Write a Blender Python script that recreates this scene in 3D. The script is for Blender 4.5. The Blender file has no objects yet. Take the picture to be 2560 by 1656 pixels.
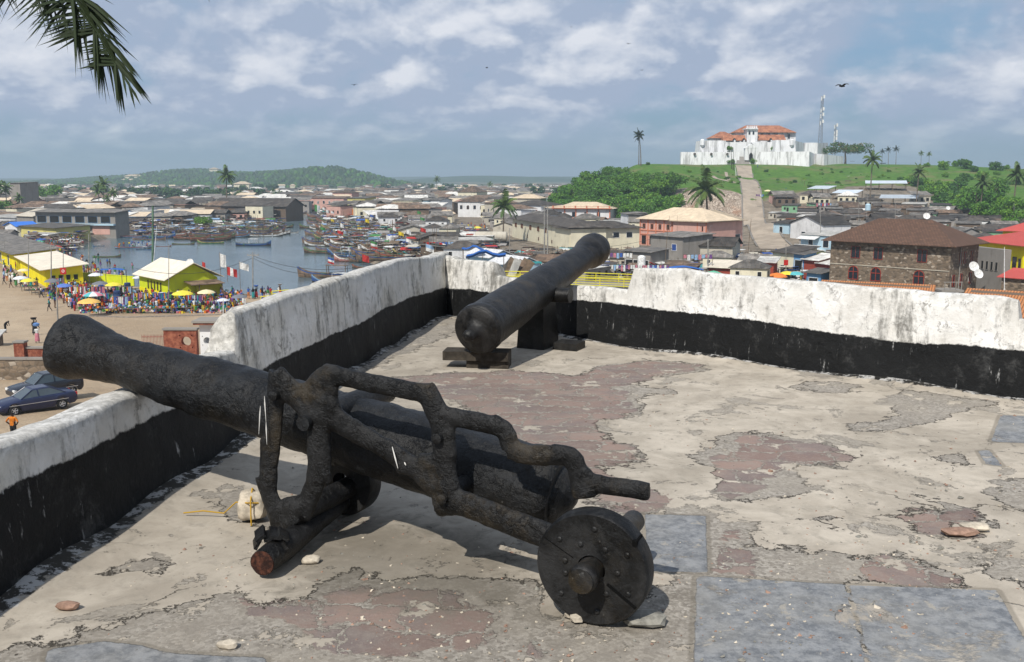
import bpy, bmesh, math, random
import numpy as np
from mathutils import Vector, Matrix, noise
S = bpy.context.scene
COL = S.collection
rnd = random.Random(7)
rad = math.radians
# ---------------------------------------------------------------- camera
PITCH = 9.12; FPX = 2400.0; CAMZ = 1.6
cam = bpy.data.cameras.new('camera'); camo = bpy.data.objects.new('camera', cam)
COL.objects.link(camo); S.camera = camo
cam.lens = 36*FPX/2560; cam.sensor_width = 36; cam.clip_start = 0.1; cam.clip_end = 20000
camo.location = (0, 0, CAMZ); camo.rotation_euler = (rad(90-PITCH), 0, 0)
CP, SP = math.cos(rad(PITCH)), math.sin(rad(PITCH))
def ray(px, py):
    u = (828-py)/FPX
    return Vector(((px-1280)/FPX, CP+SP*u, -SP+CP*u))
def on_z(px, py, z=0.0):
    d = ray(px, py); t = (z-CAMZ)/d.z
    return Vector((d.x*t, d.y*t, z))
def at_y(px, py, Y):
    d = ray(px, py); t = Y/d.y
    return Vector((d.x*t, Y, CAMZ+d.z*t))
def proj(p):
    x, y, z = p[0], p[1], p[2]-CAMZ
    dep = y*CP - z*SP; up = y*SP + z*CP
    return (1280+FPX*x/dep, 828-FPX*up/dep)
# ---------------------------------------------------------------- light, sky
SUN_EL = 48.0
SUN_DIR = Vector((-0.42, -0.90, 0)).normalized()
sd = Vector((SUN_DIR.x*math.cos(rad(SUN_EL)), SUN_DIR.y*math.cos(rad(SUN_EL)), math.sin(rad(SUN_EL))))
sl = bpy.data.lights.new('sun', 'SUN'); sl.energy = 4.7; sl.angle = rad(0.6); sl.color = (1.0, 0.95, 0.87)
so = bpy.data.objects.new('sun', sl); COL.objects.link(so)
so.rotation_euler = (-sd).to_track_quat('-Z', 'Y').to_euler()
S.view_settings.view_transform = 'Standard'; S.view_settings.look = 'None'
S.view_settings.exposure = 0.0; S.view_settings.gamma = 1.0

class NT:
    """tiny node-graph writer"""
    def __init__(s, tree): s.t = tree; s.n = tree.nodes; s.l = tree.links
    def node(s, typ, ins=None, **kw):
        nd = s.n.new(typ)
        for k, v in kw.items(): setattr(nd, k, v)
        if ins:
            for k, v in ins.items():
                sk = nd.inputs[k]
                if isinstance(v, bpy.types.NodeSocket): s.l.new(v, sk)
                else:
                    if sk.type == 'RGBA' and len(v) == 3: v = (*v, 1)
                    sk.default_value = v
        return nd
    def math(s, op, a, b=0.0, c=0.0, clamp=False):
        nd = s.n.new('ShaderNodeMath'); nd.operation = op; nd.use_clamp = clamp
        for i, v in enumerate((a, b, c)):
            if isinstance(v, bpy.types.NodeSocket): s.l.new(v, nd.inputs[i])
            else: nd.inputs[i].default_value = v
        return nd.outputs[0]
    def mix(s, f, a, b, mode='MIX'):
        nd = s.n.new('ShaderNodeMix'); nd.data_type = 'RGBA'; nd.blend_type = mode
        for i, v in ((0, f), (6, a), (7, b)):
            if isinstance(v, bpy.types.NodeSocket): s.l.new(v, nd.inputs[i])
            else:
                if i and len(v) == 3: v = (*v, 1)
                nd.inputs[i].default_value = v
        return nd.outputs[2]
    def noise(s, vec, scale, detail=5, rough=.6, dist=0.0, out=0):
        nd = s.node('ShaderNodeTexNoise', {'Scale': scale, 'Detail': detail, 'Roughness': rough, 'Distortion': dist})
        if vec is not None: s.l.new(vec, nd.inputs['Vector'])
        return nd.outputs[out]
    def vor(s, vec, scale, feature='F1', out=0, rand=1.0):
        nd = s.node('ShaderNodeTexVoronoi', {'Scale': scale, 'Randomness': rand}, feature=feature)
        if vec is not None: s.l.new(vec, nd.inputs['Vector'])
        return nd.outputs[out]
    def step(s, v, lo, hi):
        nd = s.n.new('ShaderNodeMapRange'); nd.clamp = True; nd.interpolation_type = 'SMOOTHSTEP'
        s.l.new(v, nd.inputs[0])
        nd.inputs[1].default_value = lo; nd.inputs[2].default_value = hi
        return nd.outputs[0]
    def scale(s, vec, sc):
        nd = s.node('ShaderNodeVectorMath', operation='MULTIPLY'); s.l.new(vec, nd.inputs[0]); nd.inputs[1].default_value = sc
        return nd.outputs[0]

w = bpy.data.worlds.new('World'); S.world = w; w.use_nodes = True
g = NT(w.node_tree); g.n.clear()
sky = g.node('ShaderNodeTexSky', sky_type='NISHITA', sun_disc=False)
sky.sun_elevation = rad(SUN_EL); sky.sun_rotation = math.atan2(SUN_DIR.x, SUN_DIR.y)
sky.air_density = 1.0; sky.dust_density = 2.0; sky.ozone_density = 1.5
tc = g.node('ShaderNodeTexCoord').outputs['Generated']
sep = g.node('ShaderNodeSeparateXYZ', {0: tc})
X, Y, Z = sep.outputs
az = g.math('ARCTAN2', X, Y); el = g.math('ARCSINE', Z); elp = g.math('MAXIMUM', el, 0.0)
cv = g.node('ShaderNodeCombineXYZ', {0: g.math('MULTIPLY', az, 7.0), 1: g.math('MULTIPLY', g.math('POWER', g.math('ADD', elp, .01), .62), 9.5), 2: g.math('MULTIPLY', Y, .4)}).outputs[0]
cv2 = g.node('ShaderNodeVectorMath', {0: cv, 1: (3.7, 1.3, 0)}, operation='ADD').outputs[0]
def billow(vec):
    wv_ = g.node('ShaderNodeVectorMath', {0: vec, 1: g.scale(g.noise(vec, 1.7, 4, .6, 0, 1), (.8, .8, 0))}, operation='ADD').outputs[0]
    v_ = g.node('ShaderNodeTexVoronoi', {'Vector': wv_, 'Scale': 1.15, 'Detail': 2.0, 'Roughness': .5, 'Lacunarity': 2.3}, feature='F1', normalize=True).outputs[0]
    return g.math('ADD', g.math('MULTIPLY', g.math('SUBTRACT', 1.0, v_), .62), g.math('MULTIPLY', g.noise(vec, 1.1, 7, .58), .55))
n1 = billow(cv2)
cvs = g.node('ShaderNodeVectorMath', {0: cv2, 1: (-.06, .17, 0.0)}, operation='ADD').outputs[0]
n2 = billow(cvs)
n3 = g.noise(cv2, .45, 3, .5)
# placed cloud heads (directions from the photograph's view)
blob = None
for (px, py, rx, ry, a) in ((690, 170, 150, 65, .17), (1150, 20, 330, 75, .12), (1560, 110, 110, 60, .13), (200, 130, 260, 140, .08), (1420, 230, 150, 60, .10),
                        (2000, 120, 120, 50, .09), (1800, 170, 120, 60, .09), (2480, 240, 130, 60, .07), (1950, 235, 110, 40, .07), (980, 185, 90, 40, .08),
                        (40, 60, 130, 110, .10), (1300, 150, 200, 60, .05), (1900, 20, 300, 30, .07), (800, 330, 500, 60, .03),
                        (780, 110, 40, 200, -.02), (1750, 60, 70, 70, -.10), (520, 120, 90, 110, -.08), (1120, 130, 120, 40, -.10), (2300, 150, 130, 100, -.06), (330, 190, 110, 60, -.08), (1700, 300, 300, 50, -.07), (400, 330, 500, 45, -.05)):
    d = ray(px, py).normalized(); a1 = math.atan2(d.x, d.y); e1 = math.asin(d.z)
    if blob is None:
        blob = 0.0
        wob = g.math('MULTIPLY', g.math('SUBTRACT', g.noise(tc, 9, 3), .5), .05)
    dx = g.math('DIVIDE', g.math('SUBTRACT', g.math('ADD', az, wob), a1), rx/FPX)
    dy = g.math('DIVIDE', g.math('SUBTRACT', el, e1), ry/FPX)
    q = g.math('ADD', g.math('MULTIPLY', dx, dx), g.math('MULTIPLY', dy, dy))
    bl = g.math('MULTIPLY', g.math('EXPONENT', g.math('MULTIPLY', q, -1.0)), a*1.25)
    blob = g.math('ADD', bl, blob)
dens = g.math('ADD', g.math('ADD', n1, blob), g.math('MULTIPLY', n3, .18))
cover = g.step(dens, .58, .80)
puff = g.step(dens, .78, 1.0)
lit = g.math('MULTIPLY', g.math('SUBTRACT', n1, n2), 4.4)
tone = g.math('ADD', g.math('ADD', g.math('MULTIPLY', puff, .62), lit), .04, clamp=True)
ccol = g.mix(tone, (3.8, 4.6, 6.1), (7.7, 8.0, 8.7))
hz = g.step(Z, .0, .13)
base = g.mix(hz, (2.6, 4.0, 5.0), (2.5, 4.1, 6.0))
base = g.mix(.12, base, sky.outputs[0])
skyc = g.mix(g.math('MULTIPLY', cover, g.step(Z, -.003, .075)), base, ccol)
skyc = g.mix(g.step(Z, -.02, -.001), (.9, 1.0, 1.05), skyc)
w.cycles.sampling_method = 'MANUAL'; w.cycles.sample_map_resolution = 512
bg = g.node('ShaderNodeBackground', {'Color': skyc, 'Strength': .1})
g.node('ShaderNodeOutputWorld', {'Surface': bg.outputs[0]})

# ---------------------------------------------------------------- materials
MAT = {}
def mat(name, base=(.5, .5, .5), rough=.8, spec=.3, metal=0.0):
    m = bpy.data.materials.new(name); m.use_nodes = True
    h = NT(m.node_tree); b = h.n['Principled BSDF']
    b.inputs['Base Color'].default_value = (*base, 1); b.inputs['Roughness'].default_value = rough
    b.inputs['Specular IOR Level'].default_value = spec; b.inputs['Metallic'].default_value = metal
    MAT[name] = m
    return m, h, b
def bump(h, b, height, strength=.5, dist=.01):
    nd = h.node('ShaderNodeBump', {'Height': height, 'Strength': strength, 'Distance': dist})
    h.l.new(nd.outputs[0], b.inputs['Normal'])
def simple(name, c, rough=.8, spec=.3, var=.25, scale=3.0, metal=0.0, rnd_amt=0.0):
    """plain colour with blotchy wear and, if asked, a tone that differs from object to object"""
    if name in MAT: return MAT[name]
    m, h, b = mat(name, c, rough, spec, metal)
    co = h.node('ShaderNodeTexCoord').outputs['Object']
    n = h.noise(co, scale, 4, .65)
    dark = tuple(x*(1-var) for x in c); lite = tuple(min(1, x*(1+var*.6)) for x in c)
    col = h.mix(h.step(n, .35, .65), dark, lite)
    if rnd_amt:
        r = h.node('ShaderNodeObjectInfo').outputs['Random']
        v = h.math('ADD', h.math('MULTIPLY', r, 2*rnd_amt), 1-rnd_amt)
        hs = h.node('ShaderNodeHueSaturation', {'Color': col, 'Value': v}); col = hs.outputs[0]
    h.l.new(col, b.inputs['Base Color'])
    return m

# ---------------------------------------------------------------- mesh writer
class MB:
    def __init__(s): s.v = []; s.f = []; s.m = []
    def add(s, vs, fs, mi=0):
        o = len(s.v); s.v.extend([tuple(p) for p in vs]); s.f.extend([tuple(i+o for i in q) for q in fs]); s.m.extend([mi]*len(fs))
    def quad(s, a, b, c, d, mi=0): s.add([a, b, c, d], [(0, 1, 2, 3)], mi)
    def box(s, c, sz, rot=0.0, mi=0, taper=1.0, tilt=None):
        hx, hy, hz = sz[0]/2, sz[1]/2, sz[2]/2; cr, sr = math.cos(rot), math.sin(rot); vs = []
        for k in (-1, 1):
            t = taper if k > 0 else 1.0
            for (i, j) in ((-1, -1), (1, -1), (1, 1), (-1, 1)):
                p = Vector((i*hx*t, j*hy*t, k*hz))
                if tilt: p = tilt @ p
                vs.append((c[0]+p.x*cr-p.y*sr, c[1]+p.x*sr+p.y*cr, c[2]+p.z))
        s.add(vs, [(0, 3, 2, 1), (4, 5, 6, 7), (0, 1, 5, 4), (1, 2, 6, 5), (2, 3, 7, 6), (3, 0, 4, 7)], mi)
    def tube(s, pts, r, n=8, mi=0, caps=True, flat=None):
        pts = [Vector(p) for p in pts]; m = len(pts)
        rs = list(r) if hasattr(r, '__len__') else [r]*m
        prev = None; vs = []; fs = []
        for i, p in enumerate(pts):
            d = (pts[min(i+1, m-1)]-pts[max(i-1, 0)]).normalized()
            if prev is None:
                up = Vector((0, 0, 1)) if abs(d.z) < .9 else Vector((1, 0, 0))
                a = d.cross(up).normalized()
            else: a = (prev - d*prev.dot(d)).normalized()
            prev = a; bb = d.cross(a)
            for k in range(n):
                t = 2*math.pi*k/n
                vs.append(p + (a*math.cos(t)+bb*math.sin(t))*rs[i])
        for i in range(m-1):
            for k in range(n):
                k2 = (k+1) % n
                fs.append((i*n+k, i*n+k2, (i+1)*n+k2, (i+1)*n+k))
        if caps: fs.append(tuple(range(n-1, -1, -1))); fs.append(tuple((m-1)*n+k for k in range(n)))
        s.add(vs, fs, mi)
    def lathe(s, o, axis, prof, n=24, mi=0, cap0=True, cap1=True):
        """prof: list of (distance along axis, radius)"""
        o = Vector(o); d = Vector(axis).normalized()
        up = Vector((0, 0, 1)) if abs(d.z) < .9 else Vector((1, 0, 0))
        a = d.cross(up).normalized(); bb = d.cross(a); vs = []; fs = []
        for (t, r) in prof:
            for k in range(n):
                th = 2*math.pi*k/n; vs.append(o+d*t+(a*math.cos(th)+bb*math.sin(th))*r)
        for i in range(len(prof)-1):
            for k in range(n):
                k2 = (k+1) % n; fs.append((i*n+k, i*n+k2, (i+1)*n+k2, (i+1)*n+k))
        if cap0: fs.append(tuple(range(n-1, -1, -1)))
        if cap1: fs.append(tuple((len(prof)-1)*n+k for k in range(n)))
        s.add(vs, fs, mi)
    def prism(s, poly, off, mi=0):
        """poly: planar loop of 3-D points, extruded by vector off"""
        n = len(poly); off = Vector(off); vs = [Vector(p) for p in poly]+[Vector(p)+off for p in poly]
        fs = [tuple(range(n)), tuple(range(2*n-1, n-1, -1))]+[(i, i+n, (i+1) % n+n, (i+1) % n) for i in range(n)]
        s.add(vs, fs, mi)
    def mesh(s, name, mats, smooth=False, fix=True):
        me = bpy.data.meshes.new(name); me.from_pydata(s.v, [], s.f)
        for m in mats: me.materials.append(MAT[m] if isinstance(m, str) else m)
        if len(mats) > 1: me.polygons.foreach_set('material_index', s.m)
        if fix:
            bm = bmesh.new(); bm.from_mesh(me); bmesh.ops.recalc_face_normals(bm, faces=bm.faces); bm.to_mesh(me); bm.free()
        if smooth:
            me.polygons.foreach_set('use_smooth', [True]*len(me.polygons))
            if smooth != 'all': 
                try: me.set_sharp_from_angle(angle=rad(40))
                except Exception: pass
        me.update()
        return me
    def build(s, name, mats, parent=None, smooth=False, loc=None, fix=True):
        if isinstance(mats, str) or not isinstance(mats, (list, tuple)): mats = [mats]
        o = bpy.data.objects.new(name, s.mesh(name, mats, smooth, fix)); COL.objects.link(o)
        if parent: o.parent = parent
        if loc is not None: o.location = loc
        return o
def tag(o, label=None, cat=None, group=None, kind=None):
    if label: o['label'] = label
    if cat: o['category'] = cat
    if group: o['group'] = group
    if kind: o['kind'] = kind
    return o
def empty(name, loc=(0, 0, 0), rz=0.0, label=None, cat=None, group=None):
    o = bpy.data.objects.new(name, None); COL.objects.link(o); o.empty_display_size = .3
    o.location = loc; o.rotation_euler = (0, 0, rz)
    return tag(o, label, cat, group)
KIDS = {}
def copy_tree(o, parent=None, loc=None, rz=None, label=None, group=None, sc=None):
    c = o.copy(); COL.objects.link(c)
    if parent: c.parent = parent
    if loc is not None: c.location = loc
    if rz is not None: c.rotation_euler = (c.rotation_euler[0], c.rotation_euler[1], rz)
    if sc: c.scale = (sc, sc, sc) if not hasattr(sc, '__len__') else sc
    if label: c['label'] = label
    if group: c['group'] = group
    for ch in list(o.children): copy_tree(ch, c)
    return c
def local(p, o):  # world -> local of an unrotated empty
    return Vector(p)-Vector(o.location)

# ---------------------------------------------------------------- foreground materials
def m_iron(name, hue=0.0, rust=.12, base=(.0048, .0052, .0058), pitk=.13):
    m, h, b = mat(name, base, .6, .32)
    co = h.node('ShaderNodeTexCoord').outputs['Object']
    n = h.noise(co, 6, 8, .75, .4); nf = h.noise(co, 38, 7, .75); nb = h.noise(co, 2.6, 5, .65)
    c = h.mix(h.step(n, .38, .66), tuple(x*.35 for x in base), tuple(x*2.9 for x in base))
    c = h.mix(h.math('MULTIPLY', h.step(h.math('ADD', nb, h.math('MULTIPLY', nf, .3)), .66, .82), rust), c, (.070, .050, .024))
    c = h.mix(h.math('MULTIPLY', h.step(h.noise(co, 10, 8, .8), .56, .68), .45), c, (.040, .043, .045))
    c = h.mix(h.math('MULTIPLY', h.step(nf, .66, .70), .5), c, (.26, .25, .23))
    h.l.new(c, b.inputs['Base Color'])
    h.l.new(h.math('ADD', h.math('MULTIPLY', n, .5), .18), b.inputs['Roughness'])
    pit = h.step(h.noise(co, 19, 5, .7), .50, .60)
    hh = h.math('ADD', h.math('ADD', h.math('MULTIPLY', n, .8), h.math('MULTIPLY', nf, .35)), h.math('MULTIPLY', pit, pitk))
    bump(h, b, hh, .9 if pitk > .1 else .5, .020)
    return m
m_iron('old_iron'); m_iron('carriage_iron', rust=.38, base=(.0055, .0055, .0056))
m_iron('smooth_iron', pitk=.06, rust=.35, base=(.009, .0086, .0082))
m_iron('wheel_iron', pitk=.04, rust=.10, base=(.0075, .0075, .0075))
m, h, b = mat('rust_face', (.12, .035, .02), .8, .2)
co = h.node('ShaderNodeTexCoord').outputs['Object']
h.l.new(h.mix(h.step(h.noise(co, 40, 6, .7), .4, .65), (.022, .010, .008), (.095, .036, .022)), b.inputs['Base Color']); bump(h, b, h.noise(co, 60, 5), .6, .01)
simple('bird_white', (.72, .70, .66), .8, .2, .1, 20)

# whitewashed parapet: attribute hb = height above the black band's edge
def m_parapet(name, cream, wf=1.0):
    m, h, b = mat(name, (.7, .7, .68), .85, .2)
    geo = h.node('ShaderNodeNewGeometry').outputs['Position']
    at = h.node('ShaderNodeAttribute', attribute_name='hb').outputs['Fac']
    top = h.node('ShaderNodeAttribute', attribute_name='topd').outputs['Fac']
    nz = h.node('ShaderNodeSeparateXYZ', {0: h.node('ShaderNodeNewGeometry').outputs['Normal']}).outputs[2]
    st = h.scale(geo, (9, 9, 2.2)); n_st = h.noise(st, 1.2, 7, .7)
    n = h.noise(geo, 3.2, 8, .68, .3); nf = h.noise(geo, 22, 7, .75); nb = h.noise(geo, 1.1, 4, .6)
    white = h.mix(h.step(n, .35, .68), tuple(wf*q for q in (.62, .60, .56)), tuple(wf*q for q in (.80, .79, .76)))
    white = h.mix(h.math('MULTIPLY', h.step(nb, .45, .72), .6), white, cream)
    grime = h.math('MULTIPLY', h.step(h.math('ADD', h.math('MULTIPLY', n_st, .55), h.math('ADD', h.math('MULTIPLY', nb, .45), h.math('MULTIPLY', nf, .22))), .60, .74), .85)
    edge = h.math('MULTIPLY', h.step(top, .10, .0), h.step(nf, .35, .62))
    grime = h.math('MAXIMUM', grime, h.math('MULTIPLY', edge, .55))
    c = h.mix(grime, white, (.16, .155, .14))
    vo = h.vor(h.scale(geo, (1, 1, 1)), 9, 'DISTANCE_TO_EDGE')
    flake = h.math('MULTIPLY', h.step(h.noise(geo, 12, 7, .8, .8), .55, .60), h.step(n, .48, .60))
    c = h.mix(h.math('MULTIPLY', flake, .55), c, (.22, .20, .17))
    blk = h.mix(h.step(nf, .58, .72), (.008, .0085, .009), (.022, .022, .022))
    scr = h.math('MULTIPLY', h.step(h.noise(h.scale(geo, (14, 14, 2.4)), 1.7, 7, .8), .60, .66), h.step(h.noise(geo, 2.2, 4), .44, .60))
    blk = h.mix(h.math('MULTIPLY', scr, .75), blk, (.45, .45, .44))
    blk = h.mix(h.math('MULTIPLY', h.step(h.noise(geo, 3.5, 8, .8), .54, .70), .5), blk, (.09, .09, .088))
    nn = h.math('ADD', h.math('MULTIPLY', h.math('SUBTRACT', h.noise(geo, 11, 7, .8), .5), .06), h.math('MULTIPLY', h.math('SUBTRACT', h.noise(geo, 1.8, 3, .6), .5), .07))
    isblk = h.step(h.math('ADD', at, nn), .006, -.006)
    c = h.mix(isblk, c, blk)
    h.l.new(c, b.inputs['Base Color'])
    h.l.new(h.math('SUBTRACT', .9, h.math('MULTIPLY', isblk, .25)), b.inputs['Roughness'])
    hh = h.math('ADD', h.math('MULTIPLY', n, 1.0), h.math('MULTIPLY', nf, .35))
    hh = h.math('SUBTRACT', hh, h.math('MULTIPLY', flake, .3))
    bump(h, b, hh, .7, .03)
m_parapet('whitewash_shade', (.56, .52, .42), .92); m_parapet('whitewash_lit', (.72, .69, .62))  # one whitewash twice: the left wall's shade is put into a duller white

# ---------------------------------------------------------------- terrace floor
BASE_L = [on_z(*p) for p in ((1118, 787), (1040, 826), (985, 862), (872, 932), (569, 1121), (341, 1269), (0, 1502))]
dL = (BASE_L[-1]-BASE_L[-3]).normalized()
BASE_L.append(BASE_L[-1]+dL*6.0)
BASE_R = [on_z(*p) for p in ((1118, 787), (1250, 812), (1420, 848), (1700, 884), (2000, 925), (2300, 965), (2560, 996))]
dR = (BASE_R[-1]-BASE_R[-3]).normalized()
BASE_R.append(BASE_R[-1]+dR*6.0)
def D(*pts): return [on_z(x*1.0752, y*1.0752) for x, y in pts]
EXPO = [D((870, 905), (905, 880), (1000, 872), (1190, 862), (1330, 872), (1420, 845), (1500, 836), (1640, 848), (1650, 862), (1540, 878), (1440, 892), (1560, 900), (1570, 912), (1480, 925), (1490, 960), (1390, 985), (1420, 1012), (1480, 1045), (1500, 1080), (1400, 1092), (1430, 1110), (1560, 1165), (1540, 1200), (1420, 1190), (1180, 1010), (1040, 930)),
        D((1640, 1030), (1660, 1012), (1750, 1003), (1900, 1032), (1985, 1062), (1960, 1088), (1850, 1080), (1880, 1125), (1850, 1150), (1780, 1172), (1690, 1160), (1690, 1120), (1610, 1075)),
        D((-80, 1700), (-80, 1555), (230, 1470), (330, 1432), (430, 1405), (540, 1372), (600, 1400), (640, 1420), (760, 1345), (900, 1352), (1060, 1345), (1250, 1365), (1300, 1440), (1400, 1450), (1560, 1350), (1540, 1180), (1620, 1185), (1700, 1210), (1760, 1215), (1755, 1272), (1880, 1275), (1990, 1292), (2090, 1292), (2230, 1330), (2290, 1372), (1965, 1356), (1960, 1700)),
        D((2070, 1200), (2110, 1180), (2200, 1178), (2170, 1160), (2270, 1185), (2285, 1215), (2230, 1225), (2265, 1245), (2190, 1248), (2110, 1222)),
        D((2280, 1300), (2330, 1280), (2400, 1290), (2450, 1400), (2340, 1350)),
        D((2170, 1058), (2230, 1050), (2250, 1075), (2190, 1075)), D((1890, 1205), (1915, 1195), (1950, 1200), (1945, 1212), (1905, 1215)),
        D((225, 1325), (255, 1305), (310, 1305), (385, 1318), (370, 1335), (300, 1338)),
        D((2050, 925), (2100, 905), (2190, 920), (2320, 935), (2240, 960), (2110, 990), (1990, 1010), (1970, 990), (2090, 965)),
        D((470, 1140), (520, 1128), (600, 1150), (660, 1180), (620, 1230), (520, 1190)), D((1010, 740), (1100, 742), (1060, 770), (900, 840), (830, 870), (840, 850)),
        D((1850, 885), (1960, 890), (2020, 905), (1940, 915), (1860, 905)), D((2330, 1120), (2381, 1110), (2400, 1180), (2340, 1190))]
SLAB = [D((1498, 1197), (1643, 1200), (1648, 1333), (1500, 1330)), D((1617, 1338), (1966, 1358), (2060, 1700), (1605, 1700)), D((1972, 1359), (2320, 1372), (2500, 1700), (2066, 1700)),
        D((2325, 965), (2420, 968), (2400, 1032), (2302, 1027)), D((2272, 1048), (2300, 1045), (2335, 1085), (2290, 1078)), D((110, 1512), (240, 1492), (330, 1502), (400, 1520), (620, 1530), (650, 1700), (60, 1700))]
REDZ = [D((900, 880), (1000, 872), (1190, 862), (1330, 872), (1480, 838), (1640, 850), (1440, 900), (1480, 960), (1390, 985), (1500, 1080), (1560, 1165), (1540, 1200), (1420, 1190), (1180, 1010), (1040, 930)),
        D((1655, 1272), (1752, 1276), (1756, 1340), (1652, 1336)), D((1730, 1000), (1990, 1060), (1960, 1090), (1840, 1075), (1700, 1160), (1650, 1090)), D((1990, 1290), (2250, 1340), (2300, 1375), (1990, 1352)),
        D((2070, 1200), (2110, 1180), (2290, 1180), (2270, 1250), (2100, 1225)), D((560, 1400), (700, 1400), (900, 1370), (1150, 1390), (1200, 1500), (900, 1540), (700, 1480)), D((1460, 1180), (1500, 1185), (1490, 1210), (1455, 1200)),
        D((760, 1385), (900, 1385), (930, 1470), (800, 1480)), D((1650, 1230), (1740, 1225), (1735, 1262), (1660, 1262))]
def sdf(polys, XX, YY):
    best = np.full(XX.shape, -1e9)
    for poly in polys:
        inside = np.zeros(XX.shape, bool); dist = np.full(XX.shape, 1e9); n = len(poly)
        for i in range(n):
            ax, ay = poly[i][0], poly[i][1]; bx, by = poly[(i+1) % n][0], poly[(i+1) % n][1]
            ex, ey = bx-ax, by-ay; t = np.clip(((XX-ax)*ex+(YY-ay)*ey)/(ex*ex+ey*ey+1e-12), 0, 1)
            dist = np.minimum(dist, np.hypot(XX-ax-t*ex, YY-ay-t*ey))
            c = ((ay > YY) != (by > YY)); xi = (bx-ax)*(YY-ay)/((by-ay) if abs(by-ay) > 1e-9 else 1e-9)+ax
            inside ^= (c & (XX < xi))
        best = np.maximum(best, np.where(inside, dist, -dist))
    return best
def grid_mesh(name, xs, ys, zf, material, attrs=None, smooth=True):
    XX, YY = np.meshgrid(xs, ys); ZZ = zf(XX, YY); nx, ny = len(xs), len(ys)
    me = bpy.data.meshes.new(name); co = np.stack([XX, YY, ZZ], -1).reshape(-1, 3)
    i = np.arange(nx*ny).reshape(ny, nx); fa = np.stack([i[:-1, :-1], i[:-1, 1:], i[1:, 1:], i[1:, :-1]], -1).reshape(-1, 4)
    me.vertices.add(len(co)); me.vertices.foreach_set('co', co.astype(np.float32).ravel())
    me.loops.add(fa.size); me.loops.foreach_set('vertex_index', fa.ravel().astype(np.int32))
    me.polygons.add(len(fa)); me.polygons.foreach_set('loop_start', np.arange(0, fa.size, 4).astype(np.int32))
    me.update(calc_edges=True); me.validate()
    if attrs:
        for k, f in attrs.items():
            a = me.attributes.new(k, 'FLOAT', 'POINT'); a.data.foreach_set('value', f(XX, YY).astype(np.float32).ravel())
    me.polygons.foreach_set('use_smooth', [smooth]*len(me.polygons)); me.materials.append(MAT[material])
    o = bpy.data.objects.new(name, me); COL.objects.link(o)
    return o
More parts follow.
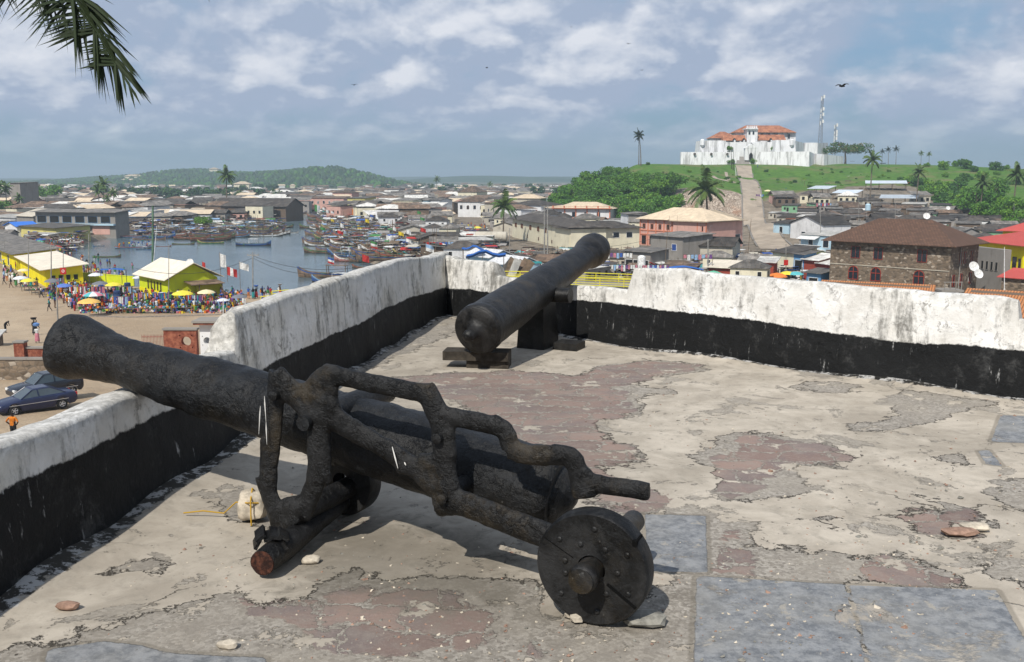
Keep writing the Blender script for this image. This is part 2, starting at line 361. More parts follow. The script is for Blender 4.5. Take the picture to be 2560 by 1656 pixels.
def m_floor():
    m, h, b = mat('terrace_floor', (.4, .38, .34), .9, .2)
    geo = h.node('ShaderNodeNewGeometry').outputs['Position']
    A = lambda k: h.node('ShaderNodeAttribute', attribute_name=k).outputs['Fac']
    ex, sb, rz = A('expo'), A('slab'), A('redz')
    n = h.noise(geo, 2.6, 8, .65, .3); nm = h.noise(geo, 9, 8, .7, .5); nf = h.noise(geo, 60, 6, .8); nb = h.noise(geo, .7, 3, .5)
    # beige plaster skin
    pl = h.mix(h.step(n, .3, .7), (.365, .32, .26), (.54, .482, .40))
    pl = h.mix(h.math('MULTIPLY', h.step(nm, .48, .72), .6), pl, (.23, .21, .175)); pl = h.mix(h.math('MULTIPLY', h.step(h.noise(geo, 1.3, 7, .7, .6), .46, .62), .5), pl, (.27, .235, .19))
    pl = h.mix(h.math('MULTIPLY', h.step(nf, .60, .72), .55), pl, (.15, .13, .11)); pl = h.mix(h.math('MULTIPLY', h.step(h.noise(geo, 90, 5, .8), .58, .68), .4), pl, (.56, .52, .46))
    # exposed gravel bed
    v = h.vor(geo, 75, 'F1', 1); vs = h.node('ShaderNodeSeparateColor', {0: v}).outputs[0]
    gr = h.mix(vs, (.19, .17, .145), (.42, .385, .335)); gr = h.mix(h.math('MULTIPLY', h.step(h.noise(geo, 1.9, 7, .7), .42, .60), .55), gr, (.33, .295, .245))
    gr = h.mix(h.step(h.noise(geo, 130, 3, .8), .63, .72), gr, (.62, .60, .56))
    gr = h.mix(h.math('MULTIPLY', h.step(nm, .42, .68), .6), gr, (.23, .205, .175))
    # red-violet flagstones in the bed
    wp = h.node('ShaderNodeVectorMath', {0: geo, 1: h.scale(h.noise(geo, 3.5, 5, .65, 0, 1), (.40, .40, 0))}, operation='ADD').outputs[0]
    wp2 = h.node('ShaderNodeVectorMath', {0: geo, 1: h.scale(h.noise(geo, 2.6, 7, .72, 0, 1), (.50, .42, 0))}, operation='ADD').outputs[0]
    bk = h.node('ShaderNodeTexBrick', {'Vector': wp2, 'Color1': (0, 0, 0), 'Color2': (1, 1, 1), 'Mortar': (.5, .5, .5), 'Scale': 1.0, 'Mortar Size': .022, 'Mortar Smooth': 1.0, 'Brick Width': .30, 'Row Height': .19})
    ve = h.math('MULTIPLY', h.math('SUBTRACT', 1.0, bk.outputs[1]), .12); vc = h.node('ShaderNodeSeparateColor', {0: bk.outputs[0]})
    red = h.mix(vc.outputs[0], (.185, .130, .115), (.29, .205, .172)); red = h.mix(h.math('MULTIPLY', h.step(n, .45, .62), .6), red, (.165, .145, .145))
    red = h.mix(h.math('MULTIPLY', h.step(nm, .45, .70), .6), red, (.29, .25, .215)); red = h.mix(h.math('MULTIPLY', h.step(nf, .48, .75), .6), red, (.36, .31, .27))
    isred = h.math('MULTIPLY', h.step(h.math('ADD', ve, h.math('MULTIPLY', h.math('SUBTRACT', nm, .5), .30)), .035, .075),
                   h.step(h.math('ADD', h.math('ADD', h.math('MULTIPLY', h.math('SUBTRACT', n, .5), .5), rz), h.math('MULTIPLY', vc.outputs[1], .06)), .02, .045))
    bed = h.mix(isred, gr, red)
    # ragged edge of plaster
    edge = h.math('ADD', ex, h.math('ADD', h.math('MULTIPLY', h.math('SUBTRACT', n, .5), .50), h.math('ADD', h.math('MULTIPLY', h.math('SUBTRACT', nm, .5), .34), h.math('MULTIPLY', h.math('SUBTRACT', nf, .5), .05))))
    isl = h.step(edge, -.006, .006)
    # stray flakes of surviving plaster / missing plaster
    isl = h.math('MAXIMUM', h.math('SUBTRACT', isl, h.math('MULTIPLY', h.step(h.noise(geo, 3.6, 8, .65), .59, .61), 1.0)), h.step(h.noise(geo, 4.7, 8, .68, .6), .655, .675), clamp=True)
    isl = h.math('MAXIMUM', isl, h.math('MULTIPLY', h.step(h.noise(geo, 1.9, 9, .68, .4), .585, .60), .85))
    isl = h.math('MAXIMUM', isl, h.math('MULTIPLY', h.step(h.noise(geo, 11, 6, .7, .3), .635, .66), .8))
    c = h.mix(isl, pl, bed)
    # thin crack line along the lip, only on some stretches
    crack = h.math('MULTIPLY', h.math('MULTIPLY', h.step(edge, -.010, -.002), h.step(edge, .011, .003)), h.step(h.noise(geo, 1.7, 3, .5), .38, .50))
    hair = h.math('MULTIPLY', h.math('MULTIPLY', h.step(h.vor(wp, 1.15, 'DISTANCE_TO_EDGE'), .008, .002), h.step(nb, .56, .64)), h.math('SUBTRACT', 1.0, isl))
    c = h.mix(h.math('MAXIMUM', h.math('MULTIPLY', crack, .9), h.math('MULTIPLY', hair, .75)), c, (.045, .038, .03))
    # blue-grey slabs
    ns = h.noise(geo, 14, 7, .75)
    sl_ = h.mix(h.step(ns, .36, .64), (.118, .130, .147), (.268, .277, .288)); sl_ = h.mix(h.math('MULTIPLY', h.step(h.noise(geo, 1.6, 6, .7), .42, .62), .4), sl_, (.27, .26, .235))
    sl_ = h.mix(h.math('MULTIPLY', h.step(nf, .60, .74), .6), sl_, (.44, .44, .42)); sl_ = h.mix(h.math('MULTIPLY', h.step(h.noise(geo, 34, 6, .8), .50, .66), .45), sl_, (.33, .33, .32))
    sl_ = h.mix(h.math('MULTIPLY', h.step(h.noise(geo, 5.5, 7, .7, .5), .60, .64), .75), sl_, (.36, .33, .28))
    iss = h.step(h.math('ADD', sb, h.math('ADD', h.math('MULTIPLY', h.math('SUBTRACT', nm, .5), .03), h.math('MULTIPLY', h.math('SUBTRACT', nf, .5), .012))), .002, .008)
    iss = h.math('MULTIPLY', iss, h.math('SUBTRACT', 1.0, h.math('MULTIPLY', h.step(h.noise(geo, 2.4, 9, .72, .5), .56, .63), .8)))
    gap = h.math('MULTIPLY', h.step(sb, -.022, -.01), h.math('SUBTRACT', 1.0, iss))
    gap = h.math('MULTIPLY', gap, h.step(sb, .012, 0.0))
    c = h.mix(h.math('MULTIPLY', gap, .55), c, (.16, .14, .11)); c = h.mix(iss, c, sl_)
    # dark iron-stained ground below the gun, black tar drips along the wall foot
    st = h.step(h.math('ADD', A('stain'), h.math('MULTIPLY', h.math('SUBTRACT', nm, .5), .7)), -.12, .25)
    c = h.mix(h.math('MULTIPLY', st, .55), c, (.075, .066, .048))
    wf = h.math('ADD', A('foot'), h.math('MULTIPLY', h.math('SUBTRACT', nm, .5), .22))
    c = h.mix(h.step(wf, .095, .075), c, h.mix(h.step(h.noise(geo, 13, 6, .75), .50, .56), (.014, .014, .014), (.46, .45, .43)))
    sp = h.step(h.noise(geo, 24, 4, .7), .70, .73)
    c = h.mix(h.math('MULTIPLY', sp, .7), c, (.07, .06, .05)); c = h.mix(h.math('MULTIPLY', h.step(h.noise(geo, .55, 6, .6), .44, .62), .28), c, h.mix(.5, c, (.10, .09, .07)))
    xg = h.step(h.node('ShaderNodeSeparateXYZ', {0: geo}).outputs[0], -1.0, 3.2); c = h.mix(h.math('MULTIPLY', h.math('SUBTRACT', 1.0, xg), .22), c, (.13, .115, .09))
    h.l.new(c, b.inputs['Base Color'])
    hh = h.math('MULTIPLY', h.math('SUBTRACT', 1.0, h.math('MULTIPLY', isl, h.math('SUBTRACT', 1.0, h.math('MULTIPLY', isred, .6)))), .55)
    hh = h.math('ADD', hh, h.math('MULTIPLY', nf, h.math('ADD', .03, h.math('MULTIPLY', isl, .16))))
    hh = h.math('SUBTRACT', hh, h.math('MULTIPLY', h.math('MAXIMUM', crack, hair), .7)); hh = h.math('ADD', hh, h.math('MULTIPLY', n, .5)); hh = h.math('ADD', h.math('MULTIPLY', hh, h.math('SUBTRACT', 1.0, iss)), h.math('MULTIPLY', h.math('ADD', h.math('MULTIPLY', ns, .25), .45), iss))
    bump(h, b, hh, .8, .022)
m_floor()
fx = np.concatenate([np.linspace(-3.5, -2.4, 8)[:-1], np.arange(-2.4, 4.4, .026), np.linspace(4.4, 12, 30)])
fy = np.concatenate([np.linspace(-7, 1.6, 40)[:-1], np.arange(1.6, 11.9, .026)])
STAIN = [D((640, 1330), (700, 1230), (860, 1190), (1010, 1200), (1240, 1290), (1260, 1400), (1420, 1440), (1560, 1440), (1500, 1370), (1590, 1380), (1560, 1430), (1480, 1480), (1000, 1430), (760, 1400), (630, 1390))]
FOOTP = [[Vector(p) for p in BASE_L[::-1]]+[Vector(p) for p in BASE_R[1:]]+[Vector((12, -8, 0)), Vector((-3.2, -8, 0))]]
FLOORPOLY = FOOTP
# trim the sheet to the bastion's outline plus a little under the walls
def fz(XX, YY):
    z = np.zeros(XX.shape); s_ = sdf(FOOTP, XX, YY)
    z += .035*np.exp(-((s_)/.10)**2)*(.5+.5*np.sin(XX*9+YY*5)) - np.where(s_ < -.12, .35, 0)
    return z + .006*np.sin(XX*1.7+1)*np.cos(YY*1.3)
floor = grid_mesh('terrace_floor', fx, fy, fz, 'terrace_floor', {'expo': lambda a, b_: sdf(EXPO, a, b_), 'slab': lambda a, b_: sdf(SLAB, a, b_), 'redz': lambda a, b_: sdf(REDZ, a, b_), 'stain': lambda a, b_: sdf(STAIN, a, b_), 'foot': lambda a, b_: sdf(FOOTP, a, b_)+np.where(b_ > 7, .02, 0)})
# cut away what would stick out beyond the walls
bm = bmesh.new(); bm.from_mesh(floor.data)
dl = [v for v in bm.verts if v.co.z < -.2]; bmesh.ops.delete(bm, geom=dl, context='VERTS'); bm.to_mesh(floor.data); bm.free()
tag(floor, kind='structure')

BASE_L = [BASE_L[0]-(BASE_L[2]-BASE_L[0]).normalized()*.30]+BASE_L; BASE_R = [BASE_R[0]-(BASE_R[2]-BASE_R[0]).normalized()*.30]+BASE_R
# ---------------------------------------------------------------- parapets
def vplane_pt(px, py, P, d):
    """intersection of the pixel's ray with the vertical plane through P along d"""
    r = ray(px, py); n = Vector((-d.y, d.x, 0)); o = Vector((0, 0, CAMZ))
    t = n.dot(Vector((P[0], P[1], 0))-o)/n.dot(r)
    return o+r*t
def path_at(path, s):
    for i in range(len(path)-1):
        L = (path[i+1]-path[i]).length
        if s <= L or i == len(path)-2: return path[i]+(path[i+1]-path[i])*(s/L)
        s -= L
def path_len(path): return sum((path[i+1]-path[i]).length for i in range(len(path)-1))
def s_of_px(path, px):
    lo, hi = .3, path_len(path)-5.9
    best = min((abs(proj(path_at(path, t))[0]-px), t) for t in np.linspace(lo, hi, 1500))
    return best[1]
def height_over(path, px, py):
    s = s_of_px(path, px); p = path_at(path, s)
    r = ray(px, py); t = p.y/r.y
    return s, CAMZ+r.z*t
def parapet(name, path, side, tops, bands, label, mt, thick=.27, batter=.05):
    """tops / bands: lists of (px, py) read on the inner face; a repeated px makes a step"""
    T = [height_over(path, *q) for q in tops]; B = [height_over(path, *q) for q in bands]; T = [(0, T[0][1])]+T; B = [(0, B[0][1])]+B
    L = path_len(path); T.append((L, T[-1][1])); B.append((L, B[-1][1]))
    for i in range(1, len(T)):
        if T[i][0] <= T[i-1][0]+.001: T[i] = (T[i-1][0]+.035, T[i][1])
    ss = sorted(set(list(np.arange(0, L, .04))+[t[0] for t in T]+[L]))
    tz = lambda s: float(np.interp(s, [t[0] for t in T], [t[1] for t in T])); bz = lambda s: float(np.interp(s, [t[0] for t in B], [t[1] for t in B]))
    prof_n = 0; vs = []; hb = []; td = []
    for s in ss:
        p = path_at(path, s); q = path_at(path, min(L, s+.15)); q0 = path_at(path, max(0, s-.15)); d = (q-q0).normalized()
        n = Vector((-d.y, d.x, 0))*side      # outward
        zt = tz(s); zb = bz(s); row = []
        k = 14
        for i in range(k+1):                 # inner face
            f = i/k; z = -.03+(zt-.02+.03)*f; row.append((p+n*(batter*f), z, zt-z))
        lo_ = min(tz(max(0, s-.30)), tz(min(L, s+.30)), tz(max(0, s-.15)), tz(min(L, s+.15))); dz_ = max(0, zt-lo_)*.9
        ro_ = lambda f: -dz_*f
        row += [(p+n*(batter+.012), zt-.006, .01), (p+n*(batter+.035), zt, 0), (p+n*(batter+.10), zt-.004+ro_(.12), 0), (p+n*(batter+.17), zt-.016+ro_(.45), 0), (p+n*(thick-.03), zt-.034+ro_(.85), 0), (p+n*thick, zt-.06+ro_(1), .02),
                (p+n*(thick+.02), zt-.3-dz_*.5, .3), (p+n*(thick+.3), -3.0, 3), (p+n*(thick+1.3), -13.5, 9)]
        for (c, z, tdv) in row:
            amp = .010 if z > -1 else 0
            nz = noise.noise(Vector((c.x*2.2, c.y*2.2, z*3)))*amp*1.6+noise.noise(Vector((c.x*9, c.y*9, z*9)))*amp*.6
            vs.append((c.x+n.x*nz, c.y+n.y*nz, z+(nz*.8 if tdv < .05 else 0))); hb.append(z-zb if tdv < 1 else 1.0); td.append(tdv)
        prof_n = len(row)
    fs = []
    for i in range(len(ss)-1):
        for j in range(prof_n-1):
            a = i*prof_n+j; fs.append((a, a+1, a+prof_n+1, a+prof_n))
    me = bpy.data.meshes.new(name); me.from_pydata(vs, [], fs)
    for nm, dat in (('hb', hb), ('topd', td)):
        a = me.attributes.new(nm, 'FLOAT', 'POINT'); a.data.foreach_set('value', dat)
    bm = bmesh.new(); bm.from_mesh(me); bmesh.ops.recalc_face_normals(bm, faces=bm.faces); bm.to_mesh(me); bm.free()
    me.polygons.foreach_set('use_smooth', [True]*len(me.polygons)); me.set_sharp_from_angle(angle=rad(50)); me.materials.append(MAT[mt])
    o = bpy.data.objects.new(name, me); COL.objects.link(o); tag(o, label, 'wall')
    return o
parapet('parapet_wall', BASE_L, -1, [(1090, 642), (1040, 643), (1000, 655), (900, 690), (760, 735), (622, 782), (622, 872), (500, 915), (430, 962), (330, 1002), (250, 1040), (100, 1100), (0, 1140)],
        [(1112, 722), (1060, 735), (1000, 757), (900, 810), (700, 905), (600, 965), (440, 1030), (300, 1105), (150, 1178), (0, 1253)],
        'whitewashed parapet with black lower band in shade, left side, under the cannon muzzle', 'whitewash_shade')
parapet('parapet_wall', BASE_R, 1, [(1085, 641), (1130, 648), (1222, 655), (1222, 688), (1300, 702), (1440, 717), (1558, 727), (1574, 670), (1700, 672), (1800, 690), (1950, 702), (2100, 715), (2300, 732), (2480, 745), (2522, 752), (2528, 800), (2560, 806)],
        [(1112, 722), (1180, 725), (1250, 737), (1430, 752), (1620, 772), (1800, 792), (2000, 822), (2200, 850), (2400, 866), (2560, 880)],
        'sunlit white parapet wall with black lower band, right side, behind the second cannon', 'whitewash_lit')

# ---------------------------------------------------------------- cannons
def barrel_mesh(B, M, prof, n=64, amp=.006, seed=0.0, bore=.055, mi=0):
    """barrel as one lathe with corroded surface; prof = (fraction from breech, radius)"""
    B, M = Vector(B), Vector(M); L = (M-B).length; d = (M-B).normalized()
    xs = [p[0] for p in prof]; rs = [p[1] for p in prof]
    st = sorted(set(list(np.linspace(0, 1, 130))+xs)); mb = MB()
    a = d.cross(Vector((0, 0, 1))).normalized(); bb = d.cross(a); vs = []; fs = []
    rows = [(0.0, .002)]+[(0.0, rs[0]*.5), (0.0, rs[0]*.93)]+[(f*L, float(np.interp(f, xs, rs))) for f in st]+[(L, rs[-1]*.85), (L, bore), (L-.45, bore*.95), (L-.45, .002)]
    for (t, r) in rows:
        for k in range(n):
            th = 2*math.pi*k/n; e = a*math.cos(th)+bb*math.sin(th); p = B+d*t+e*r
            if r > .06:
                q = p*7+Vector((seed, 0, 0)); dn = noise.noise(q)*amp+noise.noise(q*3.2)*amp*.55+noise.noise(q*8)*amp*.3
                p = p+e*dn
            vs.append(p)
    for i in range(len(rows)-1):
        for k in range(n):
            k2 = (k+1) % n; fs.append((i*n+k, i*n+k2, (i+1)*n+k2, (i+1)*n+k))
    mb.add(vs, fs, mi)
    return mb
def remesh(o, vox, smooth=2):
    md = o.modifiers.new('r', 'REMESH'); md.mode = 'VOXEL'; md.voxel_size = vox; md.use_smooth_shade = True
    if smooth:
        m2 = o.modifiers.new('s', 'SMOOTH'); m2.iterations = smooth; m2.factor = .5
    dg = bpy.context.evaluated_depsgraph_get(); me = bpy.data.meshes.new_from_object(o.evaluated_get(dg), depsgraph=dg)
    old = o.data; o.modifiers.clear(); o.data = me
    if not me.materials:
        for m in old.materials: me.materials.append(m)
    return o
def roughen(o, amp, fr, seed=0):
    me = o.data; n = len(me.vertices); co = np.empty(n*3, np.float32); me.vertices.foreach_get('co', co); no = np.empty(n*3, np.float32); me.vertex_normals.foreach_get('vector', no)
    co = co.reshape(-1, 3); no = no.reshape(-1, 3)
    for i in range(n):
        q = Vector(co[i]*fr)+Vector((seed, seed, 0)); dn = noise.noise(q)*amp+noise.noise(q*2.7)*amp*.5
        co[i] += no[i]*dn
    me.vertices.foreach_set('co', co.ravel()); me.update()
AX = Vector((-.917, .40, 0)).normalized(); NX = Vector((.40, .917, 0)).normalized()
gun = empty('cannon', (-.6, 4.1, 0), label='corroded black iron cannon on a low iron carriage, nearest, muzzle over the left parapet', cat='cannon')
B1 = Vector((.20, 3.83, .295)); M1 = Vector((-2.30, 4.92, .735))
mb = barrel_mesh(local(B1, gun), local(M1, gun), [(0, .168), (.012, .186), (.05, .186), (.06, .176), (.30, .170), (.36, .165), (.37, .170), (.39, .170), (.40, .160), (.62, .148), (.66, .150), (.80, .130), (.86, .124), (.91, .128), (.955, .150), (.985, .172), (1.0, .170)], amp=.009)
mb.build('barrel', 'old_iron', gun, smooth='all')
cz = B1+(B1-M1).normalized()*.0
mb = MB(); dB = (B1-M1).normalized(); mb.lathe(local(B1, gun), dB, [(-.02, .15), (.02, .12), (.04, .07), (.06, .05), (.075, .02)], 20)
mb.build('breech_knob', 'old_iron', gun, smooth='all')
# trunnions
def axpt(s): return B1+(M1-B1).normalized()*s
PC = Vector((-.90, 3.96, 0))
def ck(px, py): return vplane_pt(px, py, PC, AX)
LINES = [([(694, 938), (685, 1035), (677, 1133), (671, 1211), (682, 1262), (727, 1292), (763, 1268), (790, 1205), (797, 1133), (792, 1078), (778, 1030), (750, 995), (715, 972), (696, 945)], .034),
         ([(727, 1300), (742, 1318)], .06), ([(690, 1270), (727, 1296), (765, 1270)], .047), ([(797, 1200), (799, 1133), (797, 1070)], .043), ([(760, 1010), (800, 1045), (830, 1010), (800, 980)], .042),
         ([(694, 930), (712, 948), (730, 965), (751, 978), (778, 972), (797, 952), (806, 938), (825, 931)], .026), ([(694, 935), (720, 975), (755, 1000), (790, 985), (815, 960), (822, 940)], .036),
         ([(822, 936), (845, 937), (872, 946), (950, 963), (1027, 977), (1062, 984)], .030), ([(1062, 984), (1080, 1000), (1092, 1035), (1102, 1063), (1110, 1100), (1114, 1140), (1116, 1191), (1120, 1240)], .036),
         ([(822, 938), (826, 975), (824, 1010), (820, 1040)], .030), ([(794, 1043), (852, 1050), (911, 1094), (989, 1140), (1066, 1191), (1116, 1240)], .033), ([(989, 1140), (1066, 1175), (1112, 1160)], .030),
         ([(1104, 1040), (1140, 1044), (1200, 1056), (1242, 1066), (1262, 1075), (1272, 1095), (1276, 1122)], .029), ([(1100, 1050), (1108, 1080), (1114, 1140)], .040),
         ([(1276, 1124), (1310, 1133), (1351, 1141), (1400, 1139), (1424, 1141), (1440, 1156), (1447, 1182), (1458, 1212), (1475, 1216)], .030), ([(1447, 1180), (1458, 1215), (1462, 1245)], .036),
         ([(1465, 1212), (1492, 1209), (1560, 1220), (1624, 1230)], .0275), ([(1095, 1262), (1128, 1258), (1169, 1262), (1242, 1290), (1333, 1329), (1400, 1352), (1480, 1385)], .040), ([(1116, 1200), (1124, 1270)], .044)]
def dense(pts, k=4):
    out = []
    n = len(pts)
    for i in range(n-1):
        p0, p1, p2, p3 = pts[max(i-1, 0)], pts[i], pts[i+1], pts[min(i+2, n-1)]
        for j in range(k):
            t = j/k; out.append(.5*((2*p1)+(p2-p0)*t+(2*p0-5*p1+4*p2-p3)*t*t+(3*p1-3*p2+p0-p3)*t**3))
    out.append(pts[-1]); return out
mb = MB(); tq = ck(776, 1052); mb.tube([local(tq-NX*.055, gun), local(tq+NX*.06, gun), local(tq+NX*.10, gun), local(tq+NX*.62, gun)], [.032, .034, .056, .056], 20); mb.build('trunnion', 'old_iron', gun, smooth=True)
mb = MB()
for pts, r in LINES:
    mb.tube([local(p, gun) for p in dense([ck(*q) for q in pts])], r*1.34, 12)
chk = mb.build('carriage_cheek', 'carriage_iron', gun)
remesh(chk, .0085, 5)
q0 = local(PC, gun); me_ = chk.data; cc = np.empty(len(me_.vertices)*3, np.float32); me_.vertices.foreach_get('co', cc); cc = cc.reshape(-1, 3); nn_ = np.array(NX[:]); dd_ = (cc-np.array(q0[:]))@nn_
cc -= np.outer(dd_*.45, nn_); me_.vertices.foreach_set('co', cc.ravel()); me_.update(); roughen(chk, .0022, 24)
mb = MB(); mb.tube([local(p+NX*.60, gun) for p in dense([ck(*q) for q in LINES[-2][0][:-2]])], .04, 12); mb.build('far_beam', 'carriage_iron', gun, smooth=True); mb = MB(); mb.tube([local(p+NX*.60, gun) for p in dense([ck(*q) for q in ((727, 1300), (740, 1250), (780, 1180))])], .045, 12)
mb.build('far_post', 'carriage_iron', gun, smooth=True)
for q in ((700, 985), (1105, 1090), (1118, 1240)):
    p = ck(*q); mb = MB(); mb.lathe(local(p, gun), -NX, [(-.01, .022), (.052, .022), (.058, .012)], 10)
    mb.build('bolt', 'carriage_iron', gun, smooth=True)
# transoms and axles
def stub(name, pts, r, m, n=20, par=gun):
    mb = MB(); mb.tube([local(p, par) for p in pts], r, n); return mb.build(name, m, par, smooth=True)
F0 = on_z(656, 1408, .072)
Fdir = (Vector((-.78, 4.47, .075))-F0).normalized()
ax1 = stub('front_axle', [F0, F0+Fdir*.16, F0+Fdir*.5, F0+Fdir*.92], [.053, .058, .046, .04], 'carriage_iron'); roughen(ax1, .004, 20)
mb = MB(); mb.lathe(local(F0, gun), -Fdir, [(-.01, .052), (.004, .050), (.006, .02)], 22); mb.build('axle_end', 'rust_face', gun, smooth=True)
# torn iron collar next to the stub
q0 = local(F0+Fdir*.14+Vector((0, 0, .05)), gun); mb = MB()
for a0 in range(6):
    t = a0/5; th = rad(150-120*t); r = .07+.012*math.sin(a0*2.1)
    mb.box(q0+Vector((r*math.cos(th)-.03, 0, -.045+r*math.sin(th))), (.045, .10+.02*(a0 % 2), .014), rot=.3, tilt=Matrix.Rotation(-(th-rad(90)), 3, 'Y'))
mb.build('axle_collar', 'carriage_iron', gun)
W0 = vplane_pt(1487, 1398, PC-NX*.13, AX); W0.z = .212
stub('rear_axle', [W0-NX*.155, W0+NX*.2, W0+NX*.50], [.045, .05, .045], 'smooth_iron')
for s_, zz in ((.55, .19), (1.15, .20)):
    p = PC-AX*s_*-1 if False else None
stub('transom', [ck(1120, 1235), ck(1120, 1235)+NX*.64], .035, 'carriage_iron'); stub('transom', [ck(735, 1290), ck(735, 1290)+NX*.64], .05, 'carriage_iron')
def truck(name, c, r, th, parent, mt, seed=0):
    c = local(c, parent); e = MB()
    root = e
    root.lathe(c+NX*th*.5, -NX, [(0, r*.25), (0, r*.94), (.012, r), (th-.012, r), (th, r*.96), (th, r*.25), (th*.3, r*.25)], 56, cap0=False, cap1=False)
    o = root.build(name, mt, parent, smooth=True)
    return o
whl = truck('wheel', W0, .212, .085, gun, 'wheel_iron')
mb = MB(); f0 = local(W0, gun)-NX*.0435
up = Vector((0, 0, 1))
for k in range(13):
    th = 2*math.pi*k/13+.2; rr = (.155 if k % 2 else .10)
    p = f0+(AX*math.cos(th)+up*math.sin(th))*rr; mb = MB(); mb.lathe(p, -NX, [(-.004, .0105), (.004, .0105), (.008, .006)], 8)
    bo = mb.build('rivet', 'wheel_iron', gun, smooth=True); bo.parent = whl
# split lines: thin seams proud of the face
simple('seam_black', (.004, .004, .004), .9, .1, .1)
for (a0, a1, wd) in ((rad(152), rad(152), .0010), (rad(-34), rad(-34), .0055)):
    e = (-AX*math.cos(a0)+up*math.sin(a0)); p0 = f0+e*.075-NX*.001; p1 = f0+e*.205-NX*.001; sdv = e.cross(NX)*wd
    mb = MB(); mb.add([p0-sdv, p1-sdv, p1+sdv, p0+sdv, p0-sdv-NX*.0015, p1-sdv-NX*.0015, p1+sdv-NX*.0015, p0+sdv-NX*.0015], [(0, 1, 2, 3), (4, 5, 6, 7), (0, 1, 5, 4), (2, 3, 7, 6)])
    sm = mb.build('seam', 'seam_black', gun); sm.parent = whl
mb = MB(); hb0 = local(W0, gun); mb.lathe(hb0, -NX, [(0, .046), (.08, .046), (.10, .052), (.135, .052), (.15, .042), (.157, .018)], 24)
hb_ = mb.build('hub', 'smooth_iron', gun, smooth='all'); roughen(hb_, .006, 25); hb_.parent = whl
w2 = truck('wheel', F0+Fdir*.80+Vector((0, 0, .10)), .17, .10, gun, 'wheel_iron')
simple('gun_bed', (.02, .02, .02))
mb = MB()
for th_ in (rad(38),):
    e_ = -AX*math.cos(th_)+up*math.sin(th_); pz = local(W0, gun)+e_*.2035-NX*.012; mb.box(tuple(pz), (.018, .07, .022), rot=math.atan2(AX.y, AX.x))
sm = mb.build('rim_notch', 'seam_black', gun); sm.parent = whl
# bird droppings: raised thin splashes on the upright
mb = MB()
for (x0, y0, x1, y1) in ((678, 985, 682, 1050), (682, 1050, 684, 1105), (668, 1010, 664, 1080)):
    a_, b_ = ck(x0, y0)-NX*.046, ck(x1, y1)-NX*.046
    mb.tube([local(a_+(b_-a_)*t, gun) for t in (0, .3, .6, 1)], [.0008, .0028, .0018, .0006], 6)
for q in ((992, 1112, 1006, 1165), (1022, 1150, 1026, 1158)):
    a_, b_ = ck(q[0], q[1])-NX*.036, ck(q[2], q[3])-NX*.036; mb.tube([local(a_, gun), local((a_+b_)/2, gun), local(b_, gun)], [.0015, .0032, .001], 6)
mb.build('bird_dropping', 'bird_white', gun, smooth=True)

gun2 = empty('cannon', (.2, 9.0, 0), label='smooth black cannon farther back, breech on a timber block, pointing over the right parapet', cat='cannon')
B2 = at_y(1192, 826, 7.86); M2 = at_y(1488, 622, 10.35)
mb = barrel_mesh(local(B2, gun2), local(M2, gun2), [(0, .200), (.008, .212), (.03, .214), (.045, .206), (.25, .198), (.30, .190), (.46, .178), (.50, .176), (.60, .160), (.80, .140), (.86, .138), (.90, .150), (.93, .172), (.975, .182), (1.0, .174)], amp=.003, seed=9)
mb.build('barrel', 'smooth_iron', gun2, smooth='all')
d2 = (B2-M2).normalized(); mb = MB(); mb.lathe(local(B2, gun2), d2, [(-.02, .205), (.004, .204), (.012, .195), (.02, .12), (.03, .085), (.06, .06), (.09, .05), (.13, .052), (.17, .048), (.19, .02)], 32)
mb.build('breech_knob', 'smooth_iron', gun2, smooth='all')
mb = MB(); h2 = d2.cross(Vector((0, 0, 1))).normalized(); T2 = B2+(M2-B2)*.47-Vector((0, 0, .07)); mb.tube([local(T2-h2*.31, gun2), local(T2+h2*.31, gun2)], .07, 24); mb.build('trunnion', 'smooth_iron', gun2, smooth=True)
mb = MB()
pb = T2.copy(); ang = math.atan2(h2.y, h2.x)
c = local(Vector((pb.x, pb.y, 0))+h2*.02, gun2); mb.box((c.x, c.y, .225), (.28, .36, .45), rot=ang, taper=.84)
c = local(Vector((pb.x, pb.y, 0))+h2*.30*(1 if h2.x > 0 else -1), gun2); mb.box((c.x, c.y, .035), (.24, .22, .07), rot=ang)
o = mb.build('pedestal', 'wheel_iron', gun2)
simple('old_timber', (.050, .042, .033), .85, .2, .4, 14)
blk = empty('timber_block', tuple(on_z(1210, 922)), 0, 'dark weathered timber chock under the breech of the farther cannon', 'timber block')
mb = MB(); mb.box((-.06, .10, .105), (.56, .22, .075), rot=-.12); mb.build('upper_beam', 'old_timber', blk)
mb = MB(); mb.box((.04, .11, .034), (.36, .2, .066), rot=-.12); mb.build('lower_beam', 'old_timber', blk)

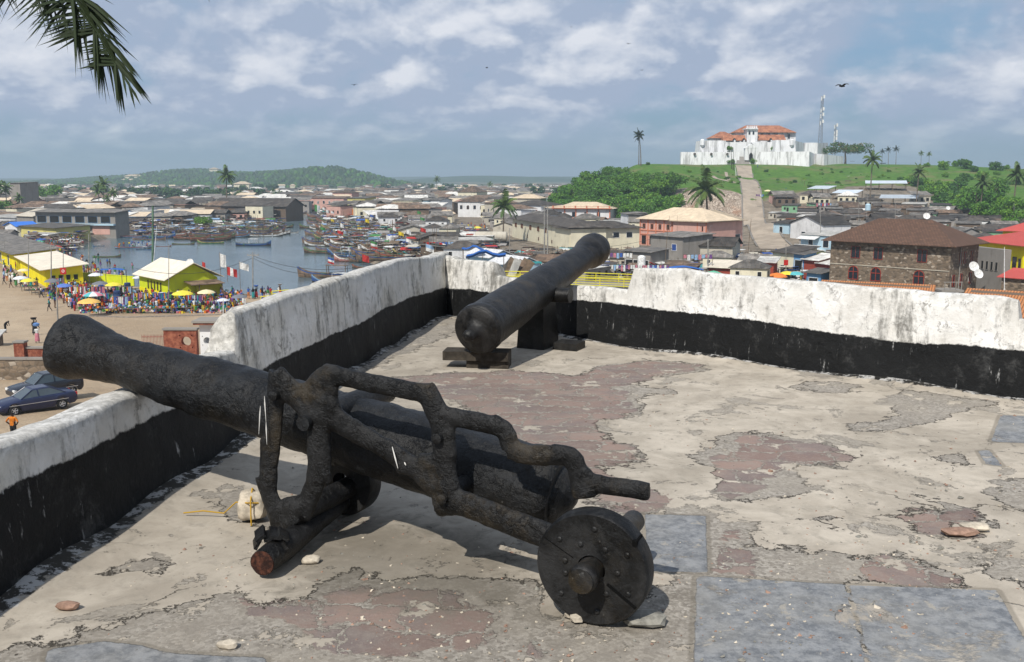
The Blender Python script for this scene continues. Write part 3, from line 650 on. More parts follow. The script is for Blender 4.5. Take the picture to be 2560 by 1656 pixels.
# rocks
def rock(name, c, r, label, mt, seed, sq=(1, 1, .6), cat='stone', group=None, sub=2, ang=0):
    bm = bmesh.new(); bmesh.ops.create_icosphere(bm, subdivisions=sub, radius=1)
    for v in bm.verts:
        k = 1+.35*noise.noise(v.co*1.3+Vector((seed*3.1, 0, 0)))+.12*noise.noise(v.co*4+Vector((seed, 0, 0)))
        q = v.co*k; m_ = max(abs(q.x), abs(q.y), abs(q.z)); q = q*(1-.35)+q/max(m_, .01)*.0+q*.35*(.8/m_)
        v.co = Vector((q.x*r*sq[0], q.y*r*sq[1], q.z*r*sq[2]))
    zmin = min(v.co.z for v in bm.verts)
    for v in bm.verts: v.co.z -= zmin
    me = bpy.data.meshes.new(name); bm.to_mesh(me); bm.free(); me.materials.append(MAT[mt]); me.polygons.foreach_set('use_smooth', [sub > 1]*len(me.polygons))
    try: me.set_sharp_from_angle(angle=rad(32))
    except Exception: pass
    o = bpy.data.objects.new(name, me); COL.objects.link(o); o.location = c; o.rotation_euler = (0, 0, ang); tag(o, label, cat, group)
    return o
simple('stone_pale', (.50, .44, .35), .9, .2, .3, 18); simple('stone_grey', (.23, .22, .19), .9, .2, .3, 25); simple('stone_red', (.30, .19, .14), .9, .2, .3, 25)
st1 = rock('stone', on_z(634, 1300), .085, 'pale square stone tied with yellow cord beside the front of the carriage', 'stone_pale', 3, (.85, .8, .95), sub=3)
simple('yellow_cord', (.45, .27, .03), .8, .2, .1)
mb = MB(); mb.tube([st1.location+Vector(q) for q in ((-.35, .06, .012), (-.25, .04, .03), (-.15, .035, .02), (-.085, .02, .08), (0.0, -.078, .11), (.075, -.02, .09))], .0035, 6)
mb.tube([st1.location+Vector(q) for q in ((.01, -.077, .0), (.012, -.083, .06), (.01, -.07, .12), (.0, .0, .155), (-.0, .08, .10))], .0035, 6)
tag(mb.build('cord', 'yellow_cord', smooth=True), 'thin yellow cord wrapped around the pale stone', 'cord')
rock('stone', on_z(1612, 1560), .075, 'flat grey stone slab in front of the big wheel', 'stone_grey', 5, (1.1, .8, .30))
rock('stone', on_z(778, 1408), .04, 'small sandy stone beside the rusty axle end', 'stone_pale', 6, (1.1, .7, .4))
rock('stone', on_z(2435, 1325), .055, 'white chip of stone on the terrace floor, right', 'stone_pale', 7, (1.3, .8, .3))
rock('stone', on_z(2395, 1338), .07, 'flat pinkish stone beside the white chip', 'stone_red', 8, (1.3, .6, .25))
rock('stone', on_z(172, 1525), .035, 'small brown stone near the left wall shadow', 'stone_red', 9, (1.3, .8, .5))
rock('stone', on_z(568, 1622), .03, 'small pale stone on the gravel at the bottom of the photo', 'stone_pale', 10, (1.3, .8, .5))
for i, (x, y) in enumerate(((1455, 1548), (1480, 1552), (1440, 1557), (1510, 1550), (1425, 1546))):
    rock('stone_chip', on_z(x, y), .02+.004*(i % 3), 'crumbled stone chip at the foot of the big wheel', 'stone_pale', 20+i, (1, .9, .7), group='stone chips at the foot of the big wheel', sub=1)
mb = MB(); r2 = random.Random(3)
for i in range(1500):
    if i % 3 == 0: x, y = r2.uniform(0, 2560), r2.uniform(1350, 1656)
    else: x, y = r2.uniform(700, 2560), r2.uniform(930, 1656)
    p = on_z(x, y); s_ = r2.uniform(.002, .0075)*(1 if r2.random() < .97 else 2)
    if p.x < -1.6: continue
    vs = [p+Vector((r2.uniform(-1, 1)*s_, r2.uniform(-1, 1)*s_, r2.uniform(.2, .9)*s_)) for _ in range(2)]
    b0 = [p+Vector((math.cos(t+i)*s_*r2.uniform(.8, 1.4), math.sin(t+i)*s_, -.001)) for t in (0, 1.3, 2.6, 3.9, 5.1)]
    mb.add(b0+[vs[0], vs[1]+Vector((s_*.3, 0, 0))], [(0, 1, 5), (1, 2, 6, 5), (2, 3, 6), (3, 4, 5, 6), (4, 0, 5)], r2.randrange(3))
tag(mb.build('gravel', ['stone_pale', 'stone_grey', 'stone_red'], smooth=False), 'loose grit and stone chips scattered over the terrace', 'gravel', kind='stuff')
# ================================================================ TOWN
GZ = -16.0; WZ = -17.1
def gx(px, Y, z): return (px-1280)/FPX*(Y*CP-(z-CAMZ)*SP)
HC = []   # control points of the fort hill
for q in ((1945, 625, 236), (1905, 560, 285), (1880, 500, 373), (1868, 450, 461), (1862, 412, 495), (1700, 411, 492), (1980, 413, 492), (2105, 416, 495), (1590, 409, 478), (2300, 413, 500),
          (1640, 440, 440), (1750, 440, 440), (1780, 465, 400), (1700, 474, 386), (1830, 482, 372), (2000, 500, 373), (2000, 450, 461), (2000, 560, 285), (2200, 505, 365), (2200, 450, 450), (2200, 560, 285), (2400, 563, 290), (2560, 523, 335), (2560, 474, 395), (2560, 434, 455), (2560, 626, 225), (2300, 630, 230), (2700, 480, 395), (2700, 436, 455), (2700, 626, 225), (3100, 436, 455), (3100, 500, 380), (3100, 620, 230), (2400, 418, 480), (2400, 450, 440), (1660, 425, 560), (2100, 428, 600), (2560, 440, 560)):
    HC.append(tuple(at_y(*q)))
for px, py, Y, dz in ((1530, 427, 455, 3.5), (1450, 456, 420, 4.5), (1402, 492, 395, 5.5), (1560, 470, 410, 3.5), (1480, 500, 385, 4), (1640, 500, 380, 3)):
    p = at_y(px, py, Y); HC.append((p.x, p.y, p.z-dz))
for px, Y in ((1370, 395), (1340, 440), (1350, 380), (1450, 362), (1550, 358), (1700, 363), (1780, 360), (1835, 345), (1300, 520), (1400, 600), (1600, 680), (1900, 700), (2200, 720), (2600, 760), (1890, 225), (2300, 190), (2700, 190), (1300, 300), (1500, 300), (1700, 290), (1800, 280), (1860, 262), (1400, 460), (1450, 520), (3100, 190), (3100, 720)):
    HC.append((gx(px, Y, GZ), Y, GZ))
HC = np.array(HC); _P = HC[:, :2]
_K = np.sqrt(((_P[:, None]-_P[None])**2).sum(-1)); _w = np.linalg.solve(_K+np.eye(len(_P))*1e-3, HC[:, 2]-GZ)
def PW(poly, z=WZ): return [on_z(x, y, z) for x, y in poly]
LAGOON = [PW([(186, 650), (203, 668), (262, 676), (300, 690), (345, 706), (385, 728), (470, 741), (600, 744), (760, 752), (900, 762), (1060, 770), (1400, 800), (1760, 790), (1700, 735), (1400, 735), (1230, 715), (1010, 690), (935, 668), (880, 650), (850, 635), (835, 610), (815, 590), (800, 575), (795, 563), (830, 552), (900, 545), (905, 535), (840, 530), (775, 538), (740, 546), (700, 556), (560, 562), (470, 570), (380, 580), (310, 590), (240, 606), (195, 628)])]
LAGOON2 = [PW([(395, 512), (540, 509), (535, 517), (470, 524), (400, 522)])]
def hgt(X, Y):
    X = np.asarray(X, float); Y = np.asarray(Y, float); sh = X.shape; x = X.ravel(); y = Y.ravel()
    base = np.interp(y, [55, 110], [-12.4, GZ])+0*x
    z = base.copy()
    m = (x > -30) & (y > 150) & (y < 900) & (x < 700)
    if m.any():
        d = np.sqrt((x[m][:, None]-_P[:, 0])**2+(y[m][:, None]-_P[:, 1])**2); hz_ = GZ+d@_w
        fade = np.clip((x[m]+30)/50, 0, 1)*np.clip((900-y[m])/200, 0, 1)*np.clip((700-x[m])/200, 0, 1)
        z[m] = np.maximum(base[m], GZ+(hz_-GZ)*fade)
    # far relief
    def hill(px, py, Yc, wx, wy, drop=0):
        p = at_y(px, py, Yc); return np.maximum(0, (p.z-GZ)*np.exp(-np.abs((x-p.x)/wx)**2.2-((y-Yc)/wy)**2)-drop)
    far = y > 850
    zz = np.zeros_like(x)
    for a in ((815, 420, 1500, 95, 150), (700, 430, 1620, 130, 180), (750, 426, 1560, 90, 150), (480, 427, 1900, 130, 220), (560, 433, 1800, 160, 200), (400, 440, 2300, 240, 260), (885, 440, 1480, 60, 120), (120, 449, 3600, 900, 500), (-300, 452, 3300, 900, 500), (1250, 440, 3300, 330, 400), (1010, 443, 4800, 900, 600), (1420, 441, 3700, 400, 400), (1700, 440, 4300, 900, 600), (2400, 440, 4500, 1500, 600), (200, 446, 5200, 1500, 700)):
        zz = np.maximum(zz, hill(*a))
    z = np.where(far, np.maximum(z, GZ+zz), z)
    z = z+np.where((y > 800), 2.5*np.sin(x*.011+y*.004)*np.sin(y*.007)*np.clip((y-800)/1500, 0, 1), 0)
    s = np.maximum(sdf(LAGOON, x, y), sdf(LAGOON2, x, y))
    z = np.where(s > -3, np.minimum(z, GZ-.25-np.clip((s+3)/5, 0, 1)*3.0), z)
    return z.reshape(sh)
def gz(x, y): return float(hgt(np.array([x]), np.array([y]))[0])

us = np.concatenate([np.linspace(-2.4, -.62, 26)[:-1], np.arange(-.62, .62, .0034), np.linspace(.62, 2.4, 26)])
ys = np.concatenate([np.linspace(-60, 12, 12)[:-1], 12*np.exp(np.arange(0, math.log(8000/12), .0155))])
UU, YY = np.meshgrid(us, ys); XX = UU*np.maximum(np.abs(YY), 40)
ZZ = hgt(XX, YY)
def m_ground():
    m, h, b = mat('ground_mix', (.3, .25, .2), .95, .15)
    geo = h.node('ShaderNodeNewGeometry').outputs['Position']
    A = lambda k: h.node('ShaderNodeAttribute', attribute_name=k).outputs['Fac']
    n = h.noise(geo, .05, 8, .65); nm = h.noise(geo, .35, 8, .7); nf = h.noise(geo, 2.0, 6, .7); nl = h.noise(geo, .006, 6, .6)
    sand = h.mix(h.step(n, .35, .65), (.34, .255, .17), (.44, .345, .24)); sand = h.mix(h.math('MULTIPLY', h.step(nm, .5, .7), .45), sand, (.26, .20, .14))
    sand = h.mix(h.math('MULTIPLY', h.step(nf, .58, .7), .35), sand, (.50, .42, .33))
    town = h.mix(h.step(nm, .35, .65), (.13, .11, .085), (.26, .215, .165)); town = h.mix(h.math('MULTIPLY', h.step(nf, .6, .68), .4), town, (.40, .37, .33))
    gr = h.mix(h.step(nm, .36, .62), (.045, .125, .014), (.115, .225, .03)); gr = h.mix(h.step(nf, .35, .7), gr, (.055, .115, .020))
    gr = h.mix(h.math('MULTIPLY', h.step(h.noise(geo, .06, 7, .7), .50, .62), .7), gr, (.17, .15, .07))
    forest = h.mix(h.step(h.noise(geo, .03, 8, .7), .4, .65), (.018, .045, .014), (.050, .095, .026)); forest = h.mix(h.math('MULTIPLY', h.step(nl, .55, .68), .5), forest, (.12, .13, .05))
    far = h.mix(h.step(nl, .42, .58), (.045, .075, .035), (.15, .145, .095))
    rk = h.vor(geo, 1.15, 'F1', 1); rock_ = h.mix(h.node('ShaderNodeSeparateColor', {0: rk}).outputs[0], (.26, .20, .15), (.52, .44, .35))
    rock_ = h.mix(h.step(h.vor(geo, 1.15, 'DISTANCE_TO_EDGE'), .10, .03), rock_, (.12, .09, .07))
    rock_ = h.mix(h.math('MULTIPLY', h.step(n, .5, .6), .5), rock_, (.34, .16, .08))
    c = h.mix(A('town'), sand, town)
    c = h.mix(A('far'), c, far)
    wob = h.math('MULTIPLY', h.math('SUBTRACT', nm, .5), .6)
    c = h.mix(h.step(h.math('ADD', A('grass'), wob), .42, .58), c, gr)
    c = h.mix(h.step(h.math('ADD', A('forest'), h.math('MULTIPLY', wob, .6)), .4, .6), c, forest)
    c = h.mix(h.step(h.math('ADD', A('rock'), wob), .45, .6), c, rock_)
    h.l.new(c, b.inputs['Base Color'])
    bump(h, b, h.math('ADD', nm, h.math('MULTIPLY', nf, .6)), .8, .4)
m_ground()
sm_ = lambda v, lo, hi: np.clip((v-lo)/(hi-lo), 0, 1)
PXX = 1280+FPX*XX/(np.maximum(YY, 1)*CP-(ZZ-CAMZ)*SP); PYY = 828-FPX*(YY*SP+(ZZ-CAMZ)*CP)/(np.maximum(YY, 1)*CP-(ZZ-CAMZ)*SP)
rise = ZZ-GZ
GRASSP = [[Vector((gx(a, Y, 0), Y, 0)) for a, Y in ((1330, 560), (1345, 430), (1380, 376), (1500, 366), (1640, 368), (1690, 382), (1760, 388), (1830, 368), (1895, 362), (1905, 372), (2050, 402), (2150, 415), (2280, 420), (2400, 350), (2480, 310), (2700, 330), (3200, 330), (3200, 760), (1300, 760))]]
ROCKP = [[Vector((gx(a, Y, 0), Y, 0)) for a, Y in ((1683, 392), (1700, 356), (1860, 330), (1862, 376), (1770, 392))]]
BARE = [[Vector((gx(a, Y, 0), Y, 0)) for a, Y in q] for q in (((2120, 418), (2240, 430), (2230, 405), (2130, 402)), ((2370, 372), (2440, 372), (2430, 352), (2370, 352)), ((2120, 340), (2330, 345), (2500, 300), (2100, 300)))]
gsd = sdf(GRASSP, XX, YY); rsd = sdf(ROCKP, XX, YY); bsd = sdf(BARE, XX, YY)
grass = np.clip(.5+gsd/14, 0, 1)*np.clip(.5-bsd/6, 0, 1)*(YY < 800)
rock_m = np.clip(.5+rsd/5, 0, 1)
forest = (YY > 1250)*sm_(rise, 1.5, 5)
farm = sm_(YY, 700, 1300)
town = np.maximum(sm_(YY, 175, 240), sm_(PXX, 760, 900)*sm_(YY, 100, 140))
fa = None
o = grid_mesh('ground', us, ys, lambda a, b_: ZZ, 'ground_mix', {'town': lambda a, b_: town, 'grass': lambda a, b_: grass, 'rock': lambda a, b_: rock_m, 'forest': lambda a, b_: forest, 'far': lambda a, b_: farm})
co = np.stack([XX, YY, ZZ], -1).astype(np.float32); o.data.vertices.foreach_set('co', co.ravel()); o.data.update(); tag(o, kind='structure')

m, h, b = mat('harbour_water', (.035, .06, .07), .08, .5)
geo = h.node('ShaderNodeNewGeometry').outputs['Position']
b.inputs['IOR'].default_value = 1.33
n = h.noise(geo, .9, 5, .6, .5); n2_ = h.noise(geo, .09, 3, .5)
h.l.new(h.mix(h.step(n2_, .4, .6), (.075, .12, .14), (.10, .145, .165)), b.inputs['Base Color'])
h.l.new(h.math('ADD', h.math('MULTIPLY', n2_, .15), .07), b.inputs['Roughness'])
bump(h, b, n, .35, .25)
mb = MB(); mb.quad((-400, 90, WZ), (120, 90, WZ), (120, 800, WZ), (-400, 800, WZ)); tag(mb.build('water', 'harbour_water'), kind='structure')
# ---------------------------------------------------------------- town materials
def m_sheet(name, c, rust=.4, scale=1.0, axis=0, period=9.0, strength=.5):
    pk = min(1, rust*2.2)
    m, h, b = mat(name, c, .75, .25)
    co = h.node('ShaderNodeTexCoord').outputs['Object']; geo = h.node('ShaderNodeNewGeometry').outputs['Position']
    n = h.noise(geo, .8*scale, 7, .7, .3); nf = h.noise(h.scale(co, (6, .7, 1)) if axis == 0 else h.scale(co, (.7, 6, 1)), .8, 5, .65)
    r = h.node('ShaderNodeObjectInfo').outputs['Random']
    col = h.mix(h.step(n, .38, .66), tuple(x*(1-.40*min(1, rust*2.2)) for x in c), tuple(min(1, x*(1+.25*min(1, rust*3))) for x in c))
    col = h.mix(h.math('MULTIPLY', h.step(nf, .52, .68), rust), col, (.13, .075, .045))
    col = h.mix(h.math('MULTIPLY', h.step(h.vor(h.scale(geo, (.5, .5, .5)), .8, 'F1', 1), .80, .82), .0), col, (.4, .4, .4))
    br = h.node('ShaderNodeTexBrick', {'Vector': co, 'Color1': (.62, .62, .62), 'Color2': (1.25, 1.22, 1.18), 'Mortar': (.5, .48, .45), 'Scale': .55, 'Mortar Size': .012, 'Bias': .1, 'Brick Width': .55, 'Row Height': .9}).outputs[0]
    col = h.mix(pk, col, h.mix(1.0, col, br, 'MULTIPLY'))
    hs = h.node('ShaderNodeHueSaturation', {'Color': col, 'Value': h.math('ADD', h.math('MULTIPLY', r, .7), .65)})
    h.l.new(hs.outputs[0], b.inputs['Base Color'])
    sep_ = h.node('ShaderNodeSeparateXYZ', {0: co}).outputs[axis]
    wv = h.math('SINE', h.math('MULTIPLY', sep_, 2*math.pi*period/3))
    bump(h, b, h.math('ADD', h.math('MULTIPLY', wv, .5), n), strength, .05)
m_sheet('roof_dark', (.070, .063, .056)); m_sheet('roof_grey', (.165, .155, .142)); m_sheet('roof_brown', (.15, .105, .075), .6); m_sheet('roof_tan', (.48, .39, .28), .12)
m_sheet('roof_light', (.50, .49, .46), .25); m_sheet('roof_blue_white', (.50, .56, .62), .1); m_sheet('roof_cream', (.60, .54, .44), .10); m_sheet('roof_red', (.48, .085, .07), .05)
m_sheet('roof_teal', (.05, .28, .30), .1); m_sheet('tarp_blue', (.03, .13, .45), 0.02)
def m_tile(name, c1, c2, period, axis=1, gap=.0, b_=.5):
    m, h, b = mat(name, c1, .8, .2)
    co = h.node('ShaderNodeTexCoord').outputs['Object']
    br = h.node('ShaderNodeTexBrick', {'Vector': co, 'Color1': c1, 'Color2': c2, 'Mortar': tuple(x*.35 for x in c1), 'Scale': period, 'Mortar Size': .03, 'Brick Width': .5, 'Row Height': .35})
    n = h.noise(co, 2.5, 6, .7)
    h.l.new(h.mix(h.math('MULTIPLY', h.step(n, .5, .68), .45), br.outputs[0], tuple(x*.5 for x in c2)), b.inputs['Base Color'])
    bump(h, b, br.outputs[1], -.6, .04)
m_tile('tile_brown', (.105, .062, .043), (.15, .085, .058), 1.1)
m, h, b = mat('tile_orange', (.5, .2, .08), .8, .2)
co = h.node('ShaderNodeTexCoord').outputs['Object']; sx = h.node('ShaderNodeSeparateXYZ', {0: co})
wv = h.math('ABSOLUTE', h.math('SINE', h.math('MULTIPLY', sx.outputs[0], math.pi/.27))); wy = h.math('FRACT', h.math('MULTIPLY', sx.outputs[1], 2.6))
col = h.mix(h.noise(h.scale(co, (3.7, 2.6, 1)), 1.0, 2, .9), (.30, .095, .035), (.62, .27, .10)); col = h.mix(h.step(wv, .45, .15), col, (.10, .04, .02)); col = h.mix(h.math('MULTIPLY', h.step(wy, .85, .95), .6), col, (.62, .42, .25))
col = h.mix(h.math('MULTIPLY', h.step(h.noise(co, 1.2, 5), .55, .7), .5), col, (.20, .15, .10))
h.l.new(col, b.inputs['Base Color']); bump(h, b, h.math('ADD', wv, h.math('MULTIPLY', wy, .3)), .9, .08)
def m_wall(name, c, dirt=.35):
    m, h, b = mat(name, c, .9, .15)
    geo = h.node('ShaderNodeNewGeometry').outputs['Position']
    n = h.noise(h.scale(geo, (1, 1, .35)), .9, 7, .7); nb = h.noise(geo, .35, 4, .6)
    col = h.mix(h.step(nb, .35, .7), tuple(x*.85 for x in c), c); col = h.mix(h.math('MULTIPLY', h.step(n, .52, .72), dirt), col, (.13, .11, .09))
    h.l.new(col, b.inputs['Base Color'])
for nm, c, d in (('w_white', (.72, .72, .72), .45), ('w_cream', (.70, .65, .49), .3), ('w_yellow', (.62, .55, .20), .3), ('w_grey', (.30, .28, .26), .5), ('w_brown', (.15, .11, .08), .6), ('w_blue', (.14, .30, .50), .4), ('w_pink', (.60, .36, .30), .3),
                 ('w_pale', (.50, .46, .38), .5), ('w_green', (.22, .42, .25), .4), ('w_red', (.30, .06, .04), .4), ('w_lime', (.58, .66, .02), .15), ('w_limeyellow', (.80, .68, .01), .12), ('w_coral', (.60, .22, .13), .2), ('w_olive', (.50, .50, .03), .2), ('w_darkblue', (.03, .07, .24), .3), ('w_fort', (.86, .86, .87), .22), ('w_concrete', (.27, .25, .225), .6), ('w_lightblue', (.42, .58, .68), .3)): m_wall(nm, c, d)
m, h, b = mat('stone_masonry', (.3, .25, .2), .9, .15)
geo = h.node('ShaderNodeNewGeometry').outputs['Position']; gs = h.scale(geo, (1, 1, 1.6)); vv = h.node('ShaderNodeSeparateColor', {0: h.vor(gs, 2.1, 'F1', 1)})
col = h.mix(vv.outputs[0], (.085, .066, .048), (.27, .205, .145)); col = h.mix(h.step(vv.outputs[1], .86, .93), col, (.42, .36, .29)); col = h.mix(h.step(h.vor(gs, 2.1, 'DISTANCE_TO_EDGE'), .09, .03), col, (.16, .13, .10))
h.l.new(h.mix(h.math('MULTIPLY', h.noise(geo, .4, 4), .35), col, (.09, .07, .05)), b.inputs['Base Color']); bump(h, b, h.vor(gs, 2.1, 'DISTANCE_TO_EDGE'), .5, .1)
m, h, b = mat('fort_white', (.85, .85, .86), .9, .15)
geo = h.node('ShaderNodeNewGeometry').outputs['Position']; n = h.noise(h.scale(geo, (.6, .6, .06)), 1.0, 7, .7); n2_ = h.noise(geo, .15, 5, .6)
col = h.mix(h.math('MULTIPLY', h.step(n, .46, .66), .75), (.76, .76, .77), (.22, .22, .21)); col = h.mix(h.math('MULTIPLY', h.step(n2_, .52, .7), .3), col, (.45, .44, .42)); h.l.new(col, b.inputs['Base Color'])
m, h, b = mat('fort_tile', (.45, .17, .08), .85, .15)
geo = h.node('ShaderNodeNewGeometry').outputs['Position']; n = h.noise(geo, .5, 7, .75)
h.l.new(h.mix(h.step(n, .38, .64), (.22, .085, .05), (.44, .19, .10)), b.inputs['Base Color'])
m, h, b = mat('brick_red', (.3, .1, .06), .9, .15)
co = h.node('ShaderNodeTexCoord').outputs['Object']; n = h.noise(co, 3, 6, .7)
h.l.new(h.mix(h.step(n, .4, .65), (.17, .05, .032), (.33, .125, .075)), b.inputs['Base Color'])
simple('glass_dark', (.015, .02, .028), .15, .5, .2); simple('shutter', (.10, .085, .075), .7); simple('frame_red', (.25, .035, .02), .7); simple('frame_white', (.7, .7, .68), .7); simple('frame_brown', (.12, .055, .03), .7)
simple('void_dark', (.012, .011, .010), .9); simple('timber', (.17, .125, .085), .9, .15, .4, 2); simple('pole_grey', (.26, .25, .23), .8); simple('pole_green', (.10, .17, .11), .8, .2, .4, 1.0); simple('pole_white', (.70, .70, .70), .7)
simple('steel', (.32, .33, .35), .5, .4, .2, 3, .6); simple('rail_yellow', (.60, .54, .03), .6, .3, .15); simple('sign_red', (.45, .02, .015), .5); simple('wire', (.03, .03, .03), .7)
simple('trunk', (.16, .13, .10), .95, .1, .35, 3); simple('trunk_dark', (.07, .055, .04), .95, .1, .35, 2)
def m_leaf(name, c, v=.5, trans=.15):
    m, h, b = mat(name, c, .65, .25)
    geo = h.node('ShaderNodeNewGeometry').outputs['Position']; rp = h.node('ShaderNodeNewGeometry').outputs['Random Per Island']
    col = h.mix(rp, tuple(x*(1-v) for x in c), tuple(x*(1+v) for x in c)); col = h.mix(h.math('MULTIPLY', h.step(h.noise(geo, .22, 3), .45, .62), .5), col, (c[0]*1.9, c[1]*1.45, c[2]*.9))
    h.l.new(col, b.inputs['Base Color'])
m_leaf('leaf_green', (.062, .160, .018)); m_leaf('leaf_dark', (.035, .095, .016)); m_leaf('leaf_palm', (.060, .105, .028), .4); m_leaf('leaf_palm_dark', (.011, .023, .008), .45); m_leaf('leaf_far', (.025, .055, .025), .4); m_leaf('leaf_lime', (.12, .25, .025), .35); m_leaf('leaf_dry', (.13, .12, .06), .4)

# ---------------------------------------------------------------- houses
class Frame:
    """local frame of a facade: origin A, u toward B, v away from the viewer"""
    def __init__(s, A, B):
        s.o = Vector(A); d = Vector(B)-s.o; d.z = 0; s.L = d.length; s.u = d.normalized(); s.v = Vector((-s.u.y, s.u.x, 0)); s.rz = math.atan2(s.u.y, s.u.x)
def window_mb(w, h_, style):
    """window standing in the local xz plane, facing -y; mats 0 frame 1 pane"""
    mb = MB(); t = .06
    if style == 'arch':
        n = 10; r = w/2; zc = h_-r
        loop = [(-r, 0), (r, 0)]+[(r*math.cos(math.pi*k/n), zc+r*math.sin(math.pi*k/n)) for k in range(n+1)]
        mb.prism([(x, -.02, z) for x, z in loop], (0, .05, 0), 1)
        for k in range(2, len(loop)-1):
            a, b2 = loop[k], loop[k+1]; mb.tube([(a[0], -.05, a[1]), (b2[0], -.05, b2[1])], .06, 5, 0)
        for x in (-r, r, 0): mb.box((x, -.05, h_*.5 if x == 0 else zc/2), (.09, .08, h_ if x == 0 else zc), mi=0)
        for z in (0, zc*.95): mb.box((0, -.052, z), (w, .085, .10), mi=0)
    else:
        mb.box((0, -.015, h_/2), (w, .05, h_), mi=1)
        for x in (-w/2, w/2): mb.box((x, -.03, h_/2), (t, .09, h_+t), mi=0)
        for z in (0, h_): mb.box((0, -.033, z), (w+t, .096, t), mi=0)
        if style == 'cross': mb.box((0, -.03, h_/2), (.05, .08, h_-.04), mi=0)
        if style == 'shutters':
            for sx_ in (-1, 1): mb.box((sx_*(w*.5+.16), -.12, h_/2), (.10, .34, h_), mi=0)
    return mb
WCACHE = {}
def add_window(parent, pos, rz, w, h_, style, fm, gm, name='window'):
    k = (round(w, 2), round(h_, 2), style, fm, gm, name)
    if k not in WCACHE: WCACHE[k] = window_mb(w, h_, style).mesh(name, [fm, gm])
    o = bpy.data.objects.new(name, WCACHE[k]); COL.objects.link(o); o.parent = parent; o.location = pos; o.rotation_euler = (0, 0, rz)
    return o
def roof_mb(L, d, h_, rh, kind, ov=.5, th=.10, z0=0.0):
    """roof over a rectangle 0..L x 0..d at wall height h_"""
    mb = MB(); x0, x1, y0, y1 = -ov, L+ov, -ov, d+ov; z = h_+z0
    if kind == 'hip':
        k = min(L, d)/2+ov
        if L >= d: r0, r1 = (x0+k, (y0+y1)/2), (x1-k, (y0+y1)/2)
        else: r0, r1 = ((x0+x1)/2, y0+k), ((x0+x1)/2, y1-k)
        R0, R1 = (*r0, z+rh), (*r1, z+rh+.01); a, b2, c, e = (x0, y0, z), (x1, y0, z), (x1, y1, z), (x0, y1, z)
        dn = lambda p: (p[0], p[1], p[2]-th)
        if L >= d: mb.add([a, b2, c, e, R0, R1, dn(a), dn(b2), dn(c), dn(e)], [(0, 1, 5, 4), (1, 2, 5), (2, 3, 4, 5), (3, 0, 4), (9, 8, 7, 6), (0, 6, 7, 1), (1, 7, 8, 2), (2, 8, 9, 3), (3, 9, 6, 0)])
        else: mb.add([a, b2, c, e, R0, R1, dn(a), dn(b2), dn(c), dn(e)], [(0, 1, 4), (1, 2, 5, 4), (2, 3, 5), (3, 0, 4, 5), (9, 8, 7, 6), (0, 6, 7, 1), (1, 7, 8, 2), (2, 8, 9, 3), (3, 9, 6, 0)])
    elif kind in ('gable', 'gable_y'):
        if kind == 'gable': pf = [(x0, y0, z), (x0, (y0+y1)/2, z+rh), (x0, y1, z)]; off = (x1-x0, 0, 0)
        else: pf = [(x0, y0, z), ((x0+x1)/2, y0, z+rh), (x1, y0, z)]; off = (0, y1-y0, 0)
        lo = [(p[0], p[1], p[2]-th) for p in pf][::-1]; mb.prism(pf+lo, off)
    else:  # mono: slopes toward the viewer (or away with negative rh)
        mb.prism([(x0, y0, z+max(0, -rh)), (x0, y1, z+max(0, rh)), (x0, y1, z+max(0, rh)-th), (x0, y0, z+max(0, -rh)-th)], (x1-x0, 0, 0))
    return mb
def walls_mb(L, d, h_, rh, kind):
    mb = MB(); mb.box((L/2, d/2, (h_-.12)/2-.6), (L, d, h_-.12+1.2))
    if kind == 'gable':
        for x in (0.003, L-.203): mb.prism([(x, .01, h_-.125), (x, d-.01, h_-.125), (x, d/2, h_+rh-.16)], (.2, 0, 0))
    elif kind == 'gable_y':
        for y in (0.003, d-.203): mb.prism([(.01, y, h_-.125), (L-.01, y, h_-.125), (L/2, y, h_+rh-.16)], (0, .2, 0))
    elif kind == 'mono':
        hi = abs(rh); yb = (d-.01, d-.15) if rh > 0 else (.01, .15)
        mb.prism([(.01, .01, h_-.125), (.01, d-.01, h_-.125), (.01, yb[0], h_+hi-.12)], (L-.02, 0, 0))
    return mb
def house(name, A, B, d, h_, rh, kind, wm, rm, label, cat='house', group=None, wins=(), doors=(), ov=.5, z=None, fm='frame_white', gm='glass_dark', style='plain'):
    """wins: (side F/L/R, u fraction, z sill, w, h[, style])"""
    F = Frame(A, B); o = F.o.copy()
    if z is None: z = min(gz(A[0], A[1]), gz(B[0], B[1]))
    o.z = z
    e = empty(name, o, F.rz, label, cat, group)
    walls_mb(F.L, d, h_, rh, kind).build('wall', wm, e); 
    if rm: roof_mb(F.L, d, h_, rh, kind, ov).build('roof', rm, e)
    for q in list(wins)+[(*x, 'door') for x in doors]:
        side, u, zs, w_, hh = q[:5]; st = q[5] if len(q) > 5 else style
        if side == 'F': pos, rz_ = (u*F.L, -.012, zs), 0
        elif side == 'L': pos, rz_ = (-.012, d*(1-u), zs), -math.pi/2
        else: pos, rz_ = (F.L+.012, u*d, zs), math.pi/2
        add_window(e, pos, rz_, w_, hh, 'plain' if st == 'door' else st, fm, 'void_dark' if st == 'door' else gm, 'door' if st == 'door' else 'window')
    return e, F
def P2(px, Y, z=None):
    zz = GZ
    for _ in range(3):
        x = gx(px, Y, zz if z is None else z); zz = gz(x, Y)
    return Vector((x, Y, zz))
LM = []     # footprints of landmarks (centre, radius) that the filler keeps off
def land(A, B, d):
    F = Frame(A, B)
    n = max(1, int(max(F.L, d)/6))
    for i in range(n+1):
        for j in range(2):
            LM.append((F.o+F.u*F.L*i/n+F.v*d*(.25+.5*j), min(F.L, d)/2*.75+3.2))
def lmk(*a, **k):
    land(a[1], a[2], a[3]); return house(*a, **k)
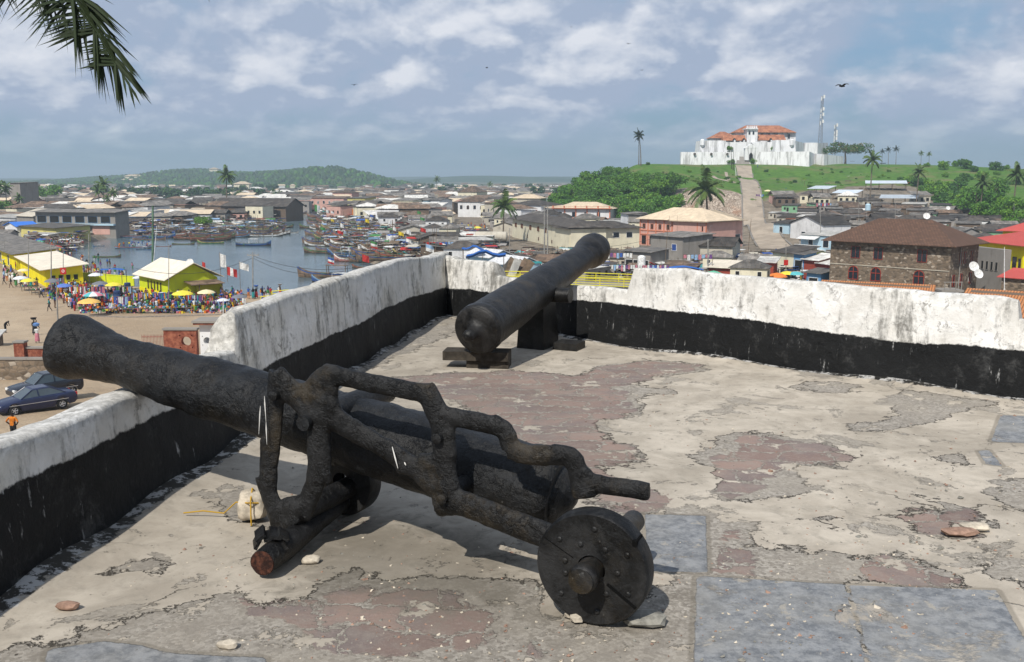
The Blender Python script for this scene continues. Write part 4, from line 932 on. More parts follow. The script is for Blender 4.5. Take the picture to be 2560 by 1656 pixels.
# --- stone building
A, B = P2(2071, 147), P2(2368, 134)
lmk('stone_building', A, B, 10, 8.1, 3.3, 'hip', 'stone_masonry', 'tile_brown', 'brown rubble stone building with brown tiled hip roof and red arched windows', cat='building', ov=1.1, fm='frame_red', z=GZ,
    wins=[('F', f, 5.6, 1.35, 1.75, 'cross') for f in (.225, .42, .78)]+[('F', f, 2.4, 1.5, 1.95, 'arch') for f in (.215, .41, .765)]+[('R', f, 5.4, .6, 1.6) for f in (.35, .5, .75)]+[('R', f, 2.3, .6, 1.6) for f in (.15, .42, .75)])
st = bpy.data.objects['stone_building']
mb = MB(); L_ = (B-A).length; mb.box((L_/2, -.04, 4.55), (L_, .1, .10)); mb.build('string_course', 'w_pale', st)
mb = MB(); mb.tube([(L_+.12, 3.2, 0), (L_+.12, 3.2, 7.8)], .07, 6); mb.build('drain_pipe', 'pole_grey', st)
# dishes on that side
def dish(p, r, az, label, el=25):
    e = empty('satellite_dish', p, az, label, 'satellite dish', 'satellite dishes')
    mb = MB(); ax = Vector((0, -math.cos(rad(el)), math.sin(rad(el)))); mb.lathe(Vector((0, -.25, .5)), ax, [(0, .02), (.05*r, r*.4), (.16*r, r*.75), (.3*r, r)], 20, cap1=False, cap0=False); mb.build('dish', 'frame_white', e, smooth='all')
    mb = MB(); mb.tube([(0, 0, 0), (0, 0, .5), (0, -.25, .5)], .04, 6); mb.tube([(0, -.3, .3), tuple(Vector((0, -.25, .5))+ax*r*.9)], .015, 4); mb.build('mount', 'pole_grey', e)
dish(at_y(2430, 676, 138), .75, .1, 'grey satellite dish beside the stone building, left one of two'); dish(at_y(2441, 694, 136), .7, .2, 'white satellite dish beside the stone building, lower right of the grey one')
dish(at_y(2315, 548, 175), .6, -.2, 'white satellite dish on the dark roof behind the stone building')
dish(at_y(477, 665, 142), .55, 0, 'white satellite dish on the ridge of the yellow-green house')
dish(at_y(2369, 525, 290), .6, -.1, 'white satellite dish before the bushes on the right slope')
for i, x in enumerate((2382, 2398, 2412)):
    p = at_y(x, 703-i*2, 137+i); mb = MB(); mb.box((0, 0, 0), (.8, .5, .6)); mb.lathe((0, -.26, 0), (0, -1, 0), [(0, .22), (.02, .22)], 12, 1)
    tag(mb.build('air_conditioner', ['frame_white', 'void_dark'], loc=p), 'white air conditioner unit low on the side of the stone building', 'air conditioner', 'air conditioners on the stone building')
mb = MB(); mb.box((0, 0, 0), (3.0, 3, .25)); mb.box((0, 1, -1.6), (2.6, 1, 3))
for k in range(4): mb.box((-1.1+.75*k, -1.4, .65), (.09, .09, 1.1))
mb.box((0, -1.4, 1.2), (2.6, .1, .1)); e = mb.build('porch_terrace', 'w_concrete', loc=at_y(2370, 725, 130)); tag(e, 'small concrete porch with white railing at the stone building corner', 'porch')
# --- red roofed yellow house and ruin
A, B = P2(2428, 172), P2(2552, 158)
lmk('yellow_house', A, B, 16, 6.5, 2.2, 'hip', 'w_limeyellow', 'roof_red', 'yellow two storey house with bright red sheet roof', ov=1.3, z=GZ, fm='frame_brown', wins=[('R', .3, 2.8, 1.2, 1.8), ('F', .85, 2.6, 1.0, 1.8), ('F', .95, 2.6, .6, 1.6)])
A, B = P2(2500, 190), P2(2600, 185); lmk('yellow_house', A, B, 10, 7.2, 1.8, 'hip', 'w_limeyellow', 'roof_red', 'rear yellow house with a second pinkish red roof at the right edge', ov=1.0, z=GZ)
A, B = P2(2425, 150), P2(2502, 143)
e, F = lmk('roofless_wall', A, B, 1.2, 7.0, 0, 'flat', 'w_concrete', None, 'grey roofless concrete shell with blind window openings beside the yellow house', cat='ruin', z=GZ, wins=[('F', f, 3.6, .55, 1.3) for f in (.35, .5, .65, .8)], fm='w_concrete', gm='void_dark')
A, B = P2(2500, 138), P2(2640, 132); lmk('low_building', A, B, 4, 3.4, 1.0, 'mono', 'stone_masonry', 'roof_red', 'low stone wing with faded red roof in front of the yellow house', cat='building', z=GZ)
# tile roofs just beyond the parapet
A, B = P2(2040, 106), P2(2311, 101); lmk('tiled_building', A, B, 5, 3.1, 1.7, 'mono', 'w_brown', 'tile_orange', 'long building with orange pantile roof just beyond the right parapet, left one', cat='building', z=-15)
A, B = P2(2392, 92), P2(2640, 87); lmk('tiled_building', A, B, 5, 3.7, 1.8, 'mono', 'w_brown', 'tile_orange', 'orange pantile roofed building at the right edge beyond the parapet', cat='building', z=-15)
A, B = P2(2400, 112), P2(2500, 106); lmk('low_building', A, B, 6, 3.0, 1.0, 'gable_y', 'w_white', 'roof_light', 'white sheet roofed outbuilding below the satellite dishes', cat='building', z=-15.5)
# --- pink school
A, B = P2(1600, 252), P2(1764, 236); wl = []
nb_ = 8; 
for i in range(nb_):
    f = (i+.5)/nb_
    if i in (0, 1, 2, 3, 4, 5, 7): wl.append(('F', f, 4.35, .95, 1.3, 'cross'))
    wl.append(('F', f, 0.3, 1.5, 2.3, 'open'))
e, F = lmk('school_building', A, B, 12, 6.9, 2.9, 'hip', 'w_pink', 'roof_tan', 'long pink and coral two storey school with beige hip roof and arcade', cat='building', z=GZ, ov=.9, fm='w_coral', gm='void_dark', wins=[q for q in wl], style='plain')
mb = MB()
for i in range(nb_+1): mb.box((F.L*i/nb_, -.07, 3.4), (.28, .16, 6.6))
for z_ in (2.9, 3.95): mb.box((F.L/2, -.075, z_), (F.L, .175, .22))
mb.build('pilasters', 'w_coral', e)
A2 = P2(1764, 236.0); B2_ = P2(1856, 247)
e2, F2 = lmk('school_wing', A2, B2_, 10, 6.7, 2.6, 'hip', 'w_pink', 'roof_tan', 'right wing of the pink school, mauve wall in shade with gablet roof', cat='building', z=GZ, ov=.85, fm='frame_white', gm='glass_dark', wins=[('F', .12, 4.2, 1.0, 1.5), ('F', .42, 4.0, 1.7, 1.8), ('F', .85, .8, 2.2, 2.4, 'plain')])
# --- yellow L building
wn = [('F', f, 3.2, .8, 1.25, 'shutters') for f in (.08, .2, .36, .5, .62, .8)]+[('F', f, .8, .6, .8) for f in (.3, .5, .72)]
A, B = P2(1281, 285), P2(1427, 232)
lmk('apartment_house', A, B, 9, 5.6, 1.6, 'hip', 'w_cream', 'roof_dark', 'long cream two storey block with shuttered windows behind the coconut palm', cat='building', z=GZ, ov=.9, fm='frame_brown', gm='shutter', wins=wn)
A, B = P2(1424, 232.4), P2(1598, 238)
lmk('apartment_house', A, B, 10, 5.3, 1.5, 'hip', 'w_cream', 'roof_dark', 'cream wing with square dark windows behind the second cannon muzzle', cat='building', z=GZ, ov=.9, fm='frame_white', gm='glass_dark', wins=[('F', f, 2.9, 1.6, 1.3) for f in (.12, .34, .66, .85)])
# --- white with red trim
A, B = P2(1384, 352), P2(1524, 346)
e, F = lmk('corner_house', A, B, 12, 6.2, 2.4, 'hip', 'w_white', 'roof_tan', 'white two storey building with red brown pilasters and terrace balustrade', cat='building', z=GZ, ov=.6, fm='frame_white', gm='glass_dark', wins=[('F', f, 3.2, 1.3, 1.9) for f in (.12, .36, .58, .8)])
mb = MB()
for i in range(6): mb.box((F.L*i/5, -.1, 3.1), (.4, .22, 6.2)); mb.box((F.L*i/5, -.9, 6.9), (.45, .45, .9))
mb.box((F.L/2, -.11, 2.9), (F.L, .24, .3)); mb.box((F.L/2, -.9, 7.1), (F.L+1, .10, .10)); mb.box((F.L/2, -.5, 6.42), (F.L+1.6, 1.6, .2)); mb.build('trim', 'w_coral', e)
A, B = P2(1364, 368), P2(1384, 352.4); lmk('corner_house', A, B, 10, 6.2, 1.0, 'hip', 'w_white', 'roof_tan', 'left bay of the white and red building facing the palm', cat='building', z=GZ, fm='w_coral', wins=[('F', .3, 3.2, 1.2, 1.9), ('F', .75, 3.2, 1.2, 1.9)])
A, B = P2(1275, 378), P2(1352, 366); lmk('white_house', A, B, 12, 7.0, 1.7, 'hip', 'w_white', 'roof_dark', 'white two storey house with maroon shutters right of the palm crown', cat='building', z=GZ, fm='frame_red', gm='shutter', wins=[('F', f, 3.6, 1.2, 1.6) for f in (.2, .5, .85)])
A, B = P2(1280, 398), P2(1350, 394); lmk('white_house', A, B, 8, 9.0, 1.6, 'hip', 'w_pale', 'roof_tan', 'tan roofed house standing behind the white shuttered house', cat='building', z=GZ)
A, B = P2(1212, 384), P2(1245, 376); lmk('plain_house', A, B, 10, 7.5, 1.5, 'hip', 'w_pale', 'roof_brown', 'tall beige house left of the palm crown', cat='building', z=GZ, wins=[('F', .3, 4, .9, 1.3), ('F', .7, 4, .9, 1.3)])
A, B = P2(1551, 300), P2(1570, 292); lmk('plain_house', A, B, 5, 6.6, .4, 'mono', 'w_white', 'roof_grey', 'narrow white house left of the pink school roof', cat='building', z=GZ)
A, B = P2(1570, 292), P2(1598, 290); lmk('plain_house', A, B, 6, 6.4, .4, 'mono', 'w_concrete', 'roof_grey', 'grey house with blue window left of the pink school', cat='building', z=GZ, gm='w_darkblue', wins=[('F', .5, 3, 1.4, 1.6)])
A, B = P2(1145, 560), P2(1192, 555); lmk('far_villa', A, B, 14, 7.6, 3.4, 'hip', 'w_cream', 'roof_brown', 'cream villa with brown hip roof, high above the far town', cat='building', z=GZ+1.5, wins=[('F', f, 3.6, 1.3, 2) for f in (.15, .4, .65, .88)])
# centre row of old merchants' houses
for (x0, x1, Y, d, hh, rh, k, wm, rm, lb) in ((982, 1032, 445, 10, 7.0, .8, 'mono', 'w_cream', 'roof_grey', 'pale yellow two storey house with arched balcony by the harbour head'), (1036, 1070, 452, 9, 7.0, .7, 'mono', 'w_lightblue', 'roof_grey', 'pale blue house right of the yellow balcony house'),
        (1072, 1100, 450, 9, 7.0, 1.0, 'gable', 'w_white', 'roof_grey', 'white house with dark windows in the harbour row'), (1145, 1212, 430, 12, 6.8, 2.0, 'hip', 'w_white', 'roof_brown', 'white house with brown hip roof above the fish market road'),
        (870, 914, 470, 10, 7.5, .5, 'mono', 'w_yellow', 'roof_grey', 'olive yellow block behind the boat flags'), (775, 860, 520, 10, 6.5, .8, 'mono', 'w_pink', 'roof_brown', 'long faded pink building behind the packed boats'), (730, 775, 560, 10, 6, 1.0, 'gable', 'w_pale', 'roof_grey', 'pale house at the foot of the wooded hill'),
        (832, 880, 600, 10, 8, 1.5, 'hip', 'w_pink', 'roof_brown', 'tall dull pink house behind the olive block'), (1000, 1045, 425, 8, 3.2, 1.9, 'hip', 'w_white', 'roof_teal', 'white market shed with turquoise roof behind the boats')):
    A, B = P2(x0, Y), P2(x1, Y-4)
    n = max(2, int((B-A).length/3))
    lmk('town_house', A, B, d, hh, rh, k, wm, rm, lb, z=GZ, fm='frame_white' if wm != 'w_white' else 'frame_brown', wins=[('F', (i+.5)/n, hh*.52, 1.1, 1.6, 'arch' if i % 2 else 'plain') for i in range(n)] if hh > 5 else ())
# --- left side landmarks
A, B = P2(92, 302), P2(292, 296)
e, F = lmk('market_hall', A, B, 7, 6.9, .7, 'mono', 'w_concrete', 'roof_grey', 'long two storey concrete market hall with open dark upper bays', cat='building', z=GZ, ov=1.2, fm='w_blue', gm='void_dark', wins=[('F', f, 3.6, 3.2, 2.0) for f in (.08, .24, .40, .56, .72, .88)]+[('F', f, .2, 3.0, 2.3) for f in (.40, .56)])
mb = MB(); mb.box((F.L/2, -.5, 3.1), (F.L, 1.2, .5)); mb.build('balcony', 'w_lightblue', e)
mb = MB(); mb.box((F.L*.82, -.06, 1.4), (6, .1, 2.7)); mb.build('painted_panel', 'w_pink', e)
A, B = P2(46, 286), P2(142, 272); lmk('low_block', A, B, 10, 3.4, .5, 'mono', 'w_yellow', 'roof_grey', 'low ochre block with wide grey roof before the market hall', cat='building', z=GZ, ov=.8, gm='w_darkblue', wins=[('F', .3, .8, 1.4, 1.2)])
A, B = P2(14, 290), P2(44, 284); lmk('small_house', A, B, 6, 3.2, 1.2, 'gable_y', 'w_white', 'tarp_blue', 'small white house with blue roof at the left edge', z=GZ)
A, B = P2(44, 318), P2(86, 312); lmk('small_house', A, B, 7, 5.0, 2.2, 'mono', 'w_concrete', 'roof_cream', 'grey house with pale cream roof left of the market hall', z=GZ)
A, B = P2(-30, 345), P2(40, 335); lmk('small_house', A, B, 8, 3.6, .8, 'mono', 'w_white', 'roof_light', 'low white roofed shed at the left edge', z=GZ)
A, B = P2(296, 372), P2(341, 368); lmk('small_house', A, B, 7, 4.4, 1.3, 'gable_y', 'w_blue', 'roof_light', 'bright blue walled house with pale roof beside the market hall', z=GZ)
A, B = P2(342, 378), P2(375, 374); lmk('small_house', A, B, 7, 4.4, .4, 'mono', 'w_white', 'roof_light', 'plain white house right of the blue one', z=GZ)
A, B = P2(32, 430), P2(56, 428); lmk('tower_block', A, B, 10, 15, .4, 'mono', 'w_concrete', 'roof_grey', 'tall square concrete block among palms far left', cat='building', z=GZ)
A, B = P2(531, 418), P2(716, 408); e, F = lmk('warehouse', A, B, 15, 5.2, 3.4, 'gable', 'w_brown', 'roof_dark', 'long dark warehouse with heavy grey pitched roof across the harbour', cat='building', z=GZ, ov=.8)
# yellow-green building pair with long grey shed
A, B = P2(52, 180), P2(116, 154)
e, F = lmk('market_shed', A, B, 5.6, 2.9, .7, 'mono', 'w_limeyellow', 'roof_cream', 'yellow walled market shed with cream roof, at the end of the long grey shed', cat='building', z=GZ, ov=.9, fm='w_lime', gm='void_dark', wins=[('R', f, 1.0, .7, .9) for f in (.2, .4, .6, .8)])
A, B = P2(-70, 232), P2(44, 183); e, F = lmk('market_shed', A, B, 7, 3.1, .9, 'mono', 'w_limeyellow', 'roof_grey', 'long grey roofed market shed with yellow wall beside the plaza', cat='building', z=GZ, ov=1.0, gm='void_dark', wins=[('F', f, .3, 1.5, 2.0) for f in (.55, .7, .85)])
B = P2(421, 138.5); A = B+Vector((-7.3, 8.3, 0))
e, F = lmk('yellow_green_house', A, B, 7.6, 2.9, 2.3, 'gable', 'w_lime', 'roof_cream', 'bright yellow-green house with cream gable roof on the harbour bank', z=GZ, ov=.75, fm='w_olive', gm='void_dark', wins=[('F', f, .95, .55, 1.35) for f in (.34, .45, .56, .67, .78)])
mb = MB(); mb.box((F.L/2, -.04, .5), (F.L, .08, .9)); mb.build('plinth_band', 'w_limeyellow', e)
mb = MB(); mb.box((F.L+1.5, 4.9, 2.3), (3.2, 5.0, .08), tilt=Matrix.Rotation(rad(6), 3, 'Y')); mb.box((F.L+2.9, 3.5, 1.1), (.12, .12, 2.2)); mb.box((F.L+2.9, 7.0, 1.1), (.12, .12, 2.2)); mb.build('lean_to', 'roof_brown', e)
mb = MB(); mb.box((F.L+1.0, 5.8, 1.0), (1.8, 3.2, 2.0)); mb.build('side_wall', 'w_olive', e)
for (a, b2) in ((P2(160, 165), P2(336, 156)),):
    F = Frame(a, b2); mb = MB(); mb.box((F.L/2, 0, .75), (F.L, .15, 1.5)); mb.box((F.L/2, 0, 1.55), (F.L+.1, .25, .1)); o = mb.build('market_wall', 'w_lime', loc=a); o.location.z = GZ; o.rotation_euler = (0, 0, F.rz); tag(o, 'low yellow-green boundary wall between the shed and the house', 'wall')

# --- right slope landmarks
def lm3(name, x0, x1, Y0, Y1, d, hh, rh, k, wm, rm, lb, **kw):
    A, B = P2(x0, Y0), P2(x1, Y1); return lmk(name, A, B, d, hh, rh, k, wm, rm, lb, **kw)
lm3('white_house', 1975, 2056, 262, 250, 9, 4.6, 2.2, 'gable_y', 'w_white', 'roof_dark', 'white gable fronted house with stained wall right of the path', wins=[('F', .42, .6, 1.6, 1.8)], ov=.4)
e, F = lm3('balcony_house', 2000, 2084, 205, 198, 7, 5.6, .6, 'mono', 'w_lightblue', 'roof_light', 'pale blue two storey house with white balustrade and white awning', wins=[('F', .3, 3.1, 1.1, 1.6), ('F', .75, 3.1, 1.4, 1.6)], ov=.3, fm='frame_white')
mb = MB(); mb.box((F.L*.3, -1.0, 5.0), (F.L*.55, 1.9, .07), tilt=Matrix.Rotation(rad(18), 3, 'X')); mb.build('awning', 'frame_white', e)
mb = MB(); mb.box((F.L*.35, -.9, 2.5), (F.L*.75, 1.8, .2))
for k in range(16): mb.box((F.L*(.0+.047*k), -1.75, 3.05), (.10, .10, .8))
mb.box((F.L*.35, -1.75, 3.5), (F.L*.75, .14, .12)); mb.build('balustrade', 'frame_white', e)
lm3('blue_house', 1933, 1972, 272, 268, 6, 3.0, .7, 'mono', 'w_lightblue', 'roof_dark', 'small sky blue house beside the path', doors=[('F', .5, 0, 1.0, 2.0)])
lm3('kiosk', 1984, 2012, 178, 174, 4, 4.2, -.8, 'mono', 'w_lime', 'roof_light', 'lime green kiosk below the balcony house', cat='kiosk')
lm3('kiosk', 2008, 2044, 166, 163, 4, 3.6, .9, 'mono', 'w_red', 'roof_light', 'dark red timber kiosk with white sheet roof, left of two', cat='kiosk')
lm3('kiosk', 2044, 2074, 163, 160, 4, 3.2, .8, 'mono', 'w_red', 'roof_light', 'dark red timber kiosk touching the stone building', cat='kiosk', doors=[('F', .6, 0, 1.4, 1.8)])
lm3('kiosk', 2015, 2050, 150, 148, 3, 2.9, .5, 'mono', 'w_blue', 'roof_grey', 'blue and white kiosk before the red kiosks', cat='kiosk', doors=[('F', .5, .9, 1.6, 1.2)])
lm3('kiosk', 1982, 2008, 168, 166, 3, 4.4, .4, 'mono', 'w_blue', 'roof_grey', 'bright blue doorway shop at the street corner', cat='shop', doors=[('F', .5, .1, 1.7, 3.2)])
lm3('low_house', 1930, 1982, 172, 168, 6, 4.4, 1.0, 'mono', 'w_cream', 'roof_dark', 'cream low house with grey roof behind the orange umbrella', doors=[('F', .5, 0, 1.0, 2.2)])
lm3('kiosk', 1894, 1932, 158, 157, 4, 3.8, .6, 'mono', 'w_red', 'roof_light', 'dark red kiosk with white awning roof near the parapet', cat='kiosk', doors=[('F', .3, 0, 1.0, 2.1)])
lm3('kiosk', 1768, 1830, 160, 158, 5, 2.8, .8, 'mono', 'w_red', 'roof_cream', 'low red kiosk with wide cream roof near the parapet', cat='kiosk')
lm3('grey_house', 1625, 1705, 196, 188, 8, 6.0, .5, 'mono', 'w_concrete', 'roof_grey', 'grey cement two storey house before the pink school', wins=[('F', .75, 3.2, 1.3, 1.3)], gm='w_darkblue')
lm3('grey_house', 1705, 1830, 192, 188, 8, 4.2, 1.6, 'gable', 'w_pale', 'roof_dark', 'long low house with dark sheet roof before the school wing')
lm3('shop_row', 1560, 1625, 180, 176, 6, 4.0, .4, 'mono', 'w_concrete', 'roof_grey', 'grey shop row with dark open fronts left of the cement house', cat='shop', doors=[('F', .2, 0, 1.6, 2.4), ('F', .5, 0, 1.6, 2.4), ('F', .8, 0, 1.6, 2.4)])
lm3('shop_row', 1655, 1730, 160, 158, 5, 2.8, .4, 'mono', 'w_red', 'roof_brown', 'maroon shed with blue tarpaulin beside it near the parapet', cat='shop')
lm3('low_house', 1400, 1545, 152, 150, 6, 3.0, .6, 'mono', 'w_brown', 'roof_light', 'dark open stall building with pale roof behind the second cannon', cat='shop')
for (x0, x1, Y, rz_, lb) in ((2165, 2265, 402, 0, 'upper pale blue sheet canopy on posts at the top of the slope'), (2200, 2290, 352, 0, 'lower pale blue sheet canopy on posts on the slope'), (2082, 2140, 372, 0, 'small white sheet canopy on posts left of the pale blue ones'), (2020, 2068, 384, 0, 'white canopy beside the path top')):
    A, B = P2(x0, Y), P2(x1, Y-5); F = Frame(A, B); e = empty('open_canopy', (A.x, A.y, min(A.z, B.z)), F.rz, lb, 'canopy', 'sheet roof canopies on the slope')
    roof_mb(F.L, 8, 3.2, 1.1, 'mono', .4).build('roof', 'roof_blue_white', e); LM.append((F.o+F.u*F.L/2+F.v*4, 7))
    for i in range(4):
        for yy in (0, 8): mb = MB(); mb.box((F.L*i/3, yy, 1.5+(.55 if yy else 0)), (.2, .2, 3.0+(1.1 if yy else 0))); mb.build('post', 'timber', e)
    mb = MB(); r3 = random.Random(int(Y))
    for i in range(14): mb.box((r3.uniform(0, F.L), r3.uniform(1, 7), .5), (r3.uniform(.8, 2), r3.uniform(.8, 2), r3.uniform(.6, 1.6)), rot=r3.uniform(0, 3), mi=i % 2)
    tag(mb.build('clay_ovens', ['w_brown', 'timber'], loc=e.location), 'smoking ovens and crates under the '+lb.split(' at')[0].split(' on')[0], 'ovens', 'ovens under the slope canopies')

# ---------------------------------------------------------------- path up the hill
simple('path_concrete', (.36, .30, .235), .95, .1, .18, .25)
def strip(name, ctr, wid, mt, lift=.06, step=4):
    pts = [Vector(p) for p in ctr]; res = []
    for i in range(len(pts)-1):
        n = max(1, int((pts[i+1]-pts[i]).length/step))
        for k in range(n): res.append((pts[i].lerp(pts[i+1], k/n), wid[i]+(wid[i+1]-wid[i])*k/n))
    res.append((pts[-1], wid[-1])); vs = []; fs = []; m_ = 6
    for i, (p, w_) in enumerate(res):
        a = res[max(i-1, 0)][0]; c = res[min(i+1, len(res)-1)][0]; d = (c-a); d.z = 0; d.normalize(); n = Vector((d.y, -d.x, 0))
        for j in range(m_+1):
            q = p+n*w_*(j/m_-.5); vs.append((q.x, q.y, gz(q.x, q.y)+lift))
    for i in range(len(res)-1):
        for j in range(m_): a = i*(m_+1)+j; fs.append((a, a+1, a+m_+2, a+m_+1))
    mb = MB(); mb.add(vs, fs); o = mb.build(name, mt, smooth='all'); tag(o, kind='structure'); return o, res
pc = [P2(1945, 236), P2(1925, 258), P2(1905, 285), P2(1888, 330), P2(1880, 373), P2(1871, 430), P2(1864, 461), P2(1860, 484), P2(1858, 492)]
_, pr = strip('path', pc, [8.5, 7.6, 7.3, 7.3, 7.3, 7.3, 7.0, 7.4, 8], 'path_concrete', .12)
for sgn, lb in ((-1, 'low concrete kerb wall along the left of the hill path'), (1, 'low concrete kerb wall along the right of the hill path')):
    mb = MB()
    for i in range(2, len(pr)-6):
        (p, w_), (q, w2_) = pr[i], pr[i+1]; d = (q-p).normalized(); n = Vector((d.y, -d.x, 0)); a = p+n*w_*.53*sgn; c = q+n*w2_*.53*sgn
        if i % 7 == 5: continue
        mb.tube([(a.x, a.y, gz(a.x, a.y)+.3), (c.x, c.y, gz(c.x, c.y)+.3)], .28, 4)
    tag(mb.build('kerb_wall', 'w_concrete'), lb, 'kerb')
strip('footpath', [P2(1780, 445), P2(1790, 432), P2(1812, 425), P2(1840, 415), P2(1862, 418)], [2, 2, 2.5, 3, 3], 'path_concrete', .15)
strip('footpath', [P2(1815, 470), P2(1818, 450), P2(1822, 428)], [1.5, 1.5, 1.5], 'path_concrete', .18)

# ---------------------------------------------------------------- fort on the hill
ft = empty('hill_fort', (gx(1860, 505, 8), 505, 0), 0, 'white walled fort with orange tile roofs and square tower on the hilltop', 'fort')
def FP(px, py, Y): return at_y(px, py, Y)-Vector(ft.location)
def fbox(name, px0, px1, pyt, pyb, Y, d, mt='fort_white', lean=0.0, parent=ft, extra=6):
    a = FP(px0, pyb, Y); b2 = FP(px1, pyb, Y); t = FP(px0, pyt, Y); x0, x1, z0, z1 = a.x, b2.x, a.z-extra, t.z; y0 = a.y
    mb = MB(); l = lean
    mb.add([(x0-l, y0-l, z0), (x1+l, y0-l, z0), (x1+l, y0+d, z0), (x0-l, y0+d, z0), (x0, y0, z1), (x1, y0, z1), (x1, y0+d, z1), (x0, y0+d, z1)], [(0, 3, 2, 1), (4, 5, 6, 7), (0, 1, 5, 4), (1, 2, 6, 5), (2, 3, 7, 6), (3, 0, 4, 7)])
    return mb.build(name, mt, parent)
# scale of zoom 6: px = 1580+x*.2688, py = 220+y*.2688
fz6 = lambda x, y: (1580+x*.2688, 220+y*.2688)
def fprism(name, pts, Y, d, mt='fort_white', dyaw=None):
    """front outline in zoom coords, extruded away by d"""
    loop = [FP(*fz6(x, y), Y) for x, y in pts]
    mb = MB(); mb.prism(loop, (0, d, 0)); return mb.build(name, mt, ft)
def fquadwall(name, p, q, mt='fort_white', th=2.0):
    """wall between two (x, ytop, ybottom, Y) stations, battered"""
    loopf = [FP(*fz6(p[0], p[1]), p[3]), FP(*fz6(q[0], q[1]), q[3]), FP(*fz6(q[0], q[2]), q[3]-.8)+Vector((0, 0, -4)), FP(*fz6(p[0], p[2]), p[3]-.8)+Vector((0, 0, -4))]
    mb = MB(); mb.prism(loopf, (0, th, 0)); return mb.build(name, mt, ft)
fquadwall('outer_wall', (455, 597, 700, 500), (1000, 597, 690, 500)); fquadwall('outer_wall', (1085, 597, 690, 500), (1650, 592, 730, 490))
fquadwall('outer_wall', (1650, 592, 730, 490), (1700, 615, 722, 505)); fquadwall('outer_wall', (1700, 612, 722, 505), (1785, 618, 724, 498)); fquadwall('outer_wall', (1785, 618, 724, 498), (1968, 638, 726, 520))
fbox('bastion', *[fz6(640, 0)[0], fz6(870, 0)[0], fz6(0, 490)[1], fz6(0, 600)[1]], 508, 14, lean=1.2); fbox('bastion', fz6(1335, 0)[0], fz6(1510, 0)[0], fz6(0, 485)[1], fz6(0, 600)[1], 508, 14, lean=1.2)
fquadwall('bastion_flank', (1510, 490, 600, 508), (1625, 520, 600, 530)); fbox('curtain_wall', fz6(870, 0)[0], fz6(1340, 0)[0], fz6(0, 505)[1], fz6(0, 610)[1], 516, 6)
fbox('rear_bastion', fz6(1610, 0)[0], fz6(1720, 0)[0], fz6(0, 510)[1], fz6(0, 620)[1], 525, 12, lean=.6); fquadwall('rear_bastion', (1718, 515, 615, 525), (1825, 510, 615, 545))
fbox('barracks', fz6(735, 0)[0], fz6(1000, 0)[0], fz6(0, 466)[1], fz6(0, 520)[1], 528, 10); fbox('barracks', fz6(965, 0)[0], fz6(1520, 0)[0], fz6(0, 415)[1], fz6(0, 520)[1], 534, 12)
fbox('tower', fz6(1068, 0)[0], fz6(1165, 0)[0], fz6(0, 378)[1], fz6(0, 520)[1], 518, 8)
def froof(x0, x1, ye, yr, Y, d, rinset=0.0, nm='roof'):
    e0, e1, r0 = FP(*fz6(x0, ye), Y), FP(*fz6(x1, ye), Y), FP(*fz6(x0, yr), Y+d/2); h_ = r0.z-e0.z; L = e1.x-e0.x
    k = d/2 if rinset is None else rinset*L
    mb = MB(); mb.add([e0, e1, e1+Vector((0, d, 0)), e0+Vector((0, d, 0)), e0+Vector((k, d/2, h_)), e1+Vector((-k, d/2, h_))], [(0, 1, 5, 4), (1, 2, 5), (2, 3, 4, 5), (3, 0, 4), (3, 2, 1, 0)]); return mb.build(nm, 'fort_tile', ft)
froof(955, 1535, 415, 350, 532, 16, .23); froof(730, 1000, 468, 408, 526, 14, .42); froof(850, 1065, 490, 440, 519, 8, .02, 'roof'); froof(1175, 1435, 487, 436, 519, 8, .02, 'roof')
for x in (955, 1045, 1295):
    p = FP(*fz6(x, 485), 517.5); mb = MB(); mb.prism([p+Vector(q) for q in ((-1.3, 0, -.9), (1.3, 0, -.9), (0, 0, 1.0))], (0, 3, 0)); mb.build('dormer', 'void_dark', ft)
    mb = MB(); mb.prism([p+Vector((a, -.2, c)) for a, c in ((-.45, -1.3), (.45, -1.3), (.45, -.2), (0, .15), (-.45, -.2))], (0, .15, 0)); mb.build('dormer_window', 'fort_white', ft)
for x in (1093, 1130):
    p = FP(*fz6(x, 418), 517.9); mb = MB(); mb.prism([p+Vector((a, -.1, c)) for a, c in ((-.45, -.85), (.45, -.85), (.45, .5), (.2, .85), (-.2, .85), (-.45, .5))], (0, .3, 0)); mb.build('tower_window', 'glass_dark', ft)
for i in range(6):
    p = FP(*fz6(1073+i*17.5, 362), 517.4); mb = MB(); mb.box((p.x, p.y+.4, p.z-.2), (.55, .6, 1.3)); mb.build('battlement', 'fort_white', ft)
p = FP(*fz6(1116, 376), 517.3); mb = MB(); mb.box((p.x, p.y+4, p.z-.2), (6.3, 9, .6)); mb.build('tower_cornice', 'fort_white', ft)
for x in (1210, 1275, 1345): p = FP(*fz6(x, 432), 533.7); mb = MB(); mb.box((p.x, p.y, p.z), (1.2, .3, .7)); mb.build('barrack_window', 'shutter', ft)
p = FP(*fz6(1460, 448), 533.7); mb = MB(); mb.box((p.x, p.y, p.z), (1.0, .3, 2.2)); mb.build('barrack_window', 'glass_dark', ft)
for x in (585, 740, 890, 1230, 1357, 1480): p = FP(*fz6(x, 615), 498.6); mb = MB(); mb.lathe((p.x, p.y+1.2, p.z), (0, -1, 0), [(0, .6), (1.1, .6)], 12); mb.build('gun_port', 'shutter', ft)
for x in (660, 1495): p = FP(*fz6(x, 505), 506); mb = MB(); mb.lathe((p.x, p.y+1.5, p.z-2.5), (0, 0, 1), [(0, .5), (1.0, 1.2), (3.6, 1.2), (4.1, .4)], 12); mb.build('sentry_turret', 'fort_white', ft)
mb = MB(); p = FP(*fz6(1105, 585), 499)
